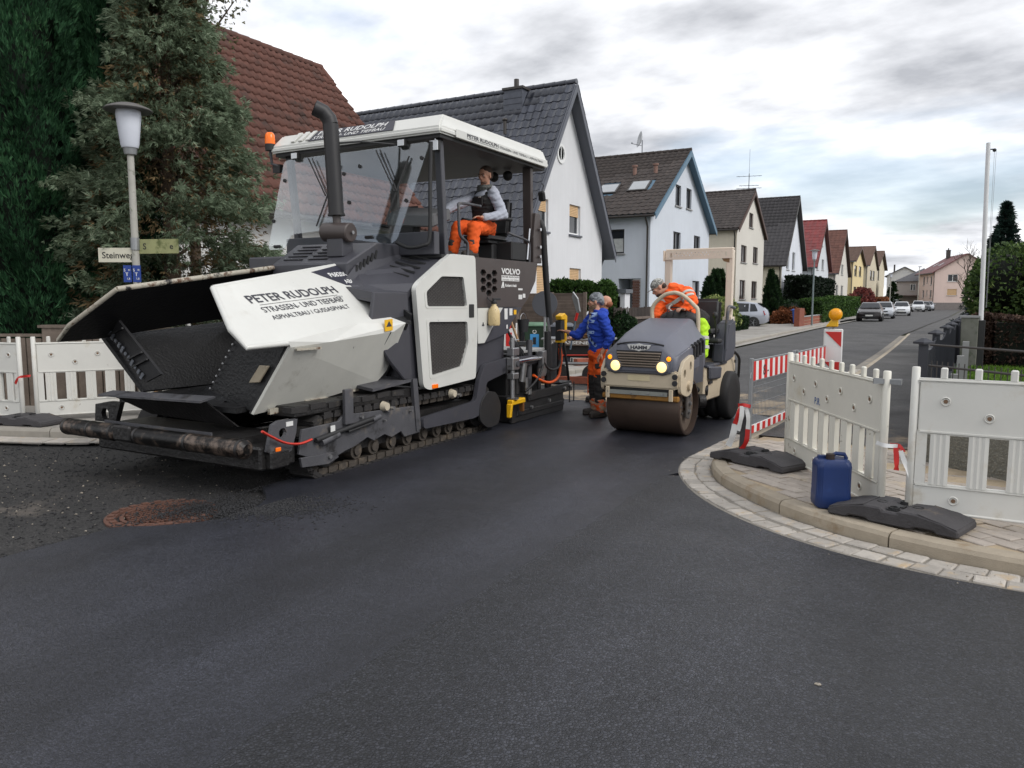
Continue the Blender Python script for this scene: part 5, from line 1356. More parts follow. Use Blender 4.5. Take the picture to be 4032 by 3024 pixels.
# black clutter between hopper and track: steps and carrier plates
B().box(-5.35, -5.0, 5.0, 6.75, .60, .70).obj('chassis_rail', M_oil, pv, bev=.01)
B().prism([(-5.3, 6.05, .80), (-4.97, 6.05, .76), (-4.97, 6.7, .80), (-5.3, 6.7, .84)], (0, 0, -.03)).obj('mud_plate', M_frame, pv)
for k in range(7): B().obox((-5.05, 5.05 + k * .24, .665 + .012 * (k % 2)), (.12, .2, .05), Matrix.Rotation(.05 * (k % 3 - 1), 3, 'X')).obj('guard_segment', M_pad, pv)

# main body
body = B().yz([(6.66, .80), (6.66, 1.74), (7.4, 2.13), (9.55, 2.13), (9.3, 1.65), (8.75, 1.2), (8.6, .85), (8.0, .72)], 2 * PC + 5.03, -5.03).obj('body', M_anth, pv)
YZ('front_cheek', [(6.13, 1.73), (6.68, 1.73), (6.74, .79), (6.60, .80), (6.35, 1.02), (6.05, 1.35)], -4.985, .05, M_anth, pv, bev=.01)
YZ('side_leg', [(6.70, .80), (6.78, .80), (6.84, .24), (6.76, .22)], -4.95, .04, M_frame, pv)
B().prism([(-5.02, 6.13, 1.73), (-4.99, 6.68, 1.735), (-4.99, 6.80, 1.83), (-4.99, 7.42, 2.165), (-5.5, 7.42, 2.2), (-5.55, 6.55, 2.06), (-5.5, 6.2, 1.80)], (-.02, 0, -.1)).obj('shoulder_cover', M_anth, pv)
for k in range(5):
    p0 = Vector((-5.28, 6.86 + k * .105, 1.945 + k * .05)); B().bar(p0 + Vector((-.16, 0, .035)), p0 + Vector((.16, .02, -.04)), .02, .02).obj('louvre', M_black, pv)
# engine hood
hd = B().add([(-6.66, 6.38, 1.72), (-5.56, 6.38, 1.72), (-6.66, 6.38, 2.05), (-5.56, 6.38, 2.045), (-6.72, 6.84, 2.295), (-5.52, 6.84, 2.285), (-6.72, 7.3, 2.30), (-5.52, 7.3, 2.29), (-6.72, 7.3, 1.72), (-5.52, 7.3, 1.72)],
    [(0, 1, 3, 2), (2, 3, 5, 4), (4, 5, 7, 6), (6, 7, 9, 8), (1, 9, 7, 5, 3), (0, 2, 4, 6, 8), (0, 8, 9, 1)]).obj('hood', M_anth, pv, bev=.015)
hs = Vector((0, .46, .245)).normalized(); hn = Vector((0, -.245, .46)).normalized()
for c_, x in enumerate((-6.42, -6.05)):
    for k in range(5):
        p = Vector((x, 6.42, 2.07)) + hs * (.06 + k * .085) + hn * .003; B().bar(p + Vector((-.14, 0, 0)), p + Vector((.14, 0, 0)), .03, .008).obj('hood_slot', M_black, hd)
for k in range(6):
    p = Vector((-5.53, 6.5 + k * .065, 1.98 + k * .035)); B().obox(p, (.02, .03, .09), Matrix.Rotation(-.35, 3, 'X')).obj('side_slot', M_black, hd)
B().box(-7.35, -6.75, 6.66, 7.3, 1.7, 2.16).obj('fender', M_anth, pv, bev=.02)
# exhaust
ex = B().cyl((-6.04, 6.58, 2.40), (-5.66, 6.58, 2.38), .105, n=24).obj('muffler', M_brownp, pv, bev=.012, smooth=40)
B().box(-5.95, -5.72, 6.5, 6.68, 2.12, 2.32).obj('muffler_foot', M_anth, ex, bev=.01)
B().cyl((-5.64, 6.58, 2.38), (-5.63, 6.58, 2.38), .02, n=8).obj('bolt_head', M_steel, ex)
B().cyl((-5.86, 6.58, 2.46), (-5.865, 6.58, 2.60), .045, n=14).obj('neck', M_brownp, ex, smooth=40)
st_ = B()
axis = Vector((-.055, 0, 1)).normalized()
p0 = Vector((-5.865, 6.58, 2.57)); p1 = p0 + axis * .98
st_.cyl(p0, p0 + axis * .02, .094, .094, n=20); st_.cyl(p0 + axis * .02, p1, .084, .084, n=22, caps=False)
elb = [p1, p1 + Vector((-.012, -.01, .06)), p1 + Vector((-.05, -.05, .125)), p1 + Vector((-.115, -.12, .165))]
st_.tube(elb, .084, 22)
stk = st_.obj('exhaust_stack', mat('satin_black_pipe', lin((34, 33, 35)), .5, var=.1, vscale=5), ex, smooth=50)
d_ = (elb[-1] - elb[-2]).normalized(); B().cyl(elb[-1] + d_ * .001, elb[-1] + d_ * .006, .075, n=20).obj('pipe_mouth', M_hole, ex)
B().tube([(-5.86, 6.65, 3.36), (-5.75, 6.85, 3.40), (-5.5, 7.2, 3.40)], .012, 6).obj('stack_stay', M_black, ex)

# side door with two meshed openings
DO = rounded([(7.42, 2.175), (7.95, 2.175), (8.0, 1.35), (7.95, .70), (6.97, .655), (6.86, .70), (6.74, 1.78), (6.80, 1.84)], .05)
W1 = rounded([(7.23, 1.915), (7.68, 1.92), (7.76, 1.575), (6.95, 1.58), (6.93, 1.74)], .035)
W2 = rounded([(6.97, 1.41), (7.76, 1.395), (7.78, 1.14), (7.64, .87), (7.02, .81)], .035)
door = YZ('side_door', DO, -4.925, .06, M_white, pv, holes=[W1, W2])
for w_, inset in ((W1, 1), (W2, 1)):
    c_ = (sum(p[0] for p in w_) / len(w_), sum(p[1] for p in w_) / len(w_))
    rim = [(c_[0] + (p[0] - c_[0]) * 1.10, c_[1] + (p[1] - c_[1]) * 1.12) for p in w_]
    YZ('opening_rim', rim, -4.921, .004, M_white, door, holes=[w_])
    YZ('mesh_screen', [(c_[0] + (p[0] - c_[0]) * 1.02, c_[1] + (p[1] - c_[1]) * 1.02) for p in w_], -4.955, .01, M_mesh, door)
# honeycomb wires of the screens
def hexnet(poly, x, r, rad, m, parent):
    b = B(); xs = [p[0] for p in poly]; zs = [p[1] for p in poly]; dx = r * 1.5; dz = r * math.sqrt(3)
    i = 0; y = min(xs)
    while y < max(xs):
        z = min(zs) + (dz / 2 if i % 2 else 0)
        while z < max(zs):
            for a in (0, 60, 120):
                p = (y + r * math.cos(R(a)), z + r * math.sin(R(a))); q = (y + r * math.cos(R(a + 60)), z + r * math.sin(R(a + 60)))
                if inside(p[0], p[1], poly) and inside(q[0], q[1], poly): b.bar((x, *p), (x, *q), rad * 2, rad * 2)
            z += dz
        y += dx; i += 1
    o = b.obj('honeycomb', m, parent); o['kind'] = 'stuff'; return o
M_wire = mat('screen_wire', lin((88, 84, 82)), .5, var=.2)
hexnet(W1, -4.945, .022, .002, M_wire, door); hexnet(W2, -4.945, .022, .002, M_wire, door)
B().box(-4.93, -4.915, 7.80, 7.91, 1.44, 1.60).obj('door_latch', M_black, door, bev=.008)
B().box(-4.93, -4.912, 7.02, 7.13, .665, .71).obj('side_marker', M_amber, door, bev=.004)

# rear side panels
HX = []
for y, z in ((8.16, 1.985), (8.43, 1.985), (8.295, 1.935), (8.16, 1.885), (8.43, 1.885), (8.295, 1.835), (8.16, 1.785), (8.43, 1.785), (8.295, 1.735)):
    HX.append([(y + .072 * math.cos(R(a)), z + .044 * math.sin(R(a))) for a in range(0, 360, 60)])
rp_ = YZ('rear_panel', [(7.975, 2.165), (9.61, 2.165), (9.55, 1.91), (9.33, 1.67), (9.17, 1.56), (8.015, 1.56)], -4.94, .04, M_brownp, pv, holes=HX)
B().box(-4.99, -4.985, 8.03, 8.56, 1.66, 2.07).obj('hex_backing', M_hole, rp_)
YZ('white_corner_panel', [(8.018, 1.552), (8.64, 1.552), (8.18, 1.12), (8.03, 1.12)], -4.938, .04, M_white, pv)
dk = YZ('dark_corner_panel', [(8.645, 1.552), (9.165, 1.552), (8.9, 1.38), (8.77, 1.22), (8.19, 1.12)], -4.94, .04, M_anth, pv)
YZ('lower_rear_panel', [(8.02, 1.115), (8.77, 1.21), (8.74, .90), (8.2, .82), (8.02, .72)], -4.99, .03, M_anth, pv)
def side_text(s, y, z, size, m, parent, width=None, bold=0.0, shear=0.0, x=-4.938): return text_part('lettering', s, (x, y, z), (0, 1, 0), (0, 0, 1), size, m, parent, bold=bold, shear=shear, width=width, depth=.0015)
side_text('VOLVO', 8.60, 1.985, .10, M_ltr_white, rp_, width=.50, bold=.035)
B().box(-4.9395, -4.9375, 8.61, 9.08, 1.895, 1.965).obj('decal', M_ltr_white, rp_)
side_text('PETER RUDOLPH', 8.625, 1.937, .030, M_brownp, rp_, width=.44, bold=.02, x=-4.937)
side_text('STRASSEN- UND TIEFBAU', 8.625, 1.902, .024, M_brownp, rp_, width=.44, x=-4.937)
side_text('Robert Aebi', 8.70, 1.822, .050, M_ltr_white, rp_, width=.30, bold=.03)
YZ('emblem', [(8.60, 1.805), (8.64, 1.885), (8.66, 1.885), (8.68, 1.805), (8.655, 1.805), (8.645, 1.85), (8.63, 1.805)], -4.938, .002, M_ltr_white, rp_)
for y, z, w_, h_, m_ in ((9.06, 1.60, .10, .10, M_stick), (9.18, 1.62, .07, .09, M_stick), (9.05, 1.72, .12, .04, M_stick)): B().box(-4.939, -4.936, y, y + w_, z + .06, z + .06 + h_ * .6).obj('sticker', m_, rp_)
for y, z, w_, h_, m_ in ((8.68, 1.40, .08, .14, M_stick), (8.93, 1.46, .07, .06, M_yel), (8.81, 1.45, .08, .09, M_stick), (8.73, 1.28, .035, .05, M_stick)): B().box(-4.939, -4.936, y, y + w_, z, z + h_).obj('sticker', m_, dk)
# evolution-style row of small figures on the white corner panel
for k, (y, z) in enumerate(((8.12, 1.33), (8.24, 1.335), (8.33, 1.34), (8.43, 1.35), (8.5, 1.36))):
    B().box(-4.937, -4.935, y, y + .05, z, z + .02).box(-4.937, -4.935, y + .015, y + .035, z + .02, z + .045).obj('pictogram', M_ltr_dark, pv)

# lettering on the near hopper wing
wing = [c for c in pv.children if c.name.startswith('hopper_wing')][0]
yd = Vector((-.05, 1.183, .106)).normalized(); ud = pn.cross(yd).normalized()
if ud.z < 0: ud = -ud
def wing_text(s, p, size, width, bold=0.0, m=None): return text_part('lettering', s, Vector(p) + pn * .002, yd, ud, size, m or M_ltr_dark, wing, bold=bold, width=width, depth=.002)
wing_text('PETER RUDOLPH', (-5.299, 4.821, 1.619), .155, 1.19, .014)
wing_text('STRASSEN- UND TIEFBAU', (-5.189, 4.871, 1.538), .105, 1.09, .005)
wing_text('ASPHALTBAU / GUSSASPHALT', (-5.104, 4.894, 1.476), .082, 1.06, .003)
wing_text('GMBH', (-5.262, 5.86, 1.665), .045, .12, 0)
p_ = Vector((-5.276, 4.894, 1.605)) + pn * .002; B().bar(p_, p_ + yd * 1.06, .008, .002).obj('underline', M_ltr_dark, wing)
# dark decal with the type number
dq = [(-5.631, 5.916, 1.931), (-5.437, 6.222, 1.803), (-5.415, 6.43, 1.798), (-5.735, 6.545, 2.046)]
B().prism([Vector(p) + pn * .001 for p in dq], pn * .002).obj('type_decal', M_navy, wing)
wing_text('P6820C', (-5.553, 6.13, 1.884), .10, .29, .012, M_ltr_white)
wing_text('ABG', (-5.457, 6.25, 1.82), .09, .16, .012, M_ltr_white)
B().prism([(-4.868, 6.14, 1.45), (-4.868, 6.26, 1.46), (-4.868, 6.26, 1.345), (-4.868, 6.14, 1.335)], (-.01, 0, 0)).obj('warning_label', M_yel, pv)
YZ('warning_triangle', [(6.155, 1.38), (6.245, 1.385), (6.20, 1.44)], -4.866, .003, M_ltr_dark, pv)

# platform, dashboard, seats
B().box(-7.4, -4.97, 7.3, 9.62, 2.13, 2.165).obj('platform', M_black, pv)
fw_ = B().box(-7.3, -5.02, 7.24, 7.34, 2.16, 2.42).obj('front_bulkhead', M_anth, pv, bev=.01)
ds = B().add([(-6.0, 7.62, 2.55), (-5.3, 7.62, 2.5), (-5.3, 8.0, 2.62), (-6.0, 8.0, 2.66), (-6.0, 7.62, 2.70), (-5.3, 7.62, 2.66), (-5.3, 8.0, 2.76), (-6.0, 8.0, 2.82)], [(0, 3, 2, 1), (4, 5, 6, 7), (0, 1, 5, 4), (1, 2, 6, 5), (2, 3, 7, 6), (3, 0, 4, 7)]).obj('control_console', mat('console_grey', lin((96, 96, 98)), .5), pv, bev=.02)
B().box(-5.28, -5.27, 7.7, 7.78, 2.66, 2.7).obj('label_plate', M_stick, ds)
B().cyl((-5.7, 7.75, 2.16), (-5.65, 7.78, 2.56), .05, n=10).obj('console_post', M_black, ds)
B().box(-6.3, -5.15, 7.52, 7.62, 2.38, 2.44).obj('dash_shelf', M_white, pv, bev=.02)
for xs in (-5.42, -6.95):
    s_ = B().box(xs - .24, xs + .24, 8.72, 9.28, 2.40, 2.50).obj('seat', M_rubber, pv, bev=.05, seg=3, smooth=40)
    B().obox((xs, 9.33, 2.76), (.44, .11, .52), Matrix.Rotation(-.12, 3, 'X')).obj('backrest', M_rubber, s_, bev=.05, seg=3, smooth=40)
    B().box(xs - .18, xs + .18, 8.9, 9.2, 2.16, 2.40).obj('seat_base', M_black, s_, bev=.02)
    for sg in (-1, 1): B().box(xs + sg * .27 - .03, xs + sg * .27 + .03, 8.85, 9.25, 2.70, 2.75).obj('armrest', M_black, s_, bev=.02)
# control arm, tool box and rails on the near side
B().tube(cat_rom([(-4.98, 7.86, 2.16), (-4.98, 7.86, 2.32), (-4.98, 7.7, 2.42), (-4.98, 7.68, 2.7), (-5.0, 7.75, 2.78), (-5.0, 8.2, 2.79)], 5), .018, 8).obj('grab_rail', M_frame, pv, smooth=60)
B().tube(cat_rom([(-4.98, 8.85, 2.52), (-4.98, 9.0, 2.5), (-4.98, 9.35, 2.46), (-4.98, 9.45, 2.4), (-4.98, 9.45, 2.17)], 5), .016, 8).obj('arm_rail', M_frame, pv, smooth=60)
B().box(-5.3, -5.0, 9.0, 9.42, 2.17, 2.42).obj('tool_box', M_black, pv, bev=.02)
B().cyl((-4.99, 9.40, 2.2), (-4.99, 9.47, 2.62), .016, n=8).obj('gas_strut', M_chrome, pv, smooth=50)

# canopy
x0, x1, y0, y1 = 2 * PC + 4.9, -4.9, 7.2, 9.86
rings = []
for fi, si, z in ((0, 0, 3.48), (0, 0, 3.55), (.02, .015, 3.565), (.15, .06, 3.71), (.45, .5, 3.75)):
    rings.append([(x0 + si, y0 + fi, z), (x1 - si, y0 + fi, z), (x1 - si, y1 - fi * .4, z), (x0 + si, y1 - fi * .4, z)])
can = B().loft(rings).obj('canopy', M_white, pv, bev=.02, seg=2, smooth=35)
B().box(x0 + .04, x1 - .04, y0 + .05, y1 - .04, 3.44, 3.479).obj('canopy_underside', M_black, can)
for i in range(3):
    xx = -7.15 + i * .12; pA = Vector((xx, 7.26, 3.592)); 
    B().prism([(xx, 7.23, 3.585), (xx + .06, 7.23, 3.585), (xx + .10, 7.34, 3.705), (xx + .04, 7.34, 3.705)], (0, -.012, .012)).obj('canopy_rib', M_white, can)
fs = Vector((0, .13, .145)).normalized(); fn = Vector((0, -.145, .13)).normalized()
fo = Vector((-6.86, 7.222, 3.568)) + fn * .006
B().prism([fo, fo + Vector((1.30, 0, 0)), fo + Vector((1.24, 0, 0)) + fs * .18, fo + Vector((.06, 0, 0)) + fs * .18], fn * .004).obj('front_decal', M_navy, can)
text_part('lettering', 'PETER RUDOLPH', fo + Vector((.10, 0, 0)) + fs * .097 + fn * .005, (1, 0, 0), fs, .10, M_ltr_white, can, bold=.012, shear=.2, width=1.06)
text_part('lettering', 'STRASSEN- UND TIEFBAU', fo + Vector((.06, 0, 0)) + fs * .02 + fn * .005, (1, 0, 0), fs, .075, M_ltr_white, can, bold=.006, shear=.2, width=1.10)
B().bar(fo + Vector((.12, 0, 0)) + fs * .086 + fn * .006, fo + Vector((1.14, 0, 0)) + fs * .086 + fn * .006, .006, .002).obj('underline', M_ltr_white, can)
B().box(-4.9, -4.885, 7.5, 9.80, 3.475, 3.572).obj('side_strip', M_white, can, bev=.006)
text_part('lettering', 'PETER RUDOLPH', (-4.884, 7.72, 3.515), (0, 1, 0), (0, 0, 1), .058, M_ltr_dark, can, bold=.03, width=.72)
text_part('lettering', 'STRASSEN- UND TIEFBAU / ASPHALTBAU', (-4.884, 8.47, 3.515), (0, 1, 0), (0, 0, 1), .040, M_ltr_dark, can, bold=.01, width=1.18)
B().box(-4.885, -4.883, 7.72, 8.44, 3.500, 3.504).obj('underline', M_ltr_dark, can)
for f in ((lambda p: p), mx):
    B().bar(f((-5.07, 7.50, 2.16)), f((-5.05, 7.38, 3.47)), .075, .085).obj('canopy_post', M_anth, pv, bev=.008)
    rp2 = B().bar(f((-5.05, 9.56, 2.16)), f((-5.05, 9.52, 3.47)), .07, .13).obj('canopy_post', M_brownp, pv, bev=.008)
    B().yz([(9.5, 2.16), (9.74, 2.16), (9.74, 2.72), (9.68, 2.84), (9.56, 2.84), (9.5, 2.5)], f((-5.0, 0, 0))[0], f((-4.94, 0, 0))[0]).obj('post_bracket', M_brownp, rp2, bev=.008)
    for z in (2.25, 2.38, 2.62): B().cyl(f((-4.93, 9.64, z)), f((-4.90, 9.64, z)), .022, n=10).obj('bolt', M_chrome, rp2)
# side glass frame by the front post
B().tube(cat_rom([(-5.06, 7.25, 3.4), (-5.06, 7.22, 2.9), (-5.06, 7.2, 2.35), (-5.12, 7.16, 2.26), (-5.3, 7.12, 2.24), (-5.45, 7.1, 2.3)], 5), .022, 8).obj('screen_frame', M_black, pv, smooth=60)
# windscreen: one leaning sheet with a notch over the hood
ws = [(-7.30, 2.26), (-7.02, 2.26), (-6.95, 2.44), (-6.02, 2.49), (-5.95, 2.34), (-5.40, 2.27), (-5.32, 2.32), (-5.06, 3.40), (-7.27, 3.38)]
ws = rounded(ws, .07)
def wsy(z): return 6.93 + (z - 2.26) * .26
gl = B().prism([(x, wsy(z), z) for x, z in ws], (0, .008, 0)).obj('windscreen', M_glass, pv)
for x, z in ((-7.2, 3.12), (-7.28, 2.62), (-6.25, 3.13), (-6.02, 3.20), (-6.10, 2.78), (-5.14, 3.22), (-5.27, 2.75)): B().cyl((x, wsy(z) - .012, z), (x, wsy(z) + .012, z), .022, n=12).obj('glass_fixing', M_black, gl)
for x, z in ((-7.14, 2.30), (-5.72, 2.36)): B().obox((x, wsy(z) - .01, z), (.12, .02, .035)).obj('glass_latch', M_black, gl, bev=.008)
for xa, za, xb, zb in ((-6.82, 3.36, -6.45, 2.88), (-5.78, 3.36, -5.42, 2.86)):
    wp_ = B().tube([(xa, wsy(za) - .04, za), (xb, wsy(zb) - .04, zb)], .009, 6).tube([(xa + .06, wsy(za) - .04, za), (xb + .03, wsy(zb) - .04, zb)], .008, 6).obj('wiper', M_black, gl)
    B().cyl((xb + .12, wsy(3.25) - .025, 3.25), (xb - .08, wsy(2.52) - .025, 2.52), .011, n=6).obj('wiper_blade', M_black, wp_)
# lamps and beacon
for x in (-7.05, -5.42):
    l_ = B().box(x - .05, x + .05, 7.17, 7.24, 3.37, 3.45).obj('work_lamp', M_black, pv, bev=.008)
    B().box(x - .043, x + .043, 7.163, 7.172, 3.378, 3.442).obj('lens', M_lamp, l_)
l_ = B().box(-5.09, -4.97, 7.26, 7.31, 3.30, 3.42).obj('led_lamp', M_black, pv, bev=.01)
B().box(-5.083, -4.977, 7.25, 7.262, 3.308, 3.412).obj('lens', M_lamp, l_)
B().tube([(-5.03, 7.29, 3.42), (-5.03, 7.29, 3.47)], .015).obj('lamp_bracket', M_chrome, l_)
bc = B().cyl((-7.50, 7.22, 3.52), (-7.50, 7.22, 3.60), .062, n=18).obj('beacon', M_black, pv, smooth=40)
B().lathe((-7.50, 7.22, 3.60), [(.062, 0), (.062, .06), (.058, .11), (.04, .14), (.0, .148)], 20).obj('beacon_dome', M_amber, bc, smooth=50)
B().tube([(-7.50, 7.22, 3.52), (-7.50, 7.24, 3.36), (-7.40, 7.27, 3.33)], .018, 8).obj('beacon_bracket', M_frame, bc)
B().obox((-7.44, 7.28, 3.30), (.12, .06, .10)).obj('corner_bracket', M_black, bc)
lm = B().obox((-4.93, 9.72, 3.08), (.10, .06, .14), Matrix.Rotation(.3, 3, 'X')).obj('rear_work_lamp', M_black, pv, bev=.02)
B().tube([(-4.93, 9.74, 3.15), (-4.92, 9.76, 3.23), (-4.92, 9.70, 3.25)], .008, 6).obj('lamp_bracket', M_frame, lm)
for k in range(2): B().ell((-5.35 - .22 * k, 9.5, 3.36), (.07, .06, .07)).obj('rear_floodlight', M_black, pv, smooth=60)

# tow arm and screed
TA = rounded([(6.84, .36), (7.94, .42), (8.02, .67), (8.15, .85), (8.73, .90), (9.6, .88), (9.6, .78), (8.75, .72), (8.19, .63), (8.11, .26), (7.9, .215), (6.84, .235)], .05, 3)
YZ('tow_arm', TA, -4.915, .06, M_anth, pv, bev=.008)
ad = rounded([(8.20, .52), (8.42, .48), (8.53, .30), (8.47, .06), (8.18, .05), (7.99, .18), (8.03, .40)], .08, 4)
YZ('auger_shield', ad, -4.90, .03, M_screed, pv, bev=.004)
B().cyl((-7.5, 8.45, .32), (-4.98, 8.45, .32), .16, n=16).obj('auger', M_oil, pv, smooth=40)
sc_ = B().box(-7.55, -4.97, 8.92, 10.46, .012, .36).obj('screed', M_screed, pv, bev=.01)
YZ('end_plate', [(8.86, .012), (10.46, .004), (10.47, .07), (10.5, .085), (10.48, .12), (10.5, .15), (10.46, .18), (10.46, .30), (8.86, .38)], -4.93, .035, M_screed, sc_)
YZ('skid_rail', [(8.98, .09), (10.42, .085), (10.42, .15), (9.0, .16)], -4.915, .03, M_screed, sc_, bev=.006)
YZ('step_beam', [(9.25, .385), (10.72, .395), (10.72, .27), (9.29, .265)], -4.90, .05, M_screed, sc_, bev=.006)
for y, z in ((10.42, .33), (10.62, .36), (9.9, .21), (9.35, .18)): B().cyl((-4.90, y, z), (-4.87, y, z), .025, n=8).obj('bolt', M_steel, sc_)
B().box(-7.5, -4.95, 10.46, 10.80, .38, .41).obj('walkway', M_screed, sc_)
B().tube([(-4.90, 10.62, .38), (-4.90, 10.62, .10), (-4.90, 10.78, .10), (-4.90, 10.78, .40)], .010, 6).obj('step_loop', M_screed, sc_)
B().box(-7.4, -5.1, 9.0, 10.0, .36, .92).obj('screed_housing', M_black, sc_)
B().box(-7.4, -4.98, 9.3, 10.05, .925, .96).obj('deck_plate', mat('chequer_plate', lin((170, 170, 168)), .5, metal=.3, var=.15, vscale=12), sc_, bev=.004)
YZ('rear_bracket', [(9.62, .93), (10.02, .93), (10.02, .70), (9.88, .56), (9.66, .56), (9.66, .72), (9.80, .80), (9.80, .86), (9.62, .86)], -4.94, .03, M_steel, sc_, bev=.004)
# levelling ski, post and cross bar
sp_ = B().cyl((-4.86, 8.75, .36), (-4.86, 8.75, 1.16), .034, n=16).obj('sensor_post', M_steel, pv, smooth=40)
for z, h_, w_ in ((.98, .10, .13), (.82, .16, .14), (.66, .08, .11)): B().box(-4.91, -4.81, 8.75 - w_ / 2, 8.75 + w_ / 2 + .04, z - h_ / 2, z + h_ / 2).obj('clamp_block', M_steel, sp_, bev=.008)
B().cyl((-4.81, 8.80, .82), (-4.79, 8.80, .82), .04, n=14).obj('clamp_knob', M_frame, sp_, smooth=40)
B().tube([(-4.86, 8.66, .80), (-4.86, 8.60, .80), (-4.86, 8.60, .70)], .014, 6).obj('hand_crank', M_black, sp_)
B().cyl((-4.86, 8.7, 1.12), (-4.86, 8.92, 1.13), .01, n=6).obj('cross_pin', M_steel, sp_)
B().cyl((-4.87, 8.82, .835), (-4.87, 9.64, .845), .030, n=16).obj('cross_bar', M_chrome, pv, smooth=40)
B().box(-4.91, -4.83, 9.58, 9.68, .70, .94).obj('bar_end_block', M_steel, pv, bev=.008)
sk_ = B().obox((-4.86, 8.86, .315), (.09, .36, .07)).obj('sonic_sensor', M_yel, pv, bev=.012)
B().prism([(-4.90, 8.66, .30), (-4.82, 8.66, .30), (-4.83, 8.64, .12), (-4.89, 8.64, .12)], (0, .05, 0)).obj('sensor_foot', M_yel, sk_, bev=.01)
B().prism([(-4.90, 8.98, .30), (-4.82, 8.98, .30), (-4.83, 9.0, .16), (-4.89, 9.0, .16)], (0, .04, 0)).obj('sensor_foot', mat('dirty_ochre', lin((128, 84, 40)), .7, var=.2), sk_, bev=.01)
B().box(-4.93, -4.79, 8.72, 8.80, .352, .375).obj('sensor_mount', M_steel, sk_)
# uprights, hoses and the remote on the screed
for p, q, r_, m_ in (((-4.98, 9.42, .38), (-4.98, 9.45, 1.10), .045, M_frame), ((-4.95, 9.98, .38), (-4.95, 9.96, 1.20), .05, M_black), ((-4.98, 9.75, .38), (-4.98, 9.75, .9), .03, M_screed), ((-4.99, 9.1, .38), (-4.99, 9.12, .86), .04, M_screed),
                     ((-4.93, 10.02, 1.02), (-4.93, 9.92, 1.40), .018, M_steel), ((-4.89, 10.22, .55), (-4.89, 10.26, 1.36), .035, M_black)):
    B().cyl(p, q, r_, n=12).obj('upright', m_, sc_, smooth=40)
B().tube(cat_rom([(-4.93, 9.99, 1.30), (-4.93, 9.88, 1.85), (-4.93, 9.80, 2.35), (-4.93, 9.76, 2.62), (-4.97, 9.73, 2.75)], 5), [.045] * 21, 10).obj('hose_riser', M_black, pv, smooth=60)
YZ('control_post', [(10.10, .42), (10.40, .42), (10.42, 1.06), (10.12, 1.0)], -4.97, .02, M_frame, sc_)
rm_ = B().yz([(10.16, 1.42), (10.30, 1.46), (10.38, 1.42), (10.36, 1.05), (10.31, 1.03), (10.30, 1.36), (10.18, 1.36)], -4.93, -4.83).obj('remote_control', M_yel, pv, bev=.01)
B().box(-4.93, -4.84, 10.17, 10.30, 1.06, 1.35).obj('remote_panel', M_black, rm_, bev=.006)
B().box(-4.94, -4.83, 10.19, 10.30, 1.03, 1.07).obj('remote_base', M_yel, rm_)
def hose(pts, r, m, name='hose'): return B().tube(cat_rom(pts, 6), r, 8).obj(name, m, pv, smooth=60)
hose([(-4.86, 9.35, .62), (-4.84, 9.55, .53), (-4.83, 9.80, .48), (-4.83, 10.05, .52), (-4.85, 10.18, .66), (-4.87, 10.2, .95)], .020, M_orh, 'orange_hose')
hose([(-4.87, 10.2, 1.0), (-4.85, 10.22, .85), (-4.84, 10.2, .72)], .018, M_orh, 'orange_hose')
hose([(-4.86, 9.6, .92), (-4.84, 9.62, .80), (-4.84, 9.5, .62), (-4.84, 9.3, .50), (-4.86, 9.1, .42)], .017, M_black)
hose([(-4.84, 9.62, .78), (-4.82, 9.75, .68), (-4.82, 9.98, .66), (-4.84, 10.15, .74), (-4.86, 10.2, 1.0), (-4.86, 10.27, 1.2)], .017, M_black)
hose([(-4.86, 10.30, 1.05), (-4.84, 10.35, .8), (-4.84, 10.42, .6), (-4.86, 10.5, .45)], .020, M_black)
for k in range(4): hose([(-4.98 - .02 * k, 8.84 + .03 * k, 1.25), (-4.95 - .02 * k, 8.95 + .05 * k, 1.08), (-4.95 - .02 * k, 9.05 + .07 * k, .98), (-4.97, 9.12 + .09 * k, .86)], .016, M_black)
B().cyl((-4.92, 9.12, .55), (-4.90, 9.14, .80), .045, .05, n=12).cyl((-4.90, 9.14, .80), (-4.9, 9.14, .84), .03, n=10).obj('valve_body', M_steel, sc_, smooth=40)
B().cyl((-4.90, 9.22, .38), (-4.90, 9.2, .60), .03, n=10).cyl((-4.90, 9.3, .36), (-4.90, 9.3, .46), .035, n=10).obj('spindle', M_steel, sc_, smooth=40)
# spray bottle and black bag hanging on the body are things of their own
sb = thing('spray_bottle', 'yellowed plastic spray bottle hanging from the hexagon holes of the paver', 'bottle', (-4.87, 8.30, 1.33))
B().lathe((0, 0, 0), [(.02, 0), (.068, .005), (.075, .03), (.075, .15), (.07, .19), (.045, .235), (.03, .25), (.03, .275)], 20).obj('tank', mat('yellowed_plastic', lin((206, 184, 138)), .4, var=.12, vscale=12, dirt=(lin((120, 96, 60)), .3, 16)), sb, smooth=50)
B().lathe((0, 0, .27), [(.036, 0), (.036, .03), (.02, .045), (.02, .07)], 14).obox((0, .06, .33), (.02, .18, .025)).obj('pump_head', M_black, sb, bev=.004)
B().tube([(-.02, -.04, .30), (-.05, -.05, .33), (-.08, -.05, .37)], .006, 5).obj('hook', M_black, sb)
bg_ = thing('rubber_bucket', 'black bucket hung on the rear corner of the paver body', 'bucket', (-4.93, 9.18, 1.22))
B().lathe((0, 0, 0), [(.06, 0), (.085, .17), (.08, .17), (.056, .01)], 16).obj('pail', M_rubber, bg_, smooth=50)
B().tube(arc((0, 0, .17), .082, 0, 180, 8, (0, 1, 0), (0, 0, 1)), .005, 5).obj('bail_handle', M_steel, bg_)

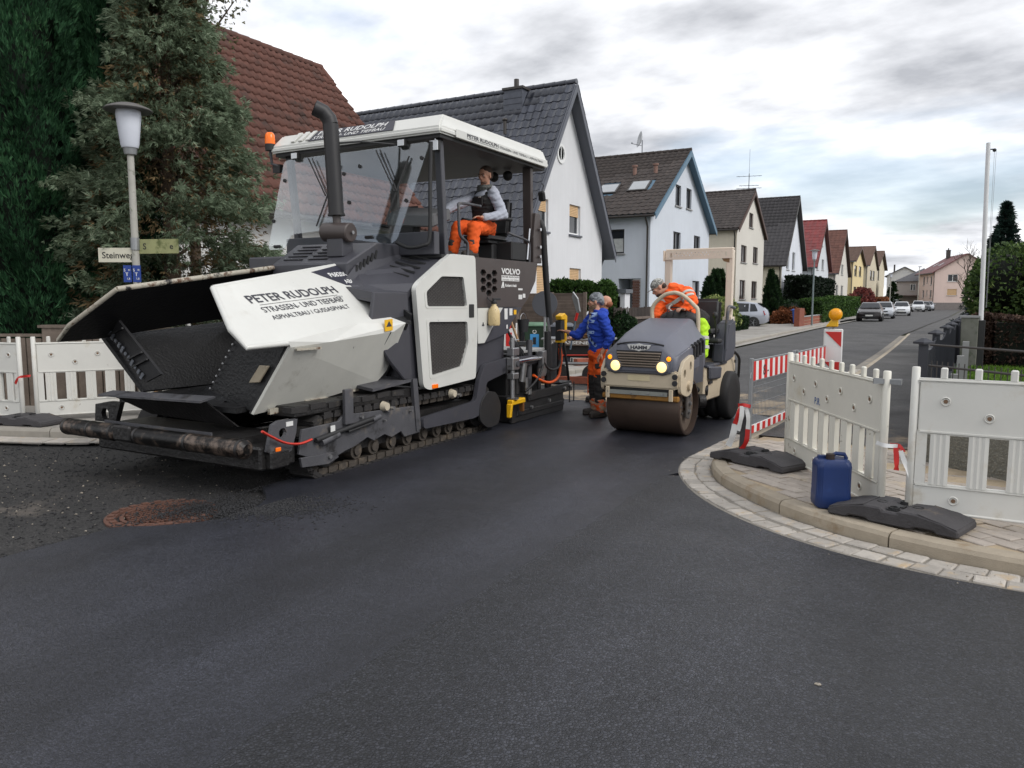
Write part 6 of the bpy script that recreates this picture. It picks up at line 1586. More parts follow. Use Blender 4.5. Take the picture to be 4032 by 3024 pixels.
# ------------------------------------------------------------------ tandem/combination roller
M_rgrey = mat('roller_grey_hood', lin((98, 100, 110)), 0.5, var=0.07, vscale=4, bump=0.1, bscale=90, dirt=(lin((142, 136, 128)), 0.28, 3, 0.4))
M_beige = mat('roller_beige', lin((198, 184, 160)), 0.5, var=0.07, vscale=4, dirt=[(lin((132, 114, 90)), 0.32, 4, 0.25), (lin((60, 48, 38)), 0.05, 9, 0.08)])
M_rops = mat('rops_beige', lin((222, 208, 192)), 0.5, var=0.05, dirt=(lin((150, 128, 106)), .2, 5))
M_drum = mat('drum_steel', lin((84, 70, 62)), 0.48, metal=0.35, var=0.14, vscale=3, bump=0.1, bscale=60, dirt=[(lin((48, 40, 36)), .4, 2.2, .35), (lin((112, 96, 82)), .2, 6, .2)])
M_drumin = mat('drum_inside', lin((118, 104, 92)), 0.7, var=0.2, vscale=6, dirt=(lin((60, 52, 46)), .4, 6))
M_scrap = mat('ochre_scraper', lin((150, 106, 42)), 0.6, var=0.2, vscale=8, dirt=(lin((70, 46, 30)), .45, 8))
M_tyre = mat('tyre_rubber', (0.020, 0.020, 0.021), 0.75, var=0.2, vscale=10, bump=.2, bscale=60, dirt=(lin((70, 64, 58)), .2, 6))
M_deck = mat('roller_deck', lin((72, 74, 82)), 0.55, var=0.12, vscale=5, dirt=(lin((104, 98, 92)), .3, 4))
M_head = mat('lit_headlamp', lin((255, 240, 205)), 0.2, var=0, emit=(lin((255, 212, 120)), .75))
M_ind = mat('lit_indicator', lin((250, 150, 20)), 0.25, var=0, emit=(lin((252, 140, 10)), .8))
ro = thing('road_roller', 'grey and beige ride-on road roller with lit headlamps beside the man in blue', 'roller', (-3.1, 9.2, 0), R(-3))
# drum: open shell with a recessed end
b = B(); prof = [(.30, -.475), (.335, -.475), (.352, -.470), (.36, -.455), (.36, .455), (.352, .470), (.335, .475), (.325, .475), (.322, .40), (.05, .40), (.05, .44)]
b.lathe((0, 0, .36), prof, 64, (1, 0, 0)); dr = b.obj('drum', M_drum, ro, smooth=40)
B().cyl((.405, 0, .36), (.41, 0, .36), .318, n=40).obj('drum_web', M_drumin, dr, smooth=40)
for k in range(8): a = R(k * 45); B().cyl((.40, math.cos(a) * .12, .36 + math.sin(a) * .12), (.425, math.cos(a) * .12, .36 + math.sin(a) * .12), .014, n=8).obj('bolt', M_steel, dr)
B().prism([(.44, -.07, .22), (.44, .03, .20), (.44, .07, .42), (.44, .06, .62), (.44, -.08, .62)], (.035, 0, 0)).obj('drum_bearing_plate', mat('greasy_grey', lin((96, 92, 88)), .5, var=.2, vscale=10), ro, bev=.01)
for y, z in ((-.02, .30), (.0, .40), (-.01, .50)): B().cyl((.475, y, z), (.50, y, z), .025, n=10).obj('bolt', M_steel, ro)
# front frame
ff = B().xz([(-.50, .62), (-.44, .60), (.44, .60), (.50, .62), (.50, .80), (.40, .84), (-.40, .84), (-.50, .80)], -.46, -.40).obj('front_frame', M_beige, ro, bev=.02, seg=2)
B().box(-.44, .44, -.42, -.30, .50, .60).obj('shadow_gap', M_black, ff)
B().box(-.49, .49, -.44, -.38, .455, .52).obj('scraper_bar', M_scrap, ro, bev=.012)
B().box(-.40, .36, -.455, -.442, .515, .565).obj('scraper_blade', mat('dull_zinc', lin((150, 152, 146)), .5, metal=.4, var=.15), ro)
for x in (-.40, -.1, .12, .30): B().cyl((x, -.457, .54), (x, -.470, .54), .012, n=8).obj('bolt', M_steel, ro)
for x in (-.43, .38): B().box(x, x + .05, -.47, -.445, .46, .60).obj('scraper_bracket', M_beige, ro, bev=.006)
for x in (-.455, .455):
    for z in (.68, .755): B().cyl((x, -.462, z), (x, -.485, z), .032, n=14).obj('rubber_buffer', M_rubber, ff, smooth=40)
B().box(-.14, .14, -.466, -.4605, .69, .76).obj('faint_label', mat('faded_label', lin((210, 196, 160)), .6), ff)
for sg in (-1, 1):
    pl = rounded([(-.42, .56), (-.44, .80), (-.34, .93), (-.06, 1.0), (.02, .97), (.0, .66), (-.06, .52), (-.22, .50)], .05, 3)
    hl = [[(-.30 + .045 * math.cos(a / 10 * 6.283), .78 + .055 * math.sin(a / 10 * 6.283)) for a in range(10)], [(-.10 + .04 * math.cos(a / 10 * 6.283), .86 + .06 * math.sin(a / 10 * 6.283)) for a in range(10)]]
    plate((sg * .515, 0, 0), (0, 1, 0), (0, 0, 1), pl, hl, (sg, 0, 0), .04).obj('side_yoke', M_beige, ro, bev=.006)
    B().cyl((sg * .44, -.16, .63), (sg * .545, -.16, .63), .055, n=14).obj('yoke_pivot', M_beige, ro, smooth=40)
    B().box(sg * .40, sg * .47, -.2, .5, .62, .95).obj('yoke_block', M_deck, ro)
# hood: shaped loft
def hr(y, w, zb, zs, wt, zt, wf): return [(-wf, y, zb), (wf, y, zb), (w, y, zb + .08), (w, y, zs), (w - .05, y, zs + .03), (wt, y, zt - .02), (wt - .05, y, zt), (-wt + .05, y, zt), (-wt, y, zt - .02), (-w + .05, y, zs + .03), (-w, y, zs), (-w, y, zb + .08)]
hood = B().loft([hr(-.47, .42, .80, .955, .27, 1.085, .40), hr(-.44, .455, .77, .985, .29, 1.125, .42), hr(-.36, .475, .75, 1.02, .31, 1.18, .45), hr(-.1, .48, .75, 1.07, .325, 1.27, .45), hr(.2, .475, .75, 1.12, .325, 1.35, .45), hr(.5, .465, .75, 1.17, .31, 1.415, .44), hr(.62, .455, .75, 1.17, .29, 1.41, .43)]).obj('hood', M_rgrey, ro, bev=.012, seg=2, smooth=40)
gr = B().xz([(-.29, 1.05), (.29, 1.05), (.25, .85), (-.25, .85)], -.475, -.46).obj('grille', M_black, hood)
for k in range(6):
    z = .865 + k * .031; w_ = .235 + k * .009; B().obox((0, -.482, z), (w_ * 2, .02, .017), Matrix.Rotation(.5, 3, 'X')).obj('grille_slat', mat('grille_tan', lin((120, 108, 96)), .5, var=.1), gr, bev=.003)
bd = plate((0, -.478, 0), (1, 0, 0), (0, 0, 1), [(-.15, 1.118), (-.05, 1.122), (0, 1.135), (.05, 1.122), (.15, 1.118), (.125, 1.075), (.10, 1.06), (.03, 1.052), (0, 1.04), (-.03, 1.052), (-.10, 1.06), (-.125, 1.075)], [], (0, -1, 0), .015).obj('badge', mat('badge_silver', lin((205, 205, 202)), .4, var=.05), hood, bev=.003)
text_part('lettering', 'HAMM', (-.105, -.4785, 1.069), (1, 0, 0), (0, 0, 1), .056, M_ltr_dark, bd, bold=.05, width=.21)
brow = [(x, -.485 + .02 * (x / .3) ** 2, 1.105 + .035 * (1 - (x / .3) ** 2)) for x in np.linspace(-.3, .3, 13)]
B().tube([(x, y + .03, z + .012) for x, y, z in brow], .010, 6).obj('hood_seam', M_black, hood, smooth=60)
B().xz([(-.42, .80), (.42, .80), (.30, .765), (.22, .775), (-.22, .775), (-.30, .765)], -.485, -.455).obj('hood_lip', M_anth, hood, bev=.008)
text_part('lettering', 'HD 10', (.473, -.12, 1.02), (0, 1, .25), (0, 0, 1), .06, M_stick, hood, bold=.01, width=.17)
for k in range(4):
    y = .06 + k * .11; B().tube([(.478, y - .03, 1.10 + k * .02), (.482, y + .03, 1.085 + k * .02), (.484, y + .045, 1.03 + k * .02), (.484, y + .05, .93 + k * .02)], .022, 8).obj('side_vent', M_black, hood, smooth=60)
for sg in (-1, 1):
    hp = B().lathe((sg * .295, -.44, .865), [(.082, 0), (.082, .04), (.072, .052), (.066, .046)], 24, (0, -1, 0)).obj('headlamp', M_rgrey, ro, smooth=40)
    B().lathe((sg * .295, -.44, .865), [(.066, .044), (.05, .054), (.02, .060), (0, .061)], 24, (0, -1, 0)).obj('lens', M_head, hp, smooth=60)
    ip = B().lathe((sg * .375, -.43, .963), [(.044, 0), (.044, .035), (.036, .042)], 18, (0, -1, 0)).obj('indicator', M_rgrey, ro, smooth=40)
    B().lathe((sg * .375, -.43, .963), [(.037, .036), (.02, .048), (0, .051)], 18, (0, -1, 0)).obj('lens', M_ind, ip, smooth=60)
# hoop over the dashboard and dashboard
B().tube(cat_rom([(-.26, .60, 1.38), (-.27, .60, 1.52), (-.22, .60, 1.62), (-.10, .60, 1.715), (.0, .60, 1.74), (.06, .60, 1.74), (.16, .60, 1.70), (.30, .60, 1.58), (.35, .60, 1.50), (.36, .60, 1.2), (.36, .60, 1.0)], 6), .026, 12).obj('guard_hoop', M_beige, ro, smooth=60)
db = B().ell((.06, .72, 1.40), (.27, .12, .12), 20, 10).obj('dashboard', M_rubber, ro, smooth=60)
for k in range(4): B().tube(arc((-.08 + k * .09, .72, 1.40), .124, 20, 160, 8, (0, 1, 0), (0, 0, 1)), .008, 5).obj('dashboard_rib', M_black, db)
B().box(-.12, .2, .66, .8, .8, 1.4).obj('steering_column', M_black, ro)
sw_ = B().tube([Vector((.05 + .17 * math.cos(a), .84 + .14 * math.sin(a), 1.56 + .07 * math.sin(a))) for a in np.linspace(0, 6.283, 25)[:-1]], .014, 8, closed=True).obj('steering_wheel', mat('cream_wheel', lin((206, 202, 196)), .5), ro, smooth=60)
B().cyl((.05, .80, 1.42), (.05, .84, 1.56), .02, n=8).obox((.05, .84, 1.55), (.32, .03, .015)).obj('wheel_spoke', M_black, sw_)
# rear frame
rb = B().yz([(.62, .34), (.66, .80), (1.1, .78), (1.3, .86), (1.95, .90), (2.02, .70), (1.95, .36), (1.6, .34)], -.45, .45).obj('rear_frame', M_beige, ro, bev=.02)
for sg in (-1, 1):
    YZ_ = plate((sg * .452, 0, 0), (0, 1, 0), (0, 0, 1), [(.70, .42), (.70, .78), (1.16, .78), (1.20, .42)], [[(.78, .62), (.98, .62), (.96, .72), (.80, .72)]], (sg, 0, 0), .02).obj('rear_side_panel', M_beige, rb, bev=.006)
    B().box(sg * .475, sg * .455, .76, .9, .56, .60).obj('step', M_rubber, rb)
    for xo in (.31, .12):
        t_ = B().lathe((sg * xo, 1.62, .335), [(.20, -.075), (.30, -.085), (.325, -.07), (.335, -.03), (.335, .03), (.325, .07), (.30, .085), (.20, .075)], 40, (1, 0, 0)).obj('rear_tyre', M_tyre, ro, smooth=50)
        B().lathe((sg * xo, 1.62, .335), [(.205, -.05), (.205, .05), (.12, .02), (.05, .05), (0, .05)], 24, (sg, 0, 0)).obj('rim', M_deck, t_, smooth=40)
for sg in (-1, 1):
    t_ = B().lathe((sg * .47, 1.62, .335), [(.20, -.075), (.30, -.085), (.325, -.07), (.335, -.03), (.335, .03), (.325, .07), (.30, .085), (.20, .075)], 40, (1, 0, 0)).obj('rear_tyre', M_tyre, ro, smooth=50)
    B().lathe((sg * .47, 1.62, .335), [(.205, -.05), (.205, .05), (.12, .02), (.05, .05), (0, .05)], 24, (sg, 0, 0)).obj('rim', M_deck, t_, smooth=40)
dkp = B().box(-.46, .48, .66, 1.5, .78, .815).obj('floor_plate', M_deck, ro, bev=.008)
B().yz([(.72, .62), (1.18, .60), (1.22, .76), (.70, .80)], .46, .50).obj('floor_skirt', M_deck, ro, bev=.02)
cs = B().yz([(1.16, .80), (1.20, 1.05), (1.36, 1.34), (1.66, 1.40), (1.70, 1.0), (1.60, .84)], .36, .54).obj('side_console', M_deck, ro, bev=.03, seg=2)
B().yz([(1.16, .80), (1.20, 1.05), (1.36, 1.30), (1.66, 1.36), (1.70, 1.0), (1.60, .84)], -.54, -.36).obj('side_console', M_deck, ro, bev=.03, seg=2)
B().box(-.36, .36, 1.3, 1.75, .80, 1.05).obj('seat_plinth', M_black, ro, bev=.02)
st3 = B().box(-.16, .36, 1.0, 1.45, 1.08, 1.18).obj('seat', M_rubber, ro, bev=.05, seg=3, smooth=40)
B().obox((.12, 1.50, 1.42), (.50, .12, .50), Matrix.Rotation(-.1, 3, 'X')).obj('backrest', M_rubber, st3, bev=.05, seg=3, smooth=40)
B().box(.34, .42, 1.0, 1.34, 1.20, 1.27).obj('armrest', M_rubber, st3, bev=.02)
B().cyl((.44, 1.1, 1.2), (.44, 1.04, 1.42), .012, n=8).ell((.44, 1.03, 1.45), (.035, .035, .045)).obj('drive_lever', M_black, ro, smooth=50)
B().box(.30, .52, .98, 1.14, 1.08, 1.14).obj('lever_console', M_black, ro, bev=.02)
# hand rail on the near side
B().tube(cat_rom([(.53, 1.24, .98), (.53, 1.26, 1.3), (.53, 1.30, 1.52), (.53, 1.38, 1.56), (.53, 1.60, 1.54)], 5), .022, 10).obj('hand_rail', M_deck, ro, smooth=60)
# roll bar
for sg in (-1, 1):
    B().bar((sg * .44, 1.62, .86), (sg * .445, 1.64, 2.34), .07, .10).obj('roll_bar_post', M_rops, ro, bev=.012)
    B().box(sg * .44 - .06, sg * .44 + .06, 1.55, 1.72, 1.36, 1.42).obj('post_flange', M_rops, ro)
HL = []
for i in range(26):
    x = -.34 + i * .027; zz_ = 2.275 + (.035 if i % 2 else .0)
    HL.append([(x - .006, zz_ - .007), (x + .006, zz_ - .007), (x + .006, zz_ + .007), (x - .006, zz_ + .007)])
for x in (-.395, .395): HL.append([(x - .012, 2.25), (x + .012, 2.25), (x + .012, 2.31), (x - .012, 2.31)])
cb = plate((0, 1.585, 0), (1, 0, 0), (0, 0, 1), [(-.48, 2.22), (.48, 2.22), (.48, 2.345), (-.48, 2.345)], HL, (0, -1, 0), .015).obj('roll_bar_plate', M_rops, ro)
B().box(-.48, .48, 1.60, 1.70, 2.345, 2.37).obj('roll_bar_top', M_rops, ro, bev=.006)
B().xz([(.33, 2.225), (.44, 2.225), (.44, 2.16), (.36, 2.18)], 1.60, 1.68).obj('gusset', mat('ochre_pad', lin((128, 100, 70)), .7), ro)
B().box(-.5, -.49, 1.55, 1.75, 2.2, 2.35).obj('end_cap', M_rops, ro)
# hitch and rear clutter
for z in (.62, .78, .9): B().obox((.40, 1.98, z), (.10, .12, .06)).obj('hitch_plate', M_oil, ro, bev=.01)
B().tube(cat_rom([(.50, 1.7, .95), (.54, 1.85, .85), (.52, 1.95, .7), (.50, 2.0, .55)], 4), .02, 8).obj('hydraulic_hose', M_black, ro, smooth=60)
B().cyl((.2, .62, .5), (.46, .74, .48), .07, n=14).obj('articulation_joint', M_oil, ro, smooth=40)
B().cyl((.40, .55, .36), (.47, .6, .36), .09, n=16).obj('drive_motor', M_oil, ro, smooth=40)

# ------------------------------------------------------------------ people
M_skin = mat('skin', lin((192, 142, 118)), 0.55, var=0.08, vscale=20, dirt=(lin((168, 108, 88)), .25, 14, .3))
def remesh(b, name, m, parent, vox=0.012, smooth=5, noise=0.0, nscale=9.0, seed=0, cut=None):
    """Fuse overlapping solids into one continuous skin."""
    me = b.mesh(name + '_raw'); o = bpy.data.objects.new(name + '_raw', me); COL.objects.link(o)
    r = o.modifiers.new('r', 'REMESH'); r.mode = 'VOXEL'; r.voxel_size = vox; r.use_smooth_shade = True
    if smooth:
        s = o.modifiers.new('s', 'SMOOTH'); s.factor = 0.5; s.iterations = smooth
    dg = bpy.context.evaluated_depsgraph_get(); dg.update()
    out = bpy.data.meshes.new_from_object(o.evaluated_get(dg))
    bpy.data.objects.remove(o); bpy.data.meshes.remove(me)
    n = len(out.vertices); co = np.zeros(n * 3, dtype=np.float32); out.vertices.foreach_get('co', co); co = co.reshape(-1, 3)
    if noise > 0:
        nr_ = np.zeros(n * 3, dtype=np.float32); out.vertices.foreach_get('normal', nr_); nr_ = nr_.reshape(-1, 3)
        ph = np.random.default_rng(seed).uniform(0, 6.28, 8); q = co * nscale
        w = np.sin(q[:, 0] * 1.3 + q[:, 2] * 2.1 + ph[0]) * np.sin(q[:, 1] * 1.7 - q[:, 2] * 3.3 + ph[1]) + .6 * np.sin(q[:, 2] * 5.1 + q[:, 0] * 2.2 + ph[2]) * np.sin(q[:, 1] * 4.3 + ph[3]) + .4 * np.sin(q[:, 2] * 9.1 - q[:, 1] * 5 + ph[4])
        co = co + nr_ * (w * noise)[:, None]
    off = OFF.get(parent.name, Vector((0, 0, 0)))
    out.vertices.foreach_set('co', (co - np.array(off, dtype=np.float32)).astype(np.float32).ravel())
    out.polygons.foreach_set('use_smooth', [True] * len(out.polygons)); out.update()
    out.materials.clear(); out.name = name
    return link(name, out, m, parent)

def limb(b, pts, rad, n=14):
    """Tapered rounded chain through joints."""
    P = [Vector(p) for p in pts]; fine = []; rr = []
    for i in range(len(P) - 1):
        for k in range(6):
            t = k / 6; fine.append(P[i].lerp(P[i + 1], t)); rr.append(rad[i] + (rad[i + 1] - rad[i]) * t)
    fine.append(P[-1]); rr.append(rad[-1])
    b.tube(fine, rr, n)
    for p, r in zip(P, rad): b.ell(p, r, 12, 8)

def hand(b, wrist, d, palm, curl=0.5, side=1, s=1.0):
    """Palm plus five bent fingers. d = pointing direction, palm = palm normal, side = thumb side sign."""
    w = Vector(wrist); d = Vector(d).normalized(); pn_ = Vector(palm); pn_ = (pn_ - d * pn_.dot(d)).normalized(); t = d.cross(pn_) * side
    rot = Matrix((t, d, pn_)).transposed()
    b.ell(w + d * .05 * s, (.040 * s, .052 * s, .016 * s), 12, 8, rot)
    for i, (u, l) in enumerate(((.030, .070), (.011, .078), (-.010, .072), (-.030, .056))):
        k = w + d * .088 * s + t * u * s; a = curl * .9
        m1 = k + (d * math.cos(a * .6) + pn_ * math.sin(a * .6)) * l * .45 * s
        m2 = m1 + (d * math.cos(a * 1.5) + pn_ * math.sin(a * 1.5)) * l * .32 * s
        m3 = m2 + (d * math.cos(a * 2.3) + pn_ * math.sin(a * 2.3)) * l * .26 * s
        b.tube([k - d * .02, k, m1, m2, m3], [.0095 * s, .0095 * s, .009 * s, .0085 * s, .007 * s], 8)
    k = w + d * .03 * s + t * .034 * s; m1 = k + (d * .6 + t * .7 + pn_ * .25).normalized() * .036 * s; m2 = m1 + (d * .85 + t * .2 + pn_ * .5).normalized() * .032 * s
    b.tube([k - t * .02, k, m1, m2], [.012 * s, .012 * s, .0105 * s, .009 * s], 8)

def head(b, c, f, up=(0, 0, 1), s=1.0):
    """Skull, jaw, nose, brow, lips, ears; f = facing direction. Returns its frame."""
    c = Vector(c); f = Vector(f).normalized(); u = Vector(up); u = (u - f * u.dot(f)).normalized(); r = f.cross(u)
    rot = Matrix((r, f, u)).transposed()
    P = lambda x, y, z: c + (r * x + f * y + u * z) * s
    b.ell(P(0, -.012, .028), (.074 * s, .094 * s, .088 * s), 20, 14, rot)
    b.ell(P(0, .022, -.035), (.060 * s, .068 * s, .072 * s), 18, 12, rot)
    b.ell(P(0, .060, -.088), (.034 * s, .030 * s, .026 * s), 14, 10, rot)
    b.ell(P(0, .070, .020), (.052 * s, .020 * s, .016 * s), 14, 8, rot)
    b.tube([P(0, .082, .012), P(0, .098, -.012), P(0, .108, -.026)], [.009 * s, .011 * s, .013 * s], 10)
    b.ell(P(0, .096, -.030), (.017 * s, .014 * s, .011 * s), 10, 8, rot)
    b.ell(P(0, .082, -.056), (.024 * s, .012 * s, .007 * s), 10, 8, rot); b.ell(P(0, .080, -.066), (.021 * s, .012 * s, .008 * s), 10, 8, rot)
    for q in (-1, 1):
        b.ell(P(q * .042, .066, -.012), (.020 * s, .016 * s, .016 * s), 10, 8, rot)
        b.ell(P(q * .076, -.006, -.012), (.010 * s, .020 * s, .032 * s), 10, 8, rot)
    return P, rot

def face_bits(P, rot, parent, hair_m, brow=True, s=1.0):
    me_ = mat('eye_white', lin((214, 208, 202)), .3, var=0); mi = mat('eye_dark', lin((40, 32, 28)), .2, var=0)
    for q in (-1, 1):
        e_ = B().ell(P(q * .031, .079, .003), (.013 * s, .008 * s, .0075 * s), 10, 8, rot).obj('eye', me_, parent, smooth=60)
        B().ell(P(q * .031, .086, .003), (.0065 * s, .003 * s, .0065 * s), 8, 6, rot).obj('iris', mi, e_, smooth=60)
        if brow: B().tube([P(q * .014, .092, .022), P(q * .034, .089, .028), P(q * .052, .076, .022)], .005 * s, 6).obj('eyebrow', hair_m, parent, smooth=60)
    B().obox(P(0, .095, -.061), (.036 * s, .004 * s, .003 * s), rot).obj('mouth', mat('lips', lin((140, 84, 76)), .5, var=0), parent)

def cap_shell(P, rot, y, z, rx, ry, rz, zmin, grow=1.0):
    """Part of an ellipsoid above zmin (hair cap)."""
    b = B(); b.ell(P(0, y, z), (rx, ry, rz), 24, 16, rot); return b

# --- man in the blue hoodie at the screed
M_hood = mat('royal_blue_fleece', lin((32, 66, 168)), 0.9, var=0.18, vscale=12, bump=0.3, bscale=120, dirt=(lin((22, 40, 104)), .3, 10, .25))
M_print = mat('faded_pale_blue_print', lin((150, 176, 216)), 0.9, var=0.2, vscale=25)
M_printd = mat('navy_print', lin((26, 36, 84)), 0.9, var=0.2, vscale=25)
M_ort = mat('orange_workwear', lin((232, 92, 26)), 0.85, var=0.14, vscale=7, bump=0.15, bscale=150, dirt=(lin((160, 74, 34)), .2, 9, .25))
M_blk = mat('black_workwear', lin((40, 38, 38)), 0.85, var=0.15, vscale=9, bump=0.2, bscale=150)
M_boot = mat('work_boot', lin((52, 46, 42)), 0.7, var=0.25, vscale=12, bump=.2, bscale=60)
M_beard = mat('grey_brown_beard', lin((128, 104, 84)), 0.9, var=0.3, vscale=40, bump=.8, bscale=140)
M_hairb = mat('dark_brown_hair', lin((58, 44, 36)), 0.8, var=0.3, vscale=60, bump=.6, bscale=160)
M_beanie = mat('grey_camo_beanie', lin((138, 142, 146)), 0.9, var=0.1, vscale=12, dirt=(lin((96, 100, 106)), .5, 16, .06), bump=.2, bscale=120)
M_refl = mat('silver_reflective', lin((186, 186, 178)), 0.4, var=0.08)

bm_ = thing('person', 'bearded man in blue hoodie, grey beanie and orange work trousers touching the remote', 'person', (-4.23, 10.15, 0), world=True, group='road crew')
F_ = Vector((-.72, -.69, 0)); RT = Vector((-.69, .72, 0))     # facing, his right
pel = Vector((-4.23, 10.15, .95)); chest = Vector((-4.25, 10.13, 1.27)); nb = Vector((-4.25, 10.13, 1.475)); hc = Vector((-4.275, 10.11, 1.625))
sR = chest + RT * .185 + Vector((0, 0, .155)); sL = chest - RT * .185 + Vector((0, 0, .155))
wR = Vector((-4.76, 10.19, 1.195)); eR = Vector((-4.55, 10.12, 1.14)); 
eL = Vector((-3.99, 9.98, 1.14)); wL = Vector((-4.10, 9.95, .92))
hR, hL = pel + RT * .10 + Vector((0, 0, -.04)), pel - RT * .10 + Vector((0, 0, -.04))
aR, aL = Vector((-4.30, 10.22, .10)), Vector((-4.13, 10.02, .10))
kR, kL = Vector((-4.32, 10.19, .51)), Vector((-4.17, 10.04, .51))
b = B()
hP, hRot = head(b, hc, (-.93, -.36, -.06))
limb(b, [nb - Vector((0, 0, .04)), hc - Vector((0, 0, .06))], [.062, .056])
limb(b, [pel, pel + Vector((0, 0, .16)), chest, nb - Vector((0, 0, .06))], [.13, .12, .13, .08], 18)
limb(b, [sR, eR, wR], [.055, .043, .028]); limb(b, [sL, eL, wL], [.055, .043, .028])
limb(b, [hR, kR, aR], [.085, .058, .042]); limb(b, [hL, kL, aL], [.085, .058, .042])
hand(b, wR, (-1, .12, .12), (0, -.2, -1), .35, -1); hand(b, wL, (-.6, -.1, -1), (.5, .6, -.2), .4, 1)
remesh(b, 'body', M_skin, bm_, .0075, 3)
face_bits(hP, hRot, bm_, M_beard)
b = B()
for z0_, z1_, wx, wy in ((.0, .3, .165, .125),):
    pass
def torso(b, pel, chest, nb, f, lower=.0, gx=1.0):
    r = Vector((f.y, -f.x, 0)); rings = []
    for q, (w, d) in zip((pel + Vector((0, 0, lower)), pel + Vector((0, 0, .10)), pel.lerp(chest, .55), chest, chest + Vector((0, 0, .10)), nb + Vector((0, 0, -.02)), nb + Vector((0, 0, .035))), ((.175, .135), (.175, .14), (.175, .135), (.195, .14), (.19, .13), (.10, .085), (.075, .075))):
        rings.append([q + (r * math.cos(a) * w + f * math.sin(a) * d) * gx for a in np.linspace(0, 6.283, 21)[:-1]])
    b.loft(rings)
torso(b, pel - Vector((0, 0, .05)), chest, nb, F_)
limb(b, [sR, eR, Vector(eR).lerp(wR, .38)], [.078, .066, .056]); limb(b, [sL, eL, eL.lerp(wL, .55)], [.078, .066, .052])
b.ell(nb - F_ * .06 + Vector((0, 0, -.01)), (.11, .11, .07), 14, 10)      # hood lying on the shoulders
hoodie = remesh(b, 'hoodie', M_hood, bm_, .010, 3, .007, 15, 1)
B().tube([nb - F_ * .0 + F_ * .085 + RT * .05 + Vector((0, 0, 0)), nb + F_ * .11 + Vector((0, 0, -.05)), nb + F_ * .135 + RT * .01 + Vector((0, 0, -.16))], .006, 6).obj('drawstring', M_refl, hoodie)
# printed bands across the chest (flat print follows the cloth)
def band(p, q, wd, m, name='chest_print'):
    p, q = Vector(p), Vector(q); vs = []; wd *= 1.35; n = 10
    ob = hoodie; me = ob.data
    from mathutils.bvhtree import BVHTree
    if not hasattr(band, 'bvh'): band.bvh = BVHTree.FromPolygons([v.co[:] for v in me.vertices], [p_.vertices[:] for p_ in me.polygons])
    dn = (q - p).normalized(); up_ = dn.cross(F_).normalized(); off = OFF[bm_.name]
    k = 0
    for i in range(n + 1):
        for sgn in (-1, 1):
            pt = p.lerp(q, i / n) + up_ * wd / 2 * sgn + F_ * .4 - off
            h_ = band.bvh.ray_cast(pt, -F_)
            loc = h_[0] if h_[0] is not None else pt - F_ * .25
            vs.append(loc + F_ * .004 + off)
    B().add(vs, [(2 * i, 2 * i + 1, 2 * i + 3, 2 * i + 2) for i in range(n)]).obj(name, m, hoodie)
c0 = chest
for p, q, wd, m in ((c0 + RT * .12 + Vector((0, 0, .10)), c0 - RT * .13 + Vector((0, 0, .08)), .03, M_print), (c0 + RT * .02 + Vector((0, 0, .1)), c0 + RT * .02 + Vector((0, 0, -.28)), .05, M_print), (c0 + RT * .13 + Vector((0, 0, -.08)), c0 - RT * .13 + Vector((0, 0, -.07)), .03, M_print),
                    (c0 + RT * .0 + Vector((0, 0, -.10)), c0 - RT * .13 + Vector((0, 0, -.27)), .03, M_print), (c0 + RT * .03 + Vector((0, 0, -.10)), c0 + RT * .14 + Vector((0, 0, -.26)), .03, M_print), (c0 + RT * .0 + Vector((0, 0, .13)), c0 - RT * .14 + Vector((0, 0, .19)), .03, M_print),
                    (c0 + RT * .09 + Vector((0, 0, .1)), c0 + RT * .09 + Vector((0, 0, -.28)), .03, M_printd), (c0 - RT * .04 + Vector((0, 0, -.13)), c0 - RT * .12 + Vector((0, 0, -.24)), .022, M_printd)): band(p, q, wd, m)
text_part('lettering', '10', c0 + F_ * .152 + RT * .09 + Vector((0, 0, -.10)), -RT, (0, 0, 1), .09, M_printd, hoodie, bold=.02)
def trousers(parent, hR, hL, kR, kL, aR, aL, pel, m_up, m_low, f, split=.50, seed=2, band_m=None, w=1.0):
    b = B(); limb(b, [hR, hR.lerp(kR, .74)], [.105 * w, .098 * w]); limb(b, [hL, hL.lerp(kL, .74)], [.105 * w, .098 * w]); b.ell(pel + Vector((0, 0, -.0)), (.165 * w, .15 * w, .115), 18, 12)
    tr_ = remesh(b, 'trousers', m_up, parent, .011, 3, .005, 13, seed)
    b = B(); limb(b, [hR.lerp(kR, .76), kR, kR.lerp(aR, .74)], [.086 * w, .088 * w, .075 * w]); limb(b, [hL.lerp(kL, .76), kL, kL.lerp(aL, .74)], [.086 * w, .088 * w, .075 * w])
    remesh(b, 'knee_panels', m_low, tr_, .011, 3, .005, 13, seed + 1)
    b = B(); limb(b, [kR.lerp(aR, .70), kR.lerp(aR, .96)], [.079 * w, .074 * w]); limb(b, [kL.lerp(aL, .70), kL.lerp(aL, .96)], [.079 * w, .074 * w])
    remesh(b, 'trouser_cuffs', band_m or m_up, tr_, .012, 3, .004, 15, seed + 2)
    return tr_
tr1 = trousers(bm_, hR, hL, kR, kL, aR, aL, pel - Vector((0, 0, .06)), M_ort, M_blk, F_, band_m=mat('dirty_reflective_cuff', lin((170, 142, 120)), .7, var=.2, vscale=10, dirt=(lin((214, 86, 30)), .45, 12, .06)))
B().tube([kR + F_ * .088 + Vector((0, 0, .1)), kR + F_ * .086 + Vector((0, 0, -.2))], .008, 5).obj('orange_piping', M_ort, tr1)
B().obox(hL.lerp(kL, .45) + F_ * .06 - RT * .075, (.10, .03, .07), Matrix.Rotation(.8, 3, 'Z')).obj('thigh_pocket', M_blk, tr1, bev=.008)
